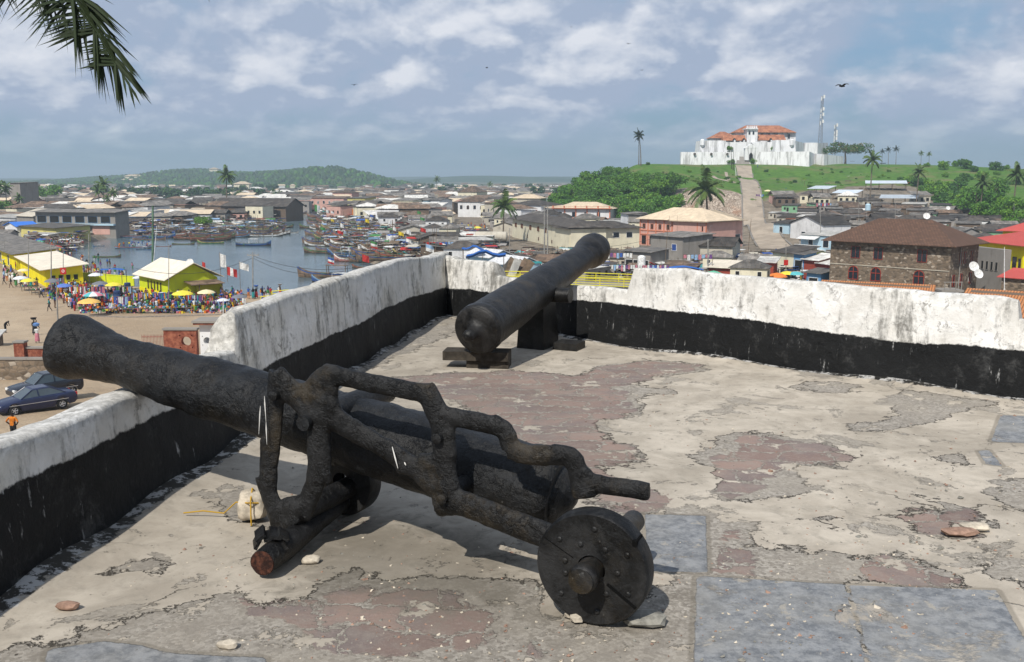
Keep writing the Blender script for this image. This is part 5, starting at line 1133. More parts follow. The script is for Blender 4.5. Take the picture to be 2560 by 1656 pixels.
mb.box((p.x, p.y+1, p.z-1.8), (6, 3, 6.0)); mb.prism([p+Vector(q) for q in ((-3.4, -.6, 1.2), (3.4, -.6, 1.2), (0, -.6, 3.6))], (0, 3, 0)); mb.build('gatehouse', 'fort_white', ft)
mb = MB(); mb.prism([p+Vector((a, -.72, c)) for a, c in ((-.9, -4.5), (.9, -4.5), (.9, -2), (0, -.8), (-.9, -2))], (0, .2, 0)); mb.build('gate', 'void_dark', ft)
mb = MB(); p = FP(*fz6(1110, 530), 515.8); mb.prism([p+Vector((a, 0, c)) for a, c in ((-1.5, -.8), (1.5, -.8), (.9, .2), (0, 1.1), (-.9, .2))], (0, 1, 0)); mb.build('doorway_gable', 'void_dark', ft)
mb = MB(); p = FP(*fz6(1040, 700), 497); q = FP(*fz6(1040, 640), 501); 
mb.prism([Vector((p.x-3.6, p.y, p.z-2)), Vector((p.x+3.6, p.y, p.z-2)), Vector((p.x+2.6, q.y, q.z)), Vector((p.x-2.6, q.y, q.z))], (0, 2, 0)); mb.build('entry_ramp', 'w_concrete', ft)
for i, (x0, x1) in enumerate(((1090, 1170),)): pass
# masts
def mast(px, pyt, pyb, Y, wd, label, mt='steel', name='radio_mast', cat='radio mast'):
    b0 = at_y(px, pyb, Y); t = at_y(px, pyt, Y); H = t.z-b0.z; e = empty(name, b0, 0, label, cat); mb = MB()
    for a in range(3):
        th = a*2.094+.4; mb.tube([(wd*math.cos(th), wd*math.sin(th), -3), (wd*.45*math.cos(th), wd*.45*math.sin(th), H)], .13, 4)
    n = int(H/1.6)
    for i in range(n):
        f0, f1 = i/n, (i+1)/n
        for a in range(3):
            t0 = a*2.094+.4; t1 = t0+2.094; w0, w1 = wd*(1-.55*f0), wd*(1-.55*f1)
            mb.tube([(w0*math.cos(t0), w0*math.sin(t0), H*f0), (w1*math.cos(t1), w1*math.sin(t1), H*f1)], .07, 3)
            mb.tube([(w0*math.cos(t0), w0*math.sin(t0), H*f0), (w0*math.cos(t1), w0*math.sin(t1), H*f0)], .07, 3)
    mb.build('lattice', mt, e)
    mb = MB(); 
    for f in (.45, .6, .72, .98): mb.box((.6, -.8, H*f), (.9, .4, 1.8)); mb.box((-.7, -.6, H*f-1), (.4, .4, 2.2))
    mb.build('antenna', 'frame_white', e); return e
mast(2051, 240, 356, 540, 1.3, 'tall red and white lattice radio mast behind the fort'); mast(2086, 312, 375, 560, .9, 'shorter lattice radio mast right of the tall one')
# ================================================================ VEGETATION
def crown_mesh(seed, R, H, n, leaf, mats, lobes=7, flatten=.75):
    """leaf clumps spread over an uneven cluster of lobes"""
    r = random.Random(seed); L = [(Vector((0, 0, H*.5)), R*.75)]
    for i in range(lobes):
        th = r.uniform(0, 6.28); q = r.uniform(.35, .8)*R; L.append((Vector((q*math.cos(th), q*math.sin(th), H*r.uniform(.25, .78))), R*r.uniform(.32, .52)))
    mb = MB()
    for i in range(n):
        c, rr = L[r.randrange(len(L))]; v = Vector((r.gauss(0, 1), r.gauss(0, 1), r.gauss(0, 1))).normalized()
        p = c+Vector((v.x, v.y, v.z*flatten))*rr*(r.random()**.28)*(1+.18*noise.noise(v*2.5+Vector((seed, 0, 0))))
        a = Vector((r.gauss(0, 1), r.gauss(0, 1), r.gauss(0, .6))).normalized(); nrm = (v+Vector((r.gauss(0, .7), r.gauss(0, .7), r.gauss(0, .7)))).normalized(); b2 = nrm.cross(a)
        if b2.length < .1: continue
        b2.normalize(); a = b2.cross(nrm); s_ = leaf*r.uniform(.6, 1.4)
        mb.add([p-a*s_*.5, p+b2*s_*.3, p+a*s_*.5, p-b2*s_*.3], [(0, 1, 2, 3)], 0 if r.random() < .75 else 1)
    return mb.mesh('crown', mats, fix=False)
def trunk_mesh(H, r0, seed, mt='trunk'):
    r = random.Random(seed); mb = MB(); pts = [Vector((0, 0, -1))]+[Vector((.25*math.sin(k+seed), .25*math.cos(k*1.3+seed), H*k/4)) for k in range(5)]
    mb.tube(pts, [r0*1.3, r0, r0*.85, r0*.7, r0*.5, r0*.3], 7)
    for k in range(5):
        th = r.uniform(0, 6.28); b0 = pts[3].lerp(pts[4], r.random()); mb.tube([b0, b0+Vector((math.cos(th)*H*.18, math.sin(th)*H*.18, H*.2)), b0+Vector((math.cos(th)*H*.36, math.sin(th)*H*.36, H*.36))], [r0*.4, r0*.25, r0*.1], 5)
    return mb.mesh('trunk', [mt], smooth=True)
def make_tree(name, seed, R, H, n, leaf, mats, th=.45, lobes=7, flatten=.75, tr=.28, cat='tree'):
    e = empty(name, (0, 0, -500), 0, 'tree', cat)
    c = bpy.data.objects.new('crown', crown_mesh(seed, R, H*(1-th*.5), n, leaf, mats, lobes, flatten)); COL.objects.link(c); c.parent = e; c.location = (0, 0, H*th*.5)
    t = bpy.data.objects.new('trunk', trunk_mesh(H*.8, tr, seed)); COL.objects.link(t); t.parent = e
    return e
TR = [make_tree('broadleaf_tree', 11+i, 4.6+i*.4, 8.2+i*.6, 3000, .62, ['leaf_green', 'leaf_lime'] if i % 2 == 0 else ['leaf_green', 'leaf_dark']) for i in range(4)]
used = {}
def plant(proto, x, y, label, group, sc=1.0, rz=None, dz=0.0):
    z = gz(x, y)+dz
    rz = rnd.uniform(0, 6.28) if rz is None else rz
    if proto.name not in used:
        used[proto.name] = 1; o = proto; o.location = (x, y, z); o.rotation_euler = (0, 0, rz); o.scale = (sc, sc, sc) if not hasattr(sc, '__len__') else sc; tag(o, label, group=group); return o
    return copy_tree(proto, None, (x, y, z), rz, label, group, sc)
r4 = random.Random(5)
# wooded left flank of the fort hill
FL = [[Vector((gx(a, Y, 0), Y, 0)) for a, Y in ((1392, 405), (1405, 372), (1480, 358), (1560, 350), (1640, 352), (1690, 360), (1686, 388), (1640, 402), (1590, 425), (1560, 450), (1530, 470), (1470, 470), (1420, 440))]]
cand = []
for i in range(2500):
    x = r4.uniform(12, 85); y = r4.uniform(345, 475)
    if float(sdf(FL, np.array([x]), np.array([y]))[0]) < 0: continue
    if all((x-a)**2+((y-b2)*.8)**2 > 5.0**2 for a, b2 in cand): cand.append((x, y))
for i, (x, y) in enumerate(cand):
    px = proj((x, y, gz(x, y)))[0]; top = y > 425; zn = ('left' if px < 1480 else 'middle' if px < 1580 else 'right')+(' front' if y < 372 else ' centre' if y < 400 else ' rear')
    plant(TR[i % 4], x, y, 'rounded bright green tree in the %s of the wooded hill flank' % zn if not top else 'low green tree near the crest left of the fort', 'trees on the wooded flank of the fort hill' if not top else 'trees on the crest left of the fort', r4.uniform(.80, 1.12) if not top else r4.uniform(.55, .8), dz=-.6)
# shrubs
SH = [make_tree('shrub', 31+i, 2.4, 3.0, 900, .5, [['leaf_green', 'leaf_lime'], ['leaf_dark', 'leaf_green'], ['leaf_lime', 'leaf_green']][i], th=.1, lobes=5, tr=.1, cat='shrub') for i in range(3)]
def belt(n, box, poly, label, group, smin, smax, protos, mind=3.0):
    pts = []
    pl = [[Vector((gx(a, Y, 0), Y, 0)) for a, Y in poly]]; xs = [p.x for p in pl[0]]; ys_ = [p.y for p in pl[0]]
    for i in range(n*30):
        if len(pts) >= n: break
        x, y = r4.uniform(min(xs), max(xs)), r4.uniform(min(ys_), max(ys_))
        if float(sdf(pl, np.array([x]), np.array([y]))[0]) < 0 or any((x-a)**2+(y-b2)**2 < mind**2 for a, b2 in pts): continue
        fx_ = (x-min(xs))/(max(xs)-min(xs)); fy_ = (y-min(ys_))/(max(ys_)-min(ys_)); zn = ('left' if fx_ < .33 else 'middle' if fx_ < .66 else 'right')+(' front' if fy_ < .33 else ' centre' if fy_ < .66 else ' rear')
        pts.append((x, y)); plant(protos[len(pts) % len(protos)], x, y, label+', '+zn+' part', group, r4.uniform(smin, smax), dz=-.5)
        LM.append((Vector((x, y, 0)), 2))
belt(60, 0, ((2240, 440), (2300, 400), (2420, 350), (2600, 330), (2800, 380), (2800, 470), (2560, 480), (2300, 490)), 'green bush on the overgrown right end of the hill', 'bushes on the right end of the hill', .8, 1.7, SH, 4)
belt(22, 0, ((2440, 300), (2560, 262), (2800, 270), (2800, 350), (2600, 340), (2440, 345)), 'dark leafy tree at the right edge below the hill crest', 'trees at the right edge below the crest', .7, 1.15, TR, 5)
belt(26, 0, ((2310, 395), (2330, 345), (2430, 320), (2440, 345), (2400, 400)), 'dark bush right of the pale blue canopies', 'bushes beside the slope canopies', .8, 1.5, SH[1:2]+SH[0:1], 3)
belt(34, 0, ((1895, 480), (1900, 395), (2120, 420), (2240, 445), (2250, 490)), 'low bush in the grass right of the path', 'low bushes in the grass right of the path', .25, .6, SH, 4)
belt(24, 0, ((1600, 480), (1640, 400), (1760, 405), (1850, 395), (1850, 470)), 'low bush in the grass left of the path', 'low bushes in the grass left of the path', .25, .6, SH, 4)
for px, Y, s_, lb in ((1828, 498, .9, 'green bush at the left end of the fort gate wall'), (1884, 499, 1.0, 'green bush beside the fort entry ramp'), (1822, 514, .9, 'green plant growing on the fort terrace, left'), (1932, 514, .8, 'green plant growing on the fort terrace, right')):
    p = P2(px, Y); o = plant(SH[0], p.x, p.y, lb, 'bushes at the fort gate', s_); 
    if 'terrace' in lb: o.location.z = at_y(px, 378, Y).z
# far wood, mangrove and hedges
FT = [make_tree('far_tree', 51+i, 4.5, 7, 420, 1.3, ['leaf_far', 'leaf_dark'], th=.2, lobes=6, tr=.3) for i in range(2)]
for i in range(130):
    if i < 45: px = r4.uniform(330, 560); Y = r4.uniform(640, 760); lb = 'dark mangrove tree on the far lagoon bank'
    elif i < 95: px = r4.choice((r4.uniform(0, 330), r4.uniform(560, 760))); Y = r4.uniform(650, 1300); lb = 'dark tree among the far roofs left of the lagoon' if px < 330 else 'dark tree at the foot of the wooded hill'
    else: px = r4.uniform(950, 1400); Y = r4.uniform(700, 1400); lb = 'dark tree among the far roofs below the blue ridge'
    p = P2(px, Y); plant(FT[i % 2], p.x, p.y, lb, 'far trees: '+lb[10:], r4.uniform(.7, 1.5))
for px, Y, s_, lb in ((508, 352, .75, 'bushy green tree by the boats on the left bank'), (118, 560, 1.5, 'round dark tree among the far left roofs'), (10, 400, .9, 'green shrubs at the left edge behind the white shed'), (1800, 262, .35, 'small green bush at the foot of the path')):
    p = P2(px, Y); plant(TR[2], p.x, p.y, lb, None, s_)
# forest cover of the far hills: one mass
mb = MB(); r5 = random.Random(9)
pxs = r5.sample(range(100000), 1)
cnt = 0
XS = np.array([r5.uniform(-1100, 300) for _ in range(26000)]); YS = np.array([r5.uniform(1250, 2600) for _ in range(26000)]); HS = hgt(XS, YS)
for x, y, z in zip(XS, YS, HS):
    if z-GZ < 3.2 or cnt > 7000: continue
    cnt += 1; s_ = r5.uniform(2.2, 4.6); c = Vector((x, y, z+s_*.4)); n5 = 5; ring = [c+Vector((math.cos(k*1.256+x)*s_, math.sin(k*1.256+x)*s_, -s_*.6)) for k in range(5)]; top = [c+Vector((math.cos(k*1.256+x+.5)*s_*.7, math.sin(k*1.256+x+.5)*s_*.7, s_*.35)) for k in range(5)]
    mb.add(ring+top+[c+Vector((0, 0, s_*.8))], [(k, (k+1) % 5, 5+(k+1) % 5, 5+k) for k in range(5)]+[(5+k, 5+(k+1) % 5, 10) for k in range(5)], 0 if r5.random() < .6 else 1)
tag(mb.build('hill_forest', ['leaf_far', 'leaf_dark'], smooth='all', fix=False), 'dark green forest covering the far hills', 'forest', kind='stuff')
# a flat-topped tree right of the fort
pt = make_tree('spreading_tree', 77, 13, 12, 2600, .9, ['leaf_dark', 'leaf_dry'], th=.75, lobes=12, flatten=.28, tr=.6); p = P2(2112, 535); pt.location = (p.x, p.y, p.z+.5); pt.scale = (1, 1, 1.0); tag(pt, 'wide flat topped tree right of the fort walls')
# coconut palms
def palm_parts(H, seed, nf=22, FL_=4.2, mt='leaf_palm', lw=.34, nl=16, lean=.6, droop=1.0):
    r = random.Random(seed); e = empty('coconut_palm', (0, 0, -600), 0, 'palm', 'palm tree'); mb = MB()
    pts = [Vector((lean*(k/6)**2*H*.1, 0, H*k/6-(1 if k == 0 else 0))) for k in range(7)]; mb.tube(pts, [.30, .22, .19, .17, .16, .15, .16], 8); mb.build('trunk', 'trunk', e, smooth=True)
    top = pts[-1]; mb = MB()
    for i in range(nf):
        az = i*2.4+r.uniform(-.3, .3); el = rad(78-105*(i/nf)+r.uniform(-10, 10)); L = FL_*r.uniform(.85, 1.15); p = top.copy(); d = Vector((math.cos(az)*math.cos(el), math.sin(az)*math.cos(el), math.sin(el))); path = [p.copy()]
        for k in range(10): p = p+d*L/10; d = (d+Vector((0, 0, -.115*droop-.03*k*droop*.5))).normalized(); path.append(p.copy())
        mb.tube(path, [.045-.003*k for k in range(11)], 4, 0)
        for k in range(nl):
            f = .12+.88*k/nl; q = path[min(9, int(f*10))].lerp(path[min(10, int(f*10)+1)], f*10-int(f*10)); t = (path[min(10, int(f*10)+1)]-path[int(f*10) if f < 1 else 9]).normalized(); sdv = t.cross(Vector((0, 0, 1)))
            if sdv.length < .05: sdv = Vector((1, 0, 0))
            sdv.normalize(); ll = L*.24*math.sin(math.pi*(.12+.80*f))**.7
            for sg in (-1, 1):
                dd = (sdv*sg*.8+t*.55+Vector((0, 0, -.55-r.random()*.3))).normalized(); tip = q+dd*ll; w_ = t*lw*.5
                mb.add([q-w_*.7, q+w_*.7, q+dd*ll*.55+w_*.8, tip, q+dd*ll*.55-w_*.5], [(0, 1, 2, 3, 4)], 0)
    mb.build('fronds', [mt], e, fix=False)
    return e
PA = palm_parts(8.5, 1); PB = palm_parts(11.5, 2, 20, 3.4, lean=.3); PC_ = palm_parts(13, 5, 16, 3.0, 'leaf_palm_dark', .3, 12, .8, .8)
for px, pyt, pyb, Y, pr_, lb in ((1258, 497, 590, 262, PA, 'leafy green coconut palm before the cream block, nearest palm'), (1768, 448, 560, 262, PA, 'drooping coconut palm above the pink school roof'), (1602, 328, 408, 470, PC_, 'tall lone double palm on the hill crest left of the fort'), (1597, 334, 408, 474, PC_, 'thinner leaning palm touching the lone crest palm'),
                             (568, 424, 508, 430, PB, 'tall palm rising behind the dark warehouse'), (263, 450, 522, 430, PB, 'tallest palm of the clump behind the market hall'), (250, 466, 520, 425, PB, 'left palm of the clump behind the market hall'), (288, 474, 522, 420, PB, 'right palm of the clump behind the market hall'), (272, 490, 520, 415, PB, 'low palm of the clump behind the market hall'),
                             (3, 455, 520, 400, PB, 'palm cut by the left edge of the photo'), (20, 460, 520, 405, PB, 'palm beside the tall concrete block'), (50, 488, 520, 395, PB, 'short palm below the concrete block'), (1092, 443, 480, 900, PB, 'distant palm above the centre of the town'), (1080, 462, 482, 890, PB, 'smaller distant palm left of the central one'), (1225, 457, 492, 800, PB, 'distant palm behind the white hip roofed house'), (1140, 470, 490, 850, PB, 'small distant palm near the cream villa'),
                             (2175, 385, 470, 372, PB, 'palm standing on the slope before the pale canopies'), (2290, 418, 500, 345, PB, 'palm right of the upper canopy'), (2448, 442, 520, 300, PB, 'palm in the bushes of the right slope'), (2530, 418, 505, 300, PB, 'tall palm near the right edge'),
                             (2204, 376, 416, 560, PC_, 'left palm of the distant row of three on the skyline'), (2220, 370, 414, 560, PC_, 'middle palm of the distant row of three on the skyline'), (2239, 368, 414, 560, PC_, 'right palm of the distant row of three on the skyline'),
                             (2302, 380, 414, 520, PB, 'left palm of the distant pair on the skyline'), (2322, 382, 414, 520, PB, 'right palm of the distant pair on the skyline'), (2370, 404, 416, 520, PB, 'small palm top on the right skyline')):
    p = P2(px, Y); top = at_y(px, pyt, Y); base_h = 8.5*1.22 if pr_ is PA else (13.3 if pr_ is PB else 14.6); Ht = top.z-p.z; s_ = Ht/base_h
    o = plant(pr_, p.x, p.y, lb, None, (max(s_, .55)*(1.0 if s_ > .55 else 1), max(s_, .55), s_)); LM.append((Vector((p.x, p.y, 0)), 2.5))
for i in range(16):
    p = P2(r4.uniform(530, 700), r4.uniform(620, 720)); plant(PB, p.x, p.y, 'low palm in the grove at the foot of the wooded hill', 'palm grove at the foot of the wooded hill', r4.uniform(.5, .75))

# near palm: crown just outside the frame, fronds reaching in
npm = empty('coconut_palm', (-9.2, 12.5, GZ+3.5), 0, 'coconut palm outside the frame whose dark fronds hang into the top left corner', 'palm tree')
cr = Vector((-9.2, 12.5, 5.2))
mb = MB(); mb.tube([local(p, npm) for p in ((-9.6, 12.8, -13), (-9.6, 12.7, -5), (-9.4, 12.6, 1), cr)], [.28, .2, .17, .16], 10); mb.build('trunk', 'trunk', npm, smooth=True)
def frond(pts, lens_, nl, seed, wd=.024, hang=1.0, halfdown=None):
    """rachis through pts; lens_ leaflet length along it"""
    r = random.Random(seed); pp = dense([Vector(p) for p in pts], 10); mb = MB(); n = len(pp); mb.tube([local(p, npm) for p in pp], [.028*(1-.85*i/n)+.003 for i in range(n)], 6)
    for k in range(nl):
        f = k/(nl-1); ix = f*(n-1.001); i = int(ix); q = pp[i].lerp(pp[i+1], ix-i); t = (pp[i+1]-pp[i]).normalized(); L = float(np.interp(f, [0, .2, .6, .9, 1], lens_))
        side = t.cross(Vector((0, 1, 0))).normalized()
        for sg in (-1, 1):
            ang = .18 if k > nl-3 else .60-.22*f
            dd = (t*math.cos(ang)+side*sg*math.sin(ang)+Vector((0, r.uniform(-.35, .35), 0))).normalized()
            if dd.x < t.x and hang: dd = (dd*.8+Vector((.0, 0, -.75*hang*(1-.5*f)))).normalized()
            else: dd = (dd+t*.35).normalized()
            LL = L*r.uniform(.85, 1.1); a = q; m1 = q+dd*LL*.5+Vector((0, 0, -.05*LL)); tip = q+dd*LL+Vector((0, 0, -.22*LL)); wv = t*wd*.5 if abs(dd.dot(t)) < .8 else side*wd*.5
            fold = Vector((0, .01, 0))
            mb.add([local(v, npm) for v in (a-wv*.6, a+wv*.6, m1+wv, tip, m1-wv)], [(0, 1, 2, 4), (4, 2, 3)], 0)
    return mb.build('frond', ['leaf_palm_dark'], npm, fix=False)
def nb(px, py, Y=12.2): return at_y(px, py, Y)
frond([cr, nb(-120, -150), nb(60, -110), nb(170, -30, 12.0), nb(232, 65, 12.0), nb(278, 140, 12.0), nb(322, 212, 12.0)], [.6, .80, .74, .48, .26], 250, 4, .034)
frond([cr, nb(-50, -260), nb(200, -240, 12.6), nb(400, -140, 12.6), nb(505, -35, 12.6)], [.5, .6, .5, .3, .2], 90, 5, .022)
frond([cr, nb(-300, -60), nb(-200, 30), nb(-130, 120)], [.4, .7, .6, .35, .2], 50, 6); frond([cr, nb(-420, -120), nb(-520, 0), nb(-580, 140)], [.4, .7, .6, .35, .2], 50, 7); frond([cr, nb(-300, -300), nb(-260, -420), nb(-150, -480)], [.4, .7, .6, .35, .2], 50, 8)

# ================================================================ SHACKS
WN = {'w_white': 'white', 'w_cream': 'cream', 'w_grey': 'grey', 'w_brown': 'brown timber', 'w_blue': 'blue', 'w_pink': 'pink', 'w_pale': 'pale plaster', 'w_green': 'green', 'w_red': 'dark red', 'w_yellow': 'ochre'}
RN = {'roof_dark': 'blackened sheet', 'roof_grey': 'grey sheet', 'roof_brown': 'rusty brown sheet', 'roof_light': 'pale sheet', 'roof_tan': 'tan sheet'}
def region(px, Y):
    if Y > 420:
        return 'in the far town left of the lagoon' if px < 560 else ('in the far town below the wooded hill' if px < 900 else 'in the far town behind the harbour')
    if px < 560: return 'beyond the market hall on the left bank' if Y > 300 else 'near the market on the left bank'
    if px < 900: return 'beyond the dark warehouse'
    if px < 1200: return 'between the packed boats and the coconut palm' if Y > 270 else 'on the shore just behind the parapet corner'
    if px < 1560: return 'around the cream block' if Y > 220 else 'behind the second cannon'
    if px < 1900: return 'between the pink school and the parapet' if Y < 245 else 'behind the pink school'
    if Y > 320: return 'high on the slope, '+('near the path' if px < 2080 else 'below the canopies' if px < 2280 else 'toward the right trees')
    if px < 2150: return 'along the right side of the path'
    return ('just' if Y < 230 else 'well' if Y < 290 else 'far')+' behind the stone building, '+('left' if px < 2290 else 'middle' if px < 2430 else 'right')+' part'
HP = []; hr = random.Random(21)
combos = [('w_brown', 'roof_dark', 'gable'), ('w_grey', 'roof_grey', 'gable'), ('w_pale', 'roof_dark', 'hip'), ('w_cream', 'roof_grey', 'hip'), ('w_white', 'roof_grey', 'gable'), ('w_grey', 'roof_brown', 'mono'), ('w_brown', 'roof_brown', 'gable'), ('w_pale', 'roof_light', 'mono'), ('w_blue', 'roof_dark', 'mono'), ('w_white', 'roof_dark', 'hip'),
          ('w_pink', 'roof_brown', 'hip'), ('w_grey', 'roof_dark', 'mono'), ('w_brown', 'roof_grey', 'mono'), ('w_cream', 'roof_tan', 'hip'), ('w_grey', 'roof_light', 'mono'), ('w_yellow', 'roof_grey', 'gable'), ('w_green', 'roof_dark', 'mono'), ('w_pale', 'roof_grey', 'gable'), ('w_grey', 'roof_dark', 'hip'), ('w_red', 'roof_grey', 'mono')]
for i, (wm, rm, k) in enumerate(combos):
    L, d, h_ = hr.uniform(7, 12), hr.uniform(6, 8.5), hr.uniform(2.7, 3.3)
    if i in (3, 4, 9, 10, 13): h_ = 5.4
    e = empty('house', (0, 0, -500), 0, 'house', 'house'); rh = {'gable': 1.5, 'hip': 1.7, 'mono': .7}[k]
    w1 = walls_mb(L, d, h_, rh, k); w1.v = [(a-L/2, b2-d/2, c) for a, b2, c in w1.v]; w1.build('wall', wm, e)
    r1 = roof_mb(L, d, h_, rh, k, .45); r1.v = [(a-L/2, b2-d/2, c) for a, b2, c in r1.v]
    ro = r1.build('roof', rm, e)
    zs = [1.0] if h_ < 4 else [.9, 3.5]
    for z_ in zs:
        for f in ((-.3, .3) if L < 9 else (-.34, 0.05, .34)):
            add_window(e, (L*f, -d/2-.012, z_), 0, .9, 1.1, 'plain', 'frame_brown' if i % 3 else 'frame_white', 'void_dark')
    add_window(e, (L*-.12, -d/2-.012, 0), 0, .95, 2.0, 'plain', 'frame_brown', 'void_dark', 'door'); add_window(e, (L/2+.012, 0, zs[-1]), math.pi/2, .9, 1.1, 'plain', 'frame_brown', 'void_dark')
    HP.append((e, L, d, h_, wm, rm, k, rh))
ROADS = [[P2(a, Y) for a, Y in ((1235, 196), (1600, 196), (1605, 236), (1430, 231), (1285, 284), (1240, 290))], [P2(a, Y) for a, Y in ((1590, 205), (1860, 205), (1862, 245), (1590, 252))], [P2(a, Y) for a, Y in ((1825, 400), (1905, 400), (1925, 262), (1850, 262))], [P2(a, Y) for a, Y in ((1135, 420), (1215, 412), (1230, 330), (1245, 275), (1160, 262), (1120, 320))], [P2(a, Y) for a, Y in ((1880, 330), (1930, 330), (1995, 236), (2010, 205), (1905, 205), (1905, 236), (1872, 285))],
         [P2(a, Y) for a, Y in ((-900, 30), (-900, 262), (60, 262), (190, 262), (560, 160), (1230, 150), (1230, 30))]]
HILLX = [[Vector((gx(a, Y, 0), Y, 0)) for a, Y in ((1355, 620), (1375, 440), (1380, 358), (1500, 352), (1690, 352), (1862, 318), (1905, 400), (2060, 412), (2150, 425), (2290, 425), (2380, 350), (2480, 300), (2760, 300), (3300, 320), (3300, 760), (1300, 760))]]
WX = LAGOON+LAGOON2
cx, cy = [], []
y_ = 152.0
while y_ < 1500:
    sp = 7.6 if y_ < 420 else (11 if y_ < 800 else 15)
    x = -.66*y_+hr.uniform(0, sp)
    while x < .62*y_:
        cx.append(x+hr.uniform(-1.5, 1.5)); cy.append(y_+hr.uniform(-2, 2)); x += sp*hr.uniform(.95, 1.45)
    y_ += sp*.95*(1 if y_ < 420 else 1.25)
cx = np.array(cx); cy = np.array(cy)
ok = (sdf(WX, cx, cy) < -6) & (sdf(ROADS, cx, cy) < -3.5) & (sdf(HILLX, cx, cy) < -1)
# left bank strip taken by the crowd, boats and drying ground
OPEN = [[P2(a, Y) for a, Y in ((100, 262), (330, 345), (560, 390), (780, 420), (900, 395), (1020, 300), (1080, 205), (1100, 160), (500, 160))], [P2(a, Y) for a, Y in ((0, 1500), (1400, 1500), (1150, 1150), (620, 760), (560, 640), (330, 640), (200, 900))]]
ok &= (sdf(OPEN[:1], cx, cy) < 0) & ~((sdf(OPEN[1:], cx, cy) > 0) & (np.array([hr.random() for _ in cx]) < .72))
zz = hgt(cx, cy)
pts = sorted([(y, x, z) for x, y, z, k in zip(cx, cy, zz, ok) if k])
def clear(x, y): return all((x-c.x)**2+(y-c.y)**2 > (r_+1.2)**2 for c, r_ in LM)
ind = 0; far_list = []
for (y, x, z) in pts:
    if y < 440 and not clear(x, y): continue
    px = proj((x, y, z))[0]
    if px < -40 or px > 2620: continue
    if (x > 0 and z > GZ+8.0 and y < 760) or (y > 800 and z > GZ+3.5): continue
    if ind < 296 and y < 470:
        slope = px > 1900 and y > 190
        if slope: i = hr.choice((0, 1, 5, 6, 11, 12, 16, 0, 6, 12, 2, 7, 18))
        elif px > 1200 and y < 330: i = hr.choice((0, 1, 2, 5, 6, 11, 12, 18, 14, 17, 3, 15, 7))
        elif px < 560: i = hr.choice((0, 6, 12, 1, 5, 11, 14, 0, 6, 12))
        else: i = hr.randrange(20)
        e, L, d, h_, wm, rm, k, rh = HP[i]; s_ = hr.uniform(.58, .78) if (slope or px < 560 or y < 200) else hr.uniform(.7, .95)
        lb = '%s %s, %s roof, %s' % (WN[wm], 'two storey house' if h_ > 4 else 'house', RN[rm].replace(' sheet', ''), region(px, y))
        rz = hr.gauss(0, .22)+(-.35 if px > 1250 else .15)+(math.pi/2 if hr.random() < .2 else 0)
        used_k = 'H%d' % i
        if used_k in used: copy_tree(e, None, (x, y, z-.1), rz, lb, lb, s_)
        else: used[used_k] = 1; e.location = (x, y, z-.1); e.rotation_euler = (0, 0, rz); e.scale = (s_,)*3; tag(e, lb, group=lb)
        ind += 1
    else: far_list.append((x, y, z, px))
RM = ['w_white', 'w_cream', 'w_grey', 'w_brown', 'w_pink', 'w_pale', 'roof_dark', 'roof_grey', 'roof_brown', 'roof_light', 'roof_tan', 'void_dark']
mb = MB()
for (x, y, z, px) in far_list:
    L, d = hr.uniform(7, 13), hr.uniform(6, 9); h_ = 3 if (hr.random() < .68 or z > GZ+1 or y < 330) else 5.8; L, d = (L*.72, d*.72) if (z > GZ+1 or y < 330) else (L, d); rz = hr.gauss(0, .5); c_, s_ = math.cos(rz), math.sin(rz); wi = hr.choice((0, 0, 1, 2, 3, 4, 5, 5, 2)); ri = hr.choice((6, 6, 7, 7, 8, 8, 9, 10))
    T = lambda v: (x+v[0]*c_-v[1]*s_, y+v[0]*s_+v[1]*c_, z+v[2])
    q = MB(); q.box((0, 0, h_/2-.3), (L, d, h_)); k = hr.choice(('gable', 'hip', 'mono')); r1 = roof_mb(L, d, h_+.25, 1.4, k, .5); r1.v = [(a-L/2, b2-d/2, c) for a, b2, c in r1.v]
    mb.add([T(v) for v in q.v], q.f, wi); mb.add([T(v) for v in r1.v], r1.f, ri)
    if y < 900:
        q = MB()
        for f in (-.32, 0, .32):
            q.box((L*f, -d/2-.02, h_*.55), (1.0, .06, 1.2))
        mb.add([T(v) for v in q.v], q.f, 11)
tag(mb.build('distant_town', RM), 'hundreds of low distant houses with grey and rusty roofs beyond the harbour', 'distant houses', kind='stuff')
# pale villas on the far ridge
for px, py, Y, w_, lb in ((335, 446, 1750, 30, 'pink and white villa on the far ridge, left'), (333, 457, 1700, 44, 'long pale building on the slope below the pink villa'), (433, 445, 1800, 26, 'cream villa on the far ridge beside the wooded hill'), (536, 428, 1850, 16, 'small white house on top of the wooded ridge'), (607, 468, 1150, 18, 'white roofed house below the wooded ridge')):
    p = at_y(px, py, Y); e = empty('villa', p, 0, lb, 'villa'); mb = MB(); mb.box((0, 0, -1), (w_, 12, 9)); mb.build('wall', 'w_cream', e); roof_mb(w_, 12, 0, 3, 'hip', 1).build('roof', 'roof_tan', e, loc=(-w_/2, -6, 3.6))

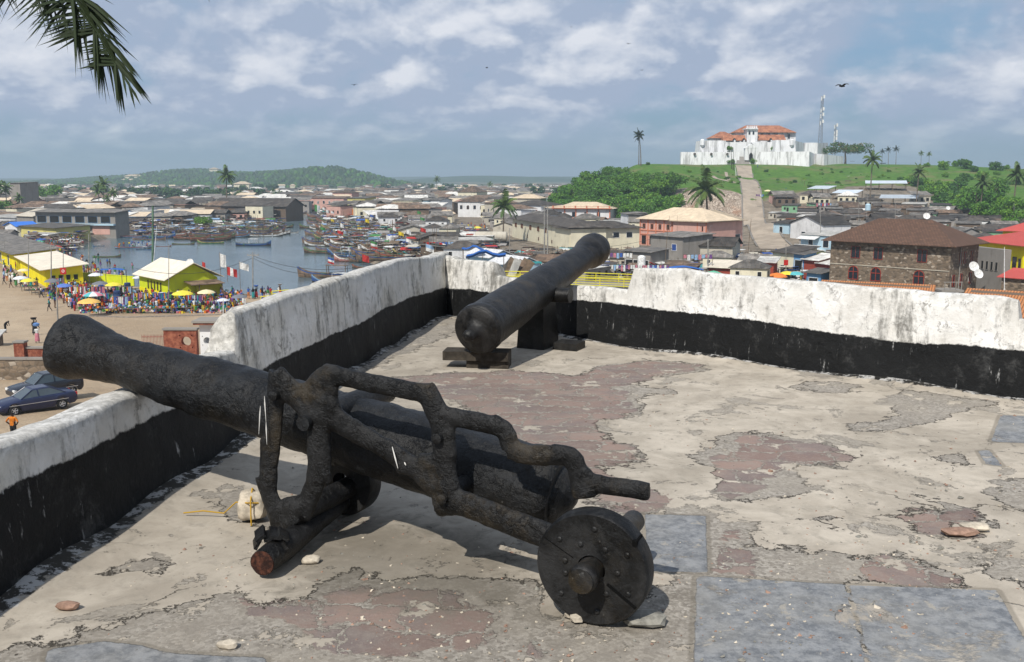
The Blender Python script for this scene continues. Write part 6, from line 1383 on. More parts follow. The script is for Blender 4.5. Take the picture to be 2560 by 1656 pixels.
# ================================================================ BOATS
def hull_mesh(L, Wd, hc, c1, c2, c3, inside='timber'):
    """pirogue: raked, upswept prow, planked sides with painted strakes; mats: 0 low 1 mid 2 gunwale 3 inside"""
    N = 22; mb = MB(); vs = []; fs = []; ms = []; M = 9
    for i in range(N+1):
        t = i/N; x = (t-.5)*L; w_ = Wd/2*max(.06, math.sin(math.pi*min(1, max(0, .06+t*.90)))**.62); sh = .42*hc*(2*abs(t-.48))**2.6+(hc*.55*max(0, (t-.86)/.14)**1.5); zb = .25*hc*(2*abs(t-.5))**3; zt = hc+sh
        row = [(-w_, zt), (-w_*.93, zt-.22*hc), (-w_*.82, zb+(zt-zb)*.42), (-w_*.5, zb+.10), (0, zb), (w_*.5, zb+.10), (w_*.82, zb+(zt-zb)*.42), (w_*.93, zt-.22*hc), (w_, zt)]
        for (yy, z) in row: vs.append((x+(.35 if t > .95 else 0)*z*.2, yy, z))
        for (yy, z) in [(-w_+.05, zt), (-w_*.7+.03, zb+.25), (w_*.7-.03, zb+.25), (w_-.05, zt)]: vs.append((x, yy, z))
    R = M+4
    for i in range(N):
        for j in range(M-1):
            a = i*R+j; fs.append((a, a+1, a+1+R, a+R)); ms.append([2, 1, 0, 0, 0, 0, 1, 2][j])
        for j in range(3): a = i*R+M+j; fs.append((a, a+R, a+1+R, a+1)); ms.append(3)
        a = i*R; fs.append((a, a+R, a+M+R, a+M)); ms.append(2); a = i*R+M-1; fs.append((a, a+4, a+4+R, a+R)); ms.append(2)
    for i in (0, N): fs.append(tuple(i*R+j for j in range(M))); ms.append(2)
    mb.v = vs; mb.f = fs; mb.m = ms
    return mb.mesh('hull', [c1, c2, c3, inside], smooth=True)
for nm, c in (('p_blue', (.03, .07, .20)), ('p_lightblue', (.13, .22, .32)), ('p_red', (.22, .05, .035)), ('p_white', (.60, .60, .58)), ('p_green', (.05, .16, .07)), ('p_wood', (.16, .11, .07)), ('p_dark', (.04, .035, .03)), ('p_pink', (.42, .20, .17)), ('p_yellow', (.36, .28, .10)), ('p_brown', (.21, .145, .10))): simple(nm, c, .65, .3, .45, .9, rnd_amt=.12)
BC = [('p_dark', 'p_blue', 'p_lightblue', 'blue'), ('p_dark', 'p_wood', 'p_green', 'dark green edged wooden'), ('p_brown', 'p_brown', 'p_blue', 'brown planked blue edged'), ('p_red', 'p_pink', 'p_white', 'faded pink'), ('p_dark', 'p_white', 'p_wood', 'white sided'), ('p_dark', 'p_lightblue', 'p_red', 'pale blue red edged'), ('p_wood', 'p_green', 'p_yellow', 'green and yellow'), ('p_dark', 'p_wood', 'p_red', 'dark wooden red edged')]
BO = []
CL = ['p_blue', 'p_red', 'p_white', 'p_green', 'p_wood', 'p_yellow', 'p_dark', 'p_lightblue']
for i, (a, b2, c, nm) in enumerate(BC):
    e = empty('fishing_boat', (0, 0, -500), 0, nm, 'boat'); L = 10+(i % 3)*1.5; ho = bpy.data.objects.new('hull', hull_mesh(L, 1.9, 1.0, a, b2, c)); COL.objects.link(ho); ho.parent = e
    mb = MB(); r6 = random.Random(i)
    for k in range(6): mb.box(((k/6-.42)*L, 0, .92), (.22, 1.55, .07))
    mb.build('benches', 'timber', e)
    mb = MB()
    for k in range(9): mb.box((r6.uniform(-.3, .3)*L, r6.uniform(-.4, .4), .75), (r6.uniform(.3, 1.1), r6.uniform(.3, .8), r6.uniform(.2, .6)), rot=r6.uniform(0, 3), mi=r6.randrange(4))
    mb.build('nets_and_gear', ['p_dark', CL[i], CL[(i+3) % 8], 'p_green'], e)
    if i % 2 == 0:
        mb = MB()
        for (u, v) in ((-.12, -.6), (.12, -.6), (.12, .6), (-.12, .6)): mb.box((u*L, v, 1.5), (.08, .08, 1.6))
        mb.box((0, 0, 2.3), (L*.28, 1.5, .06)); mb.build('canopy', CL[(i+2) % 8] if i else 'p_white', e)
    BO.append((e, L, nm))
def boat(i, x, y, rz, label=None, sc=1.0, group=None, z=WZ-.28):
    e, L, nm = BO[i]; k = 'B%d' % i; lb = label or nm+' boat'
    if k in used: return copy_tree(e, None, (x, y, z), rz, lb, group, sc)
    used[k] = 1; e.location = (x, y, z); e.rotation_euler = (0, 0, rz); e.scale = (sc,)*3; tag(e, lb, group=group); return e
def bt(i, px0, px1, py, label, group=None, prow=None, yaw=0.0, sc=None):
    p = on_z((px0+px1)/2, py, WZ); W_ = abs(px1-px0)/FPX*p.y; s_ = sc or W_/(BO[i][1]*max(.4, math.cos(yaw))); rz = yaw+(math.pi if prow == 'L' else 0); return boat(i, p.x, p.y, rz, label, s_, group)
bt(0, 575, 692, 615, 'blue and red boat with raised prow, alone on the open water', prow='R', yaw=.05, sc=.95); bt(4, 640, 716, 588, 'long white sided boat moored end on at the left raft', prow='R'); bt(4, 706, 746, 583, 'short white sided boat right of the long white one', prow='R')
bt(5, 290, 378, 622, 'pale blue and red boat crowded with people by the left bank', prow='R', yaw=.1); bt(0, 340, 385, 625, 'blue boat nosing past the crowded one', prow='R', yaw=-.1); bt(1, 234, 300, 644, 'dark green boat drifting near the left crowd', prow='R', yaw=.15)
bt(7, 390, 428, 617, 'dark boat with red edge right of the tall green pole', prow='R'); bt(1, 430, 486, 612, 'dark green edged boat next to the tall pole', prow='R'); bt(6, 495, 560, 610, 'green and yellow boat at the edge of the left raft', prow='L'); bt(0, 238, 256, 616, 'small blue boat below the market hall', prow='L', yaw=.9)
bt(1, 776, 850, 634, 'dark green high prowed boat on the right bank', prow='L', yaw=-.2, sc=.95); bt(0, 826, 905, 638, 'blue high prowed boat right of the dark green one', prow='L', yaw=-.25, sc=.95); bt(3, 850, 930, 655, 'faded pink boat with white edge on the right bank', prow='L', yaw=-.2, sc=1.0)
bt(2, 786, 900, 695, 'large brown planked boat with blue edge, nearest on the right bank', prow='L', yaw=-.12, sc=1.15); bt(0, 800, 900, 712, 'blue edged boat below the large brown one, behind the parapet', prow='L', yaw=-.15, sc=1.0); bt(7, 880, 960, 672, 'dark boat with red edge between the pink and brown boats', prow='L', yaw=-.2)
bt(5, 780, 845, 598, 'pale blue and red boat at the channel mouth', prow='L', yaw=.1); bt(6, 790, 850, 572, 'green and yellow boat in the channel', prow='L', yaw=.1)
r7 = random.Random(77); nb1 = 0
RAFT = [PW([(330, 606), (420, 600), (560, 604), (640, 596), (720, 586), (716, 570), (600, 562), (470, 572), (380, 582), (320, 592)])]
RIGHT = [PW([(790, 600), (815, 640), (900, 660), (985, 668), (1080, 660), (1060, 610), (1000, 575), (940, 556), (900, 540), (845, 533), (800, 540), (790, 565)])]
for (poly, n, ang, nm_, sp) in ((RAFT, 44, 0.05, 'moored side by side in the raft on the left bank', 2.6), (RIGHT, 120, 2.9, 'packed into the right bank of the harbour', 2.5)):
    xs = [p.x for p in poly[0]]; ys_ = [p.y for p in poly[0]]; done = []
    for t in range(9000):
        if len(done) >= n: break
        x, y = r7.uniform(min(xs), max(xs)), r7.uniform(min(ys_), max(ys_))
        if float(sdf(poly, np.array([x]), np.array([y]))[0]) < 0 or any(abs(y-b2) < sp and abs(x-a) < 9 for a, b2 in done): continue
        done.append((x, y)); i = r7.choice((0, 1, 2, 2, 4, 5, 7, 7, 1, 2, 6, 3, 4)); q0 = proj((x, y, WZ)); lb = '%s boat, %s, %s part' % (BO[i][2], nm_.replace('moored side by side in the raft on the left bank', 'in the left bank raft').replace('packed into the right bank of the harbour', 'packed on the right bank'), ('near' if q0[1] > 590 else 'middle' if q0[1] > 565 else 'far')+(' left' if q0[0] < (480 if n == 44 else 880) else ' centre' if q0[0] < (600 if n == 44 else 960) else ' right'))
        zz_ = max(WZ, gz(x, y)+.1)
        boat(i, x, y, ang+r7.gauss(0, .16), lb, r7.uniform(.8, 1.05), lb, z=zz_-.28)
for i in range(26):
    px = r7.uniform(650, 1010); Y = r7.uniform(440, 520) if px < 800 else r7.uniform(395, 470); p = P2(px, Y); lb = BO[i % 8][2]+' boat hauled out at the head of the harbour'; boat(i % 8, p.x, p.y, r7.uniform(-.4, .4), lb, .9, lb, z=p.z)

# ================================================================ PEOPLE
SK = ['skin_dark', 'skin_brown']; simple('skin_dark', (.045, .026, .018), .6, .3, .15); simple('skin_brown', (.09, .05, .032), .6, .3, .15); simple('hair_black', (.008, .007, .007), .8)
CLO = {'white': (.62, .62, .60), 'red': (.42, .035, .03), 'blue': (.04, .10, .34), 'black': (.02, .02, .022), 'orange': (.55, .17, .02), 'yellow': (.60, .45, .03), 'teal': (.03, .22, .22), 'pink': (.48, .18, .22), 'pale blue': (.25, .38, .55), 'brown': (.14, .08, .05), 'green': (.06, .20, .06), 'purple': (.14, .06, .20)}
for k, v in CLO.items(): simple('cloth_'+k.replace(' ', '_'), v, .85, .15, .25, 4)
def person_base(pose):
    """continuous body grown from a joint skeleton; returns bmesh-made mesh with material zones 0 skin 1 top 2 lower 3 hair"""
    J = {'pelvis': (0, 0, .95), 'chest': (0, 0, 1.28), 'neck': (0, 0, 1.47), 'head': (0, -.015, 1.56), 'crown': (0, 0, 1.69), 'sl': (-.17, 0, 1.41), 'sr': (.17, 0, 1.41), 'el': (-.23, .0, 1.13), 'er': (.23, 0, 1.13), 'hl': (-.24, -.09, .88), 'hr': (.24, -.09, .88), 'kl': (-.10, -.02, .50), 'kr': (.10, -.02, .50), 'fl': (-.10, .03, .06), 'fr': (.10, .03, .06), 'tl': (-.10, -.13, .035), 'tr': (.10, -.13, .035), 'pl': (-.09, 0, .90), 'pr': (.09, 0, .90)}
    if pose == 'walk': J.update(kl=(-.10, -.18, .52), fl=(-.10, -.22, .07), tl=(-.10, -.37, .06), kr=(.10, .08, .50), fr=(.10, .33, .12), tr=(.10, .22, .03), el=(-.24, .12, 1.15), hl=(-.22, .16, .92), er=(.24, -.06, 1.14), hr=(.22, -.27, 1.0))
    if pose == 'carry': J.update(el=(-.30, -.02, 1.55), hl=(-.14, -.02, 1.80), er=(.24, -.02, 1.15), hr=(.22, -.14, .93), kl=(-.10, -.12, .52), fl=(-.10, -.14, .07), tl=(-.10, -.29, .05), fr=(.10, .18, .08), tr=(.10, .05, .03))
    if pose == 'sit': 
        for k in list(J): J[k] = (J[k][0], J[k][1], J[k][2]-.42)
        J.update(kl=(-.12, -.42, .50), kr=(.12, -.42, .50), fl=(-.12, -.40, .08), fr=(.12, -.40, .08), tl=(-.12, -.55, .04), tr=(.12, -.55, .04), hl=(-.16, -.30, .58), hr=(.16, -.30, .58))
    if pose == 'bend': J.update(chest=(0, -.20, 1.18), neck=(0, -.34, 1.27), head=(0, -.43, 1.29), crown=(0, -.54, 1.30), sl=(-.17, -.28, 1.22), sr=(.17, -.28, 1.22), el=(-.2, -.36, .98), er=(.2, -.36, .98), hl=(-.14, -.45, .76), hr=(.14, -.45, .76))
    if pose == 'akimbo': J.update(el=(-.34, .04, 1.18), er=(.36, .04, 1.18), hl=(-.16, -.06, .98), hr=(.17, -.06, .98))
    if pose == 'reach': J.update(el=(-.22, -.20, 1.26), er=(.22, -.18, 1.20), hl=(-.16, -.42, 1.22), hr=(.16, -.40, 1.12))
    R = {'pelvis': .15, 'chest': .155, 'neck': .058, 'head': .095, 'crown': .075, 'sl': .065, 'sr': .065, 'el': .045, 'er': .045, 'hl': .036, 'hr': .036, 'kl': .065, 'kr': .065, 'fl': .045, 'fr': .045, 'tl': .035, 'tr': .035, 'pl': .10, 'pr': .10}
    E = [('pelvis', 'chest'), ('chest', 'neck'), ('neck', 'head'), ('head', 'crown'), ('chest', 'sl'), ('chest', 'sr'), ('sl', 'el'), ('sr', 'er'), ('el', 'hl'), ('er', 'hr'), ('pelvis', 'pl'), ('pelvis', 'pr'), ('pl', 'kl'), ('pr', 'kr'), ('kl', 'fl'), ('kr', 'fr'), ('fl', 'tl'), ('fr', 'tr')]
    ks = list(J); me = bpy.data.meshes.new('body'); me.from_pydata([J[k] for k in ks], [(ks.index(a), ks.index(b2)) for a, b2 in E], [])
    o = bpy.data.objects.new('tmp', me); COL.objects.link(o); md = o.modifiers.new('s', 'SKIN'); md.use_smooth_shade = True
    for i, k in enumerate(ks): me.skin_vertices[0].data[i].radius = (R[k]*(1.12 if k in ('chest', 'pelvis') else 1), R[k]*(.78 if k in ('chest', 'pelvis') else 1)); 
    me.skin_vertices[0].data[ks.index('pelvis')].use_root = True
    sb_ = o.modifiers.new('u', 'SUBSURF'); sb_.levels = 1; sb_.render_levels = 1
    dg = bpy.context.evaluated_depsgraph_get(); out = bpy.data.meshes.new_from_object(o.evaluated_get(dg), depsgraph=dg); bpy.data.objects.remove(o)
    seg = [('head', 'crown', 3), ('neck', 'head', 0), ('chest', 'neck', 1), ('pelvis', 'chest', 1), ('sl', 'el', 1), ('sr', 'er', 1), ('el', 'hl', 0), ('er', 'hr', 0), ('pelvis', 'pl', 2), ('pelvis', 'pr', 2), ('pl', 'kl', 2), ('pr', 'kr', 2), ('kl', 'fl', 2), ('kr', 'fr', 2), ('fl', 'tl', 0), ('fr', 'tr', 0), ('chest', 'sl', 1), ('chest', 'sr', 1)]
    for p in out.polygons:
        c = p.center; best = (9, 0)
        for a, b2, m_ in seg:
            A_, B_ = Vector(J[a]), Vector(J[b2]); t = max(0, min(1, (c-A_).dot(B_-A_)/max(1e-6, (B_-A_).length_squared))); d = (c-(A_+(B_-A_)*t)).length
            if d < best[0]: best = (d, m_, t)
        m_ = best[1]
        if m_ == 3 and c.y < J['head'][1]-.03 and c.z < J['crown'][2]-.02: m_ = 0
        p.material_index = m_; p.use_smooth = True
    return out, J
POSE = {k: person_base(k) for k in ('stand', 'walk', 'carry', 'sit', 'bend', 'akimbo', 'reach')}
PP = {}
def person(pose, top, low, x, y, z, rz, label, group=None, sk=0, skirt=False, sc=1.0, hat=None):
    k = (pose, top, low, sk, skirt)
    if k not in PP:
        me = POSE[pose][0].copy()
        for m_ in (SK[sk], 'cloth_'+top.replace(' ', '_'), 'cloth_'+low.replace(' ', '_') if not skirt else SK[sk], 'hair_black'): me.materials.append(MAT[m_])
        sm = None
        if skirt:
            mb = MB(); J = POSE[pose][1]; mid = (Vector(J['fl'])+Vector(J['fr']))*.5
            mb.lathe((0, 0, J['pelvis'][2]+.08), Vector((mid.x, mid.y*.5, -1)), [(0, .155), (.12, .19), (.45, .215), (.82, .245)], 12, cap0=False, cap1=False); sm = mb.mesh('wrap_skirt', ['cloth_'+low.replace(' ', '_')], smooth='all')
        PP[k] = (me, sm)
    me, sm = PP[k]
    o = bpy.data.objects.new('person', me); COL.objects.link(o); o.location = (x, y, z); o.rotation_euler = (0, 0, rz); o.scale = (sc,)*3; tag(o, label, 'person', group)
    if sm: c = bpy.data.objects.new('wrap_skirt', sm); COL.objects.link(c); c.parent = o
    return o
def basin(o, label, mt='steel', h_=1.72):
    mb = MB(); mb.lathe((0, 0, 0), (0, 0, 1), [(0, .18), (.02, .22), (.20, .34), (.22, .34), (.16, .2)], 14, cap1=True); b_ = mb.build('basin', mt, smooth=True, loc=(o.location.x, o.location.y, o.location.z+h_)); tag(b_, label, 'basin', 'basins carried on heads')
# the nearer, individually described people
def gp(px, py):
    z = GZ
    for _ in range(6): p = on_z(px, py, z); z = gz(p.x, p.y)
    return Vector((p.x, p.y, z))
p = gp(36, 1108); person('akimbo', 'orange', 'black', p.x, p.y, p.z, 3.0, 'person in orange sleeveless shirt with hand on hip, behind the left parapet'); HERO = []
p = gp(94, 858); o = person('carry', 'white', 'pink', p.x, p.y, p.z, 3.3, 'person in pale top and pink wrap walking away with a load on the head', skirt=True)
simple('bundle_blue', (.10, .20, .42), .8); mb = MB(); mb.lathe((0, 0, 0), (0, 0, 1), [(0, .15), (.1, .3), (.28, .32), (.4, .12)], 12); tag(mb.build('head_load', 'bundle_blue', smooth=True, loc=p+Vector((0, 0, 1.70))), 'blue and white bundle on the head of the walker in pink wrap', 'bundle')
p = gp(87, 838); o = person('carry', 'black', 'black', p.x, p.y, p.z, 3.3, 'person in dark clothes walking just ahead of the one in pink wrap', skirt=True); basin(o, 'dark basin on the head of the walker in dark clothes', 'hair_black')
for px, py, pose, a, b2, lb in ((124, 779, 'walk', 'teal', 'black', 'person in dull blue-green shirt carrying a bag on the plaza'), (138, 770, 'stand', 'blue', 'brown', 'person in blue shirt next to the grey lamp pole'), (104, 745, 'walk', 'white', 'black', 'person in white and teal shirt walking by the stalls'), (28, 720, 'walk', 'black', 'brown', 'person in dark shirt walking at the left market edge'), (11, 712, 'walk', 'purple', 'black', 'person in purple dark dress at the far left edge'),
                          (508, 782, 'stand', 'black', 'yellow', 'person in black shirt and yellow trousers before the stalls'), (521, 780, 'stand', 'red', 'brown', 'person in red shirt beside the one in yellow trousers'), (538, 778, 'stand', 'white', 'brown', 'person in white shirt among the stall customers'), (547, 777, 'stand', 'pale blue', 'pale blue', 'person in pale blue gown among the stall customers'), (40, 676, 'stand', 'orange', 'brown', 'person in orange by the yellow shed wall')):
    p = gp(px, py); person(pose, a, b2, p.x, p.y, p.z, rnd.uniform(0, 6.28) if pose == 'stand' else -1.2, lb)
pr7 = random.Random(101); CK = list(CLO)
CW = ['white', 'white', 'red', 'blue', 'black', 'orange', 'yellow', 'teal', 'pink', 'pale blue', 'brown', 'green', 'purple', 'black', 'white', 'blue']
AREAS = [('crowded along the left bank', [(70, 598), (150, 600), (225, 610), (185, 630), (178, 655), (195, 674), (290, 695), (335, 708), (320, 712), (200, 696), (120, 640), (60, 615)], 110),
         ('at the water edge below the blue awning', [(245, 660), (340, 680), (345, 702), (200, 700), (190, 655)], 22),
         ('between stalls before the yellow-green house', [(130, 735), (200, 720), (330, 748), (420, 765), (610, 758), (605, 780), (420, 784), (180, 780)], 75),
         ('along the yellow market shed', [(5, 668), (50, 690), (110, 730), (85, 735), (10, 705)], 22), ('by the water right of the yellow-green house', [(540, 742), (660, 740), (720, 742), (700, 752), (560, 752)], 22),
         ('on the fish market road in the centre', [(1100, 575), (1215, 560), (1230, 600), (1150, 625), (1090, 610)], 24), ('on or beside the hill path', [(1880, 500), (1900, 560), (1925, 600), (1945, 600), (1925, 550), (1895, 490)], 16), ('by the umbrellas beyond the right parapet', [(1900, 690), (2050, 680), (2060, 705), (1900, 712)], 18)]
for (where, poly, n) in AREAS:
    pl = [[gp(*q) for q in poly]]; xs = [p.x for p in pl[0]]; ys_ = [p.y for p in pl[0]]; c = 0; t = 0
    while c < n and t < 5000:
        t += 1; x, y = pr7.uniform(min(xs), max(xs)), pr7.uniform(min(ys_), max(ys_))
        if float(sdf(pl, np.array([x]), np.array([y]))[0]) < 0: continue
        a, b2 = pr7.choice(CW), pr7.choice(CW); pose = pr7.choice(('stand', 'walk', 'walk', 'carry', 'bend', 'reach', 'sit', 'stand')); skirt = pr7.random() < .4
        lb = 'person in %s top and %s %s %s' % (a, b2, 'wrap' if skirt else 'trousers', where); c += 1
        z = max(gz(x, y), WZ-.5); o = person(pose, a, b2, x, y, z, pr7.uniform(0, 6.28), lb, lb, pr7.randrange(2), skirt, pr7.uniform(.92, 1.04))
        if pose == 'carry' and c % 2: basin(o, 'metal basin carried on a head '+where, pr7.choice(('steel', 'frame_white', 'cloth_blue')))
# people in the boats
for i in range(22):
    px, py = ((pr7.uniform(295, 375), pr7.uniform(614, 624)) if i < 12 else (pr7.uniform(560, 690), pr7.uniform(590, 600)) if i < 15 else (pr7.uniform(800, 940), pr7.uniform(600, 660)))
    p = on_z(px, py, WZ); a = pr7.choice(CW); wh = 'in the crowded pale blue boat' if i < 12 else ('on the left raft of boats' if i < 15 else 'on the packed boats of the right bank'); lb = 'person in %s top %s' % (a, wh); person(pr7.choice(('stand', 'reach', 'sit', 'bend')), a, pr7.choice(CW), p.x, p.y, WZ+.25, pr7.uniform(0, 6), lb, lb)
# ================================================================ STREET LIFE
def pole(px, pyt, pyb, Y, r_, mt, label, pxt=None, name='pole', cat='pole', group=None, arm=False):
    b0 = at_y(px, pyb, Y); t = at_y(px if pxt is None else pxt, pyt, Y); g0 = gz(b0.x, b0.y); mb = MB()
    mb.tube([(0, 0, min(g0, b0.z)-b0.z-.2), (0, 0, 0), t-b0], [r_, r_, r_*.7], 8)
    if arm: mb.box(t-b0+Vector((0, 0, -.5)), (1.7, .1, .12)); [mb.box(t-b0+Vector((q, 0, -.38)), (.09, .09, .2)) for q in (-.75, -.3, .3, .75)]
    o = mb.build(name, mt, loc=b0); tag(o, label, cat, group); return o
pole(382, 515, 655, 178, .24, 'pole_green', 'thick mossy green concrete mast behind the yellow-green house'); pole(384, 565, 655, 172, .06, 'pole_white', 'thin white leaning pole beside the green mast', pxt=392)
pole(11, 600, 665, 195, .08, 'pole_grey', 'thin pole in front of the long grey shed, leftmost', arm=True); pole(71, 600, 700, 150, .08, 'pole_grey', 'thin grey pole before the cream roofed shed'); pole(128, 612, 705, 148, .10, 'pole_grey', 'utility pole at the near corner of the cream roofed shed', arm=True); o = pole(158, 622, 712, 147, .07, 'pole_grey', 'grey post carrying the square red sign')
sp_ = at_y(158, 678, 146.6); mb = MB(); mb.box((0, 0, 0), (.9, .08, 1.0)); s_o = mb.build('street_sign', 'sign_red', loc=sp_); tag(s_o, 'square red sign with a white ring on the post by the market shed', 'sign'); mb = MB(); mb.lathe((0, -.05, 0), (0, -1, 0), [(0, .22), (.01, .22), (.01, .14), (0, .14)], 16, cap0=False, cap1=False); mb.build('ring_mark', 'frame_white', s_o)
pole(222, 585, 678, 160, .09, 'pole_grey', 'grey pole at the water edge left of the blue awning'); pole(422, 612, 745, 132, .06, 'pole_grey', 'slim pole before the corner of the yellow-green house'); pole(146, 708, 845, 84, .08, 'pole_grey', 'grey lamp post on the plaza left of the cannon muzzle', pxt=141)
pole(632, 630, 742, 140, .10, 'pole_grey', 'utility pole by the water carrying the wires', arm=True); pole(558, 750, 806, 92, .05, 'pole_white', 'white post left of the grey minivan'); pole(613, 748, 785, 95, .05, 'pole_white', 'white post in front of the grey minivan')
pole(1361, 514, 655, 185, .14, 'pole_grey', 'left pole of the tall twin poles behind the second cannon'); pole(1369, 514, 655, 185, .14, 'pole_grey', 'right pole of the tall twin poles behind the second cannon'); pole(1274, 570, 648, 190, .08, 'pole_grey', 'thin dark pole left of the second cannon')
pole(1662, 548, 667, 170, .05, 'timber', 'long bamboo pole before the pink school', pxt=1671); pole(1770, 598, 680, 160, .12, 'pole_grey', 'thick grey pole near the right parapet'); pole(1870, 548, 630, 190, .06, 'timber', 'bamboo pole right of the school wing', pxt=1878); pole(1857, 545, 618, 210, .08, 'pole_grey', 'grey pole at the school wing corner'); pole(1674, 540, 590, 225, .04, 'timber', 'thin bamboo pole against the school front'); pole(1693, 538, 590, 225, .04, 'timber', 'second thin bamboo pole against the school front')
o = pole(1965, 610, 700, 158, .07, 'pole_grey', 'grey pole carrying the red square sign beyond the right parapet'); mb = MB(); mb.box((0, 0, 0), (.7, .08, .9)); tag(mb.build('street_sign', 'sign_red', loc=at_y(1965, 657, 157.7)), 'red square sign above the orange umbrella beyond the right parapet', 'sign')
for px, a, b2, Y, lb in ((2051, 510, 600, 205, 'pole in front of the balcony house'), (2147, 492, 548, 250, 'pole left of the stone building roof'), (2168, 478, 515, 290, 'thin pole among the slope roofs'), (2238, 500, 545, 250, 'pole behind the stone building ridge'), (2535, 508, 530, 280, 'white post on the roof at the right edge')): pole(px, a, b2, Y, .07, 'pole_grey', lb)
pole(2511, 618, 722, 125, .05, 'pole_white', 'slim white pole before the yellow house'); pole(1829, 366, 420, 480, .16, 'trunk_dark', 'left of two dark poles at the top of the path', pxt=1828); pole(1833, 370, 420, 478, .16, 'trunk_dark', 'right of two dark poles at the top of the path'); pole(1840, 418, 438, 465, .14, 'pole_white', 'short white post beside the path top', pxt=1838)
def wire(a, b2, sag, label):
    mb = MB(); pts = [a.lerp(b2, k/14)+Vector((0, 0, -sag*4*(k/14)*(1-k/14))) for k in range(15)]; o0 = pts[0]; mb.tube([p-o0 for p in pts], .028, 4); tag(mb.build('wire', 'wire', loc=o0), label, 'cable', 'overhead wires')
W1 = at_y(632, 645, 140); wire(W1, at_y(340, 672, 128), 1.4, 'overhead wire running left from the water side pole'); wire(W1, at_y(860, 678, 120), 1.2, 'overhead wire running right from the water side pole'); wire(at_y(632, 640, 140), at_y(900, 668, 122), 1.0, 'upper overhead wire running right from the water side pole'); wire(at_y(1274, 600, 190), at_y(1660, 590, 190), 2, 'thin wire crossing behind the second cannon')
# flags
def flag(px, py, w_, h_, cols, Y, label, pole_to=None, sway=.25, mode='v', rz=0.0, droop=.3):
    p = at_y(px, py, Y); e = empty('flag', p, rz, label, 'flag'); gz_ = at_y(px, pole_to, Y).z if pole_to else max(gz(p.x, p.y), WZ)
    mb = MB(); mb.tube([(0, 0, gz_-p.z-.3), (0, 0, .25)], .035, 5); mb.build('flag_pole', 'timber', e)
    mb = MB(); nx, nz = 12, 6; vs = []
    for i in range(nx+1):
        for j in range(nz+1):
            u, v = i/nx, j/nz; vs.append((u*w_*(1-.2*droop), .12*w_*math.sin(u*7+v*2)*u, -v*h_-u*w_*droop))
    fs = []; ms = []
    for i in range(nx):
        for j in range(nz):
            a = i*(nz+1)+j; fs.append((a, a+nz+1, a+nz+2, a+1)); k = len(cols); ms.append(int(i/nx*k) if mode == 'v' else int(j/nz*k))
    mb.v = vs; mb.f = fs; mb.m = ms; o = mb.build('cloth', ['cloth_'+c for c in cols], e, smooth='all', fix=False)
    if 'pennant on a mast' in label: e['group'] = label
    return e
for px, py, w_, h_, cols, Y, lb, pt, md in ((549, 634, .9, 1.9, ['white'], 140, 'tall pale white flag by the water right of the yellow-green house', 700, 'v'), (567, 667, 1.5, 1.2, ['red', 'white', 'red'], 140, 'red and white striped flag between the two white ones', 700, 'v'), (598, 655, 1.4, 1.0, ['white'], 140, 'forked white flag near the utility pole', 722, 'v'),
                                 (819, 643, 1.1, 1.0, ['blue', 'white', 'red'], 165, 'blue white and red banded flag on the brown boat', 690, 'h'), (905, 636, 1.3, 1.2, ['red'], 172, 'plain bright red flag before the parapet', 675, 'v'), (926, 602, 1.6, 1.6, ['green', 'white', 'red'], 220, 'green white and red flag over the boats', 640, 'h'),
                                 (848, 560, 2.0, 2.0, ['red', 'purple'], 320, 'red and purple flag over the packed boats', 590, 'v'), (893, 563, 2.8, 2.2, ['yellow', 'white'], 310, 'large yellow and white flag over the packed boats', 600, 'h'), (880, 523, 2.8, 2.4, ['orange'], 400, 'orange flag at the harbour head', 545, 'v'), (786, 511, 2.6, 3.0, ['green', 'white'], 430, 'green and white flag near the warehouse end', 535, 'v'),
                                 (816, 525, 2.2, 2.2, ['red'], 420, 'dull red flag at the harbour head', 545, 'v'), (965, 588, 2.0, 1.4, ['white'], 240, 'square white flag on the right bank', 625, 'v'), (1064, 610, 1.8, 1.4, ['pale_blue', 'white'], 200, 'pale blue and white flag over the shore sheds', 640, 'h'), (1098, 606, 2.2, 1.8, ['red', 'white', 'blue'], 205, 'red white and blue flag over the shore sheds', 640, 'v'),
                                 (856, 570, 2.6, 1.4, ['purple', 'white', 'purple'], 300, 'purple and white striped flag over the boats', 600, 'h'), (1002, 585, 1.8, 1.0, ['white', 'blue'], 260, 'small white and blue flag over the bank boats', 610, 'h'), (505, 655, .5, .8, ['red'], 150, 'small red pennant among the crowd by the house', 690, 'v')):
    flag(px, py, w_, h_, cols, Y, lb, pt, mode=md)
r8 = random.Random(8)
for i in range(46):
    px = r8.uniform(780, 1130) if i < 32 else r8.uniform(330, 720); Y = r8.uniform(190, 430) if i < 32 else r8.uniform(255, 330); b0 = at_y(px, 600, Y); hh = r8.uniform(4, 7.5); mb = MB(); mb.tube([(0, 0, -1), (r8.uniform(-.8, .8), r8.uniform(-.5, .5), hh)], .055, 5)
    z0 = max(gz(b0.x, b0.y), WZ); o = mb.build('mast', 'timber', loc=(b0.x, b0.y, z0)); lb = 'thin wooden mast standing among the boats of the %s' % ('right bank' if i < 32 else 'left raft'); tag(o, lb, 'mast', lb)
for i in range(30):
    px = r8.uniform(790, 1060); Y = r8.uniform(215, 440); col = r8.choice(('red', 'white', 'blue', 'yellow', 'orange', 'green', 'white')); flag(px, 828-FPX*math.tan(math.atan((WZ+r8.uniform(4.5, 7)-CAMZ)/Y)+rad(PITCH)), r8.uniform(.9, 1.6), r8.uniform(.7, 1.1), [col], Y, 'small %s pennant on a mast over the packed boats' % col).get('x')
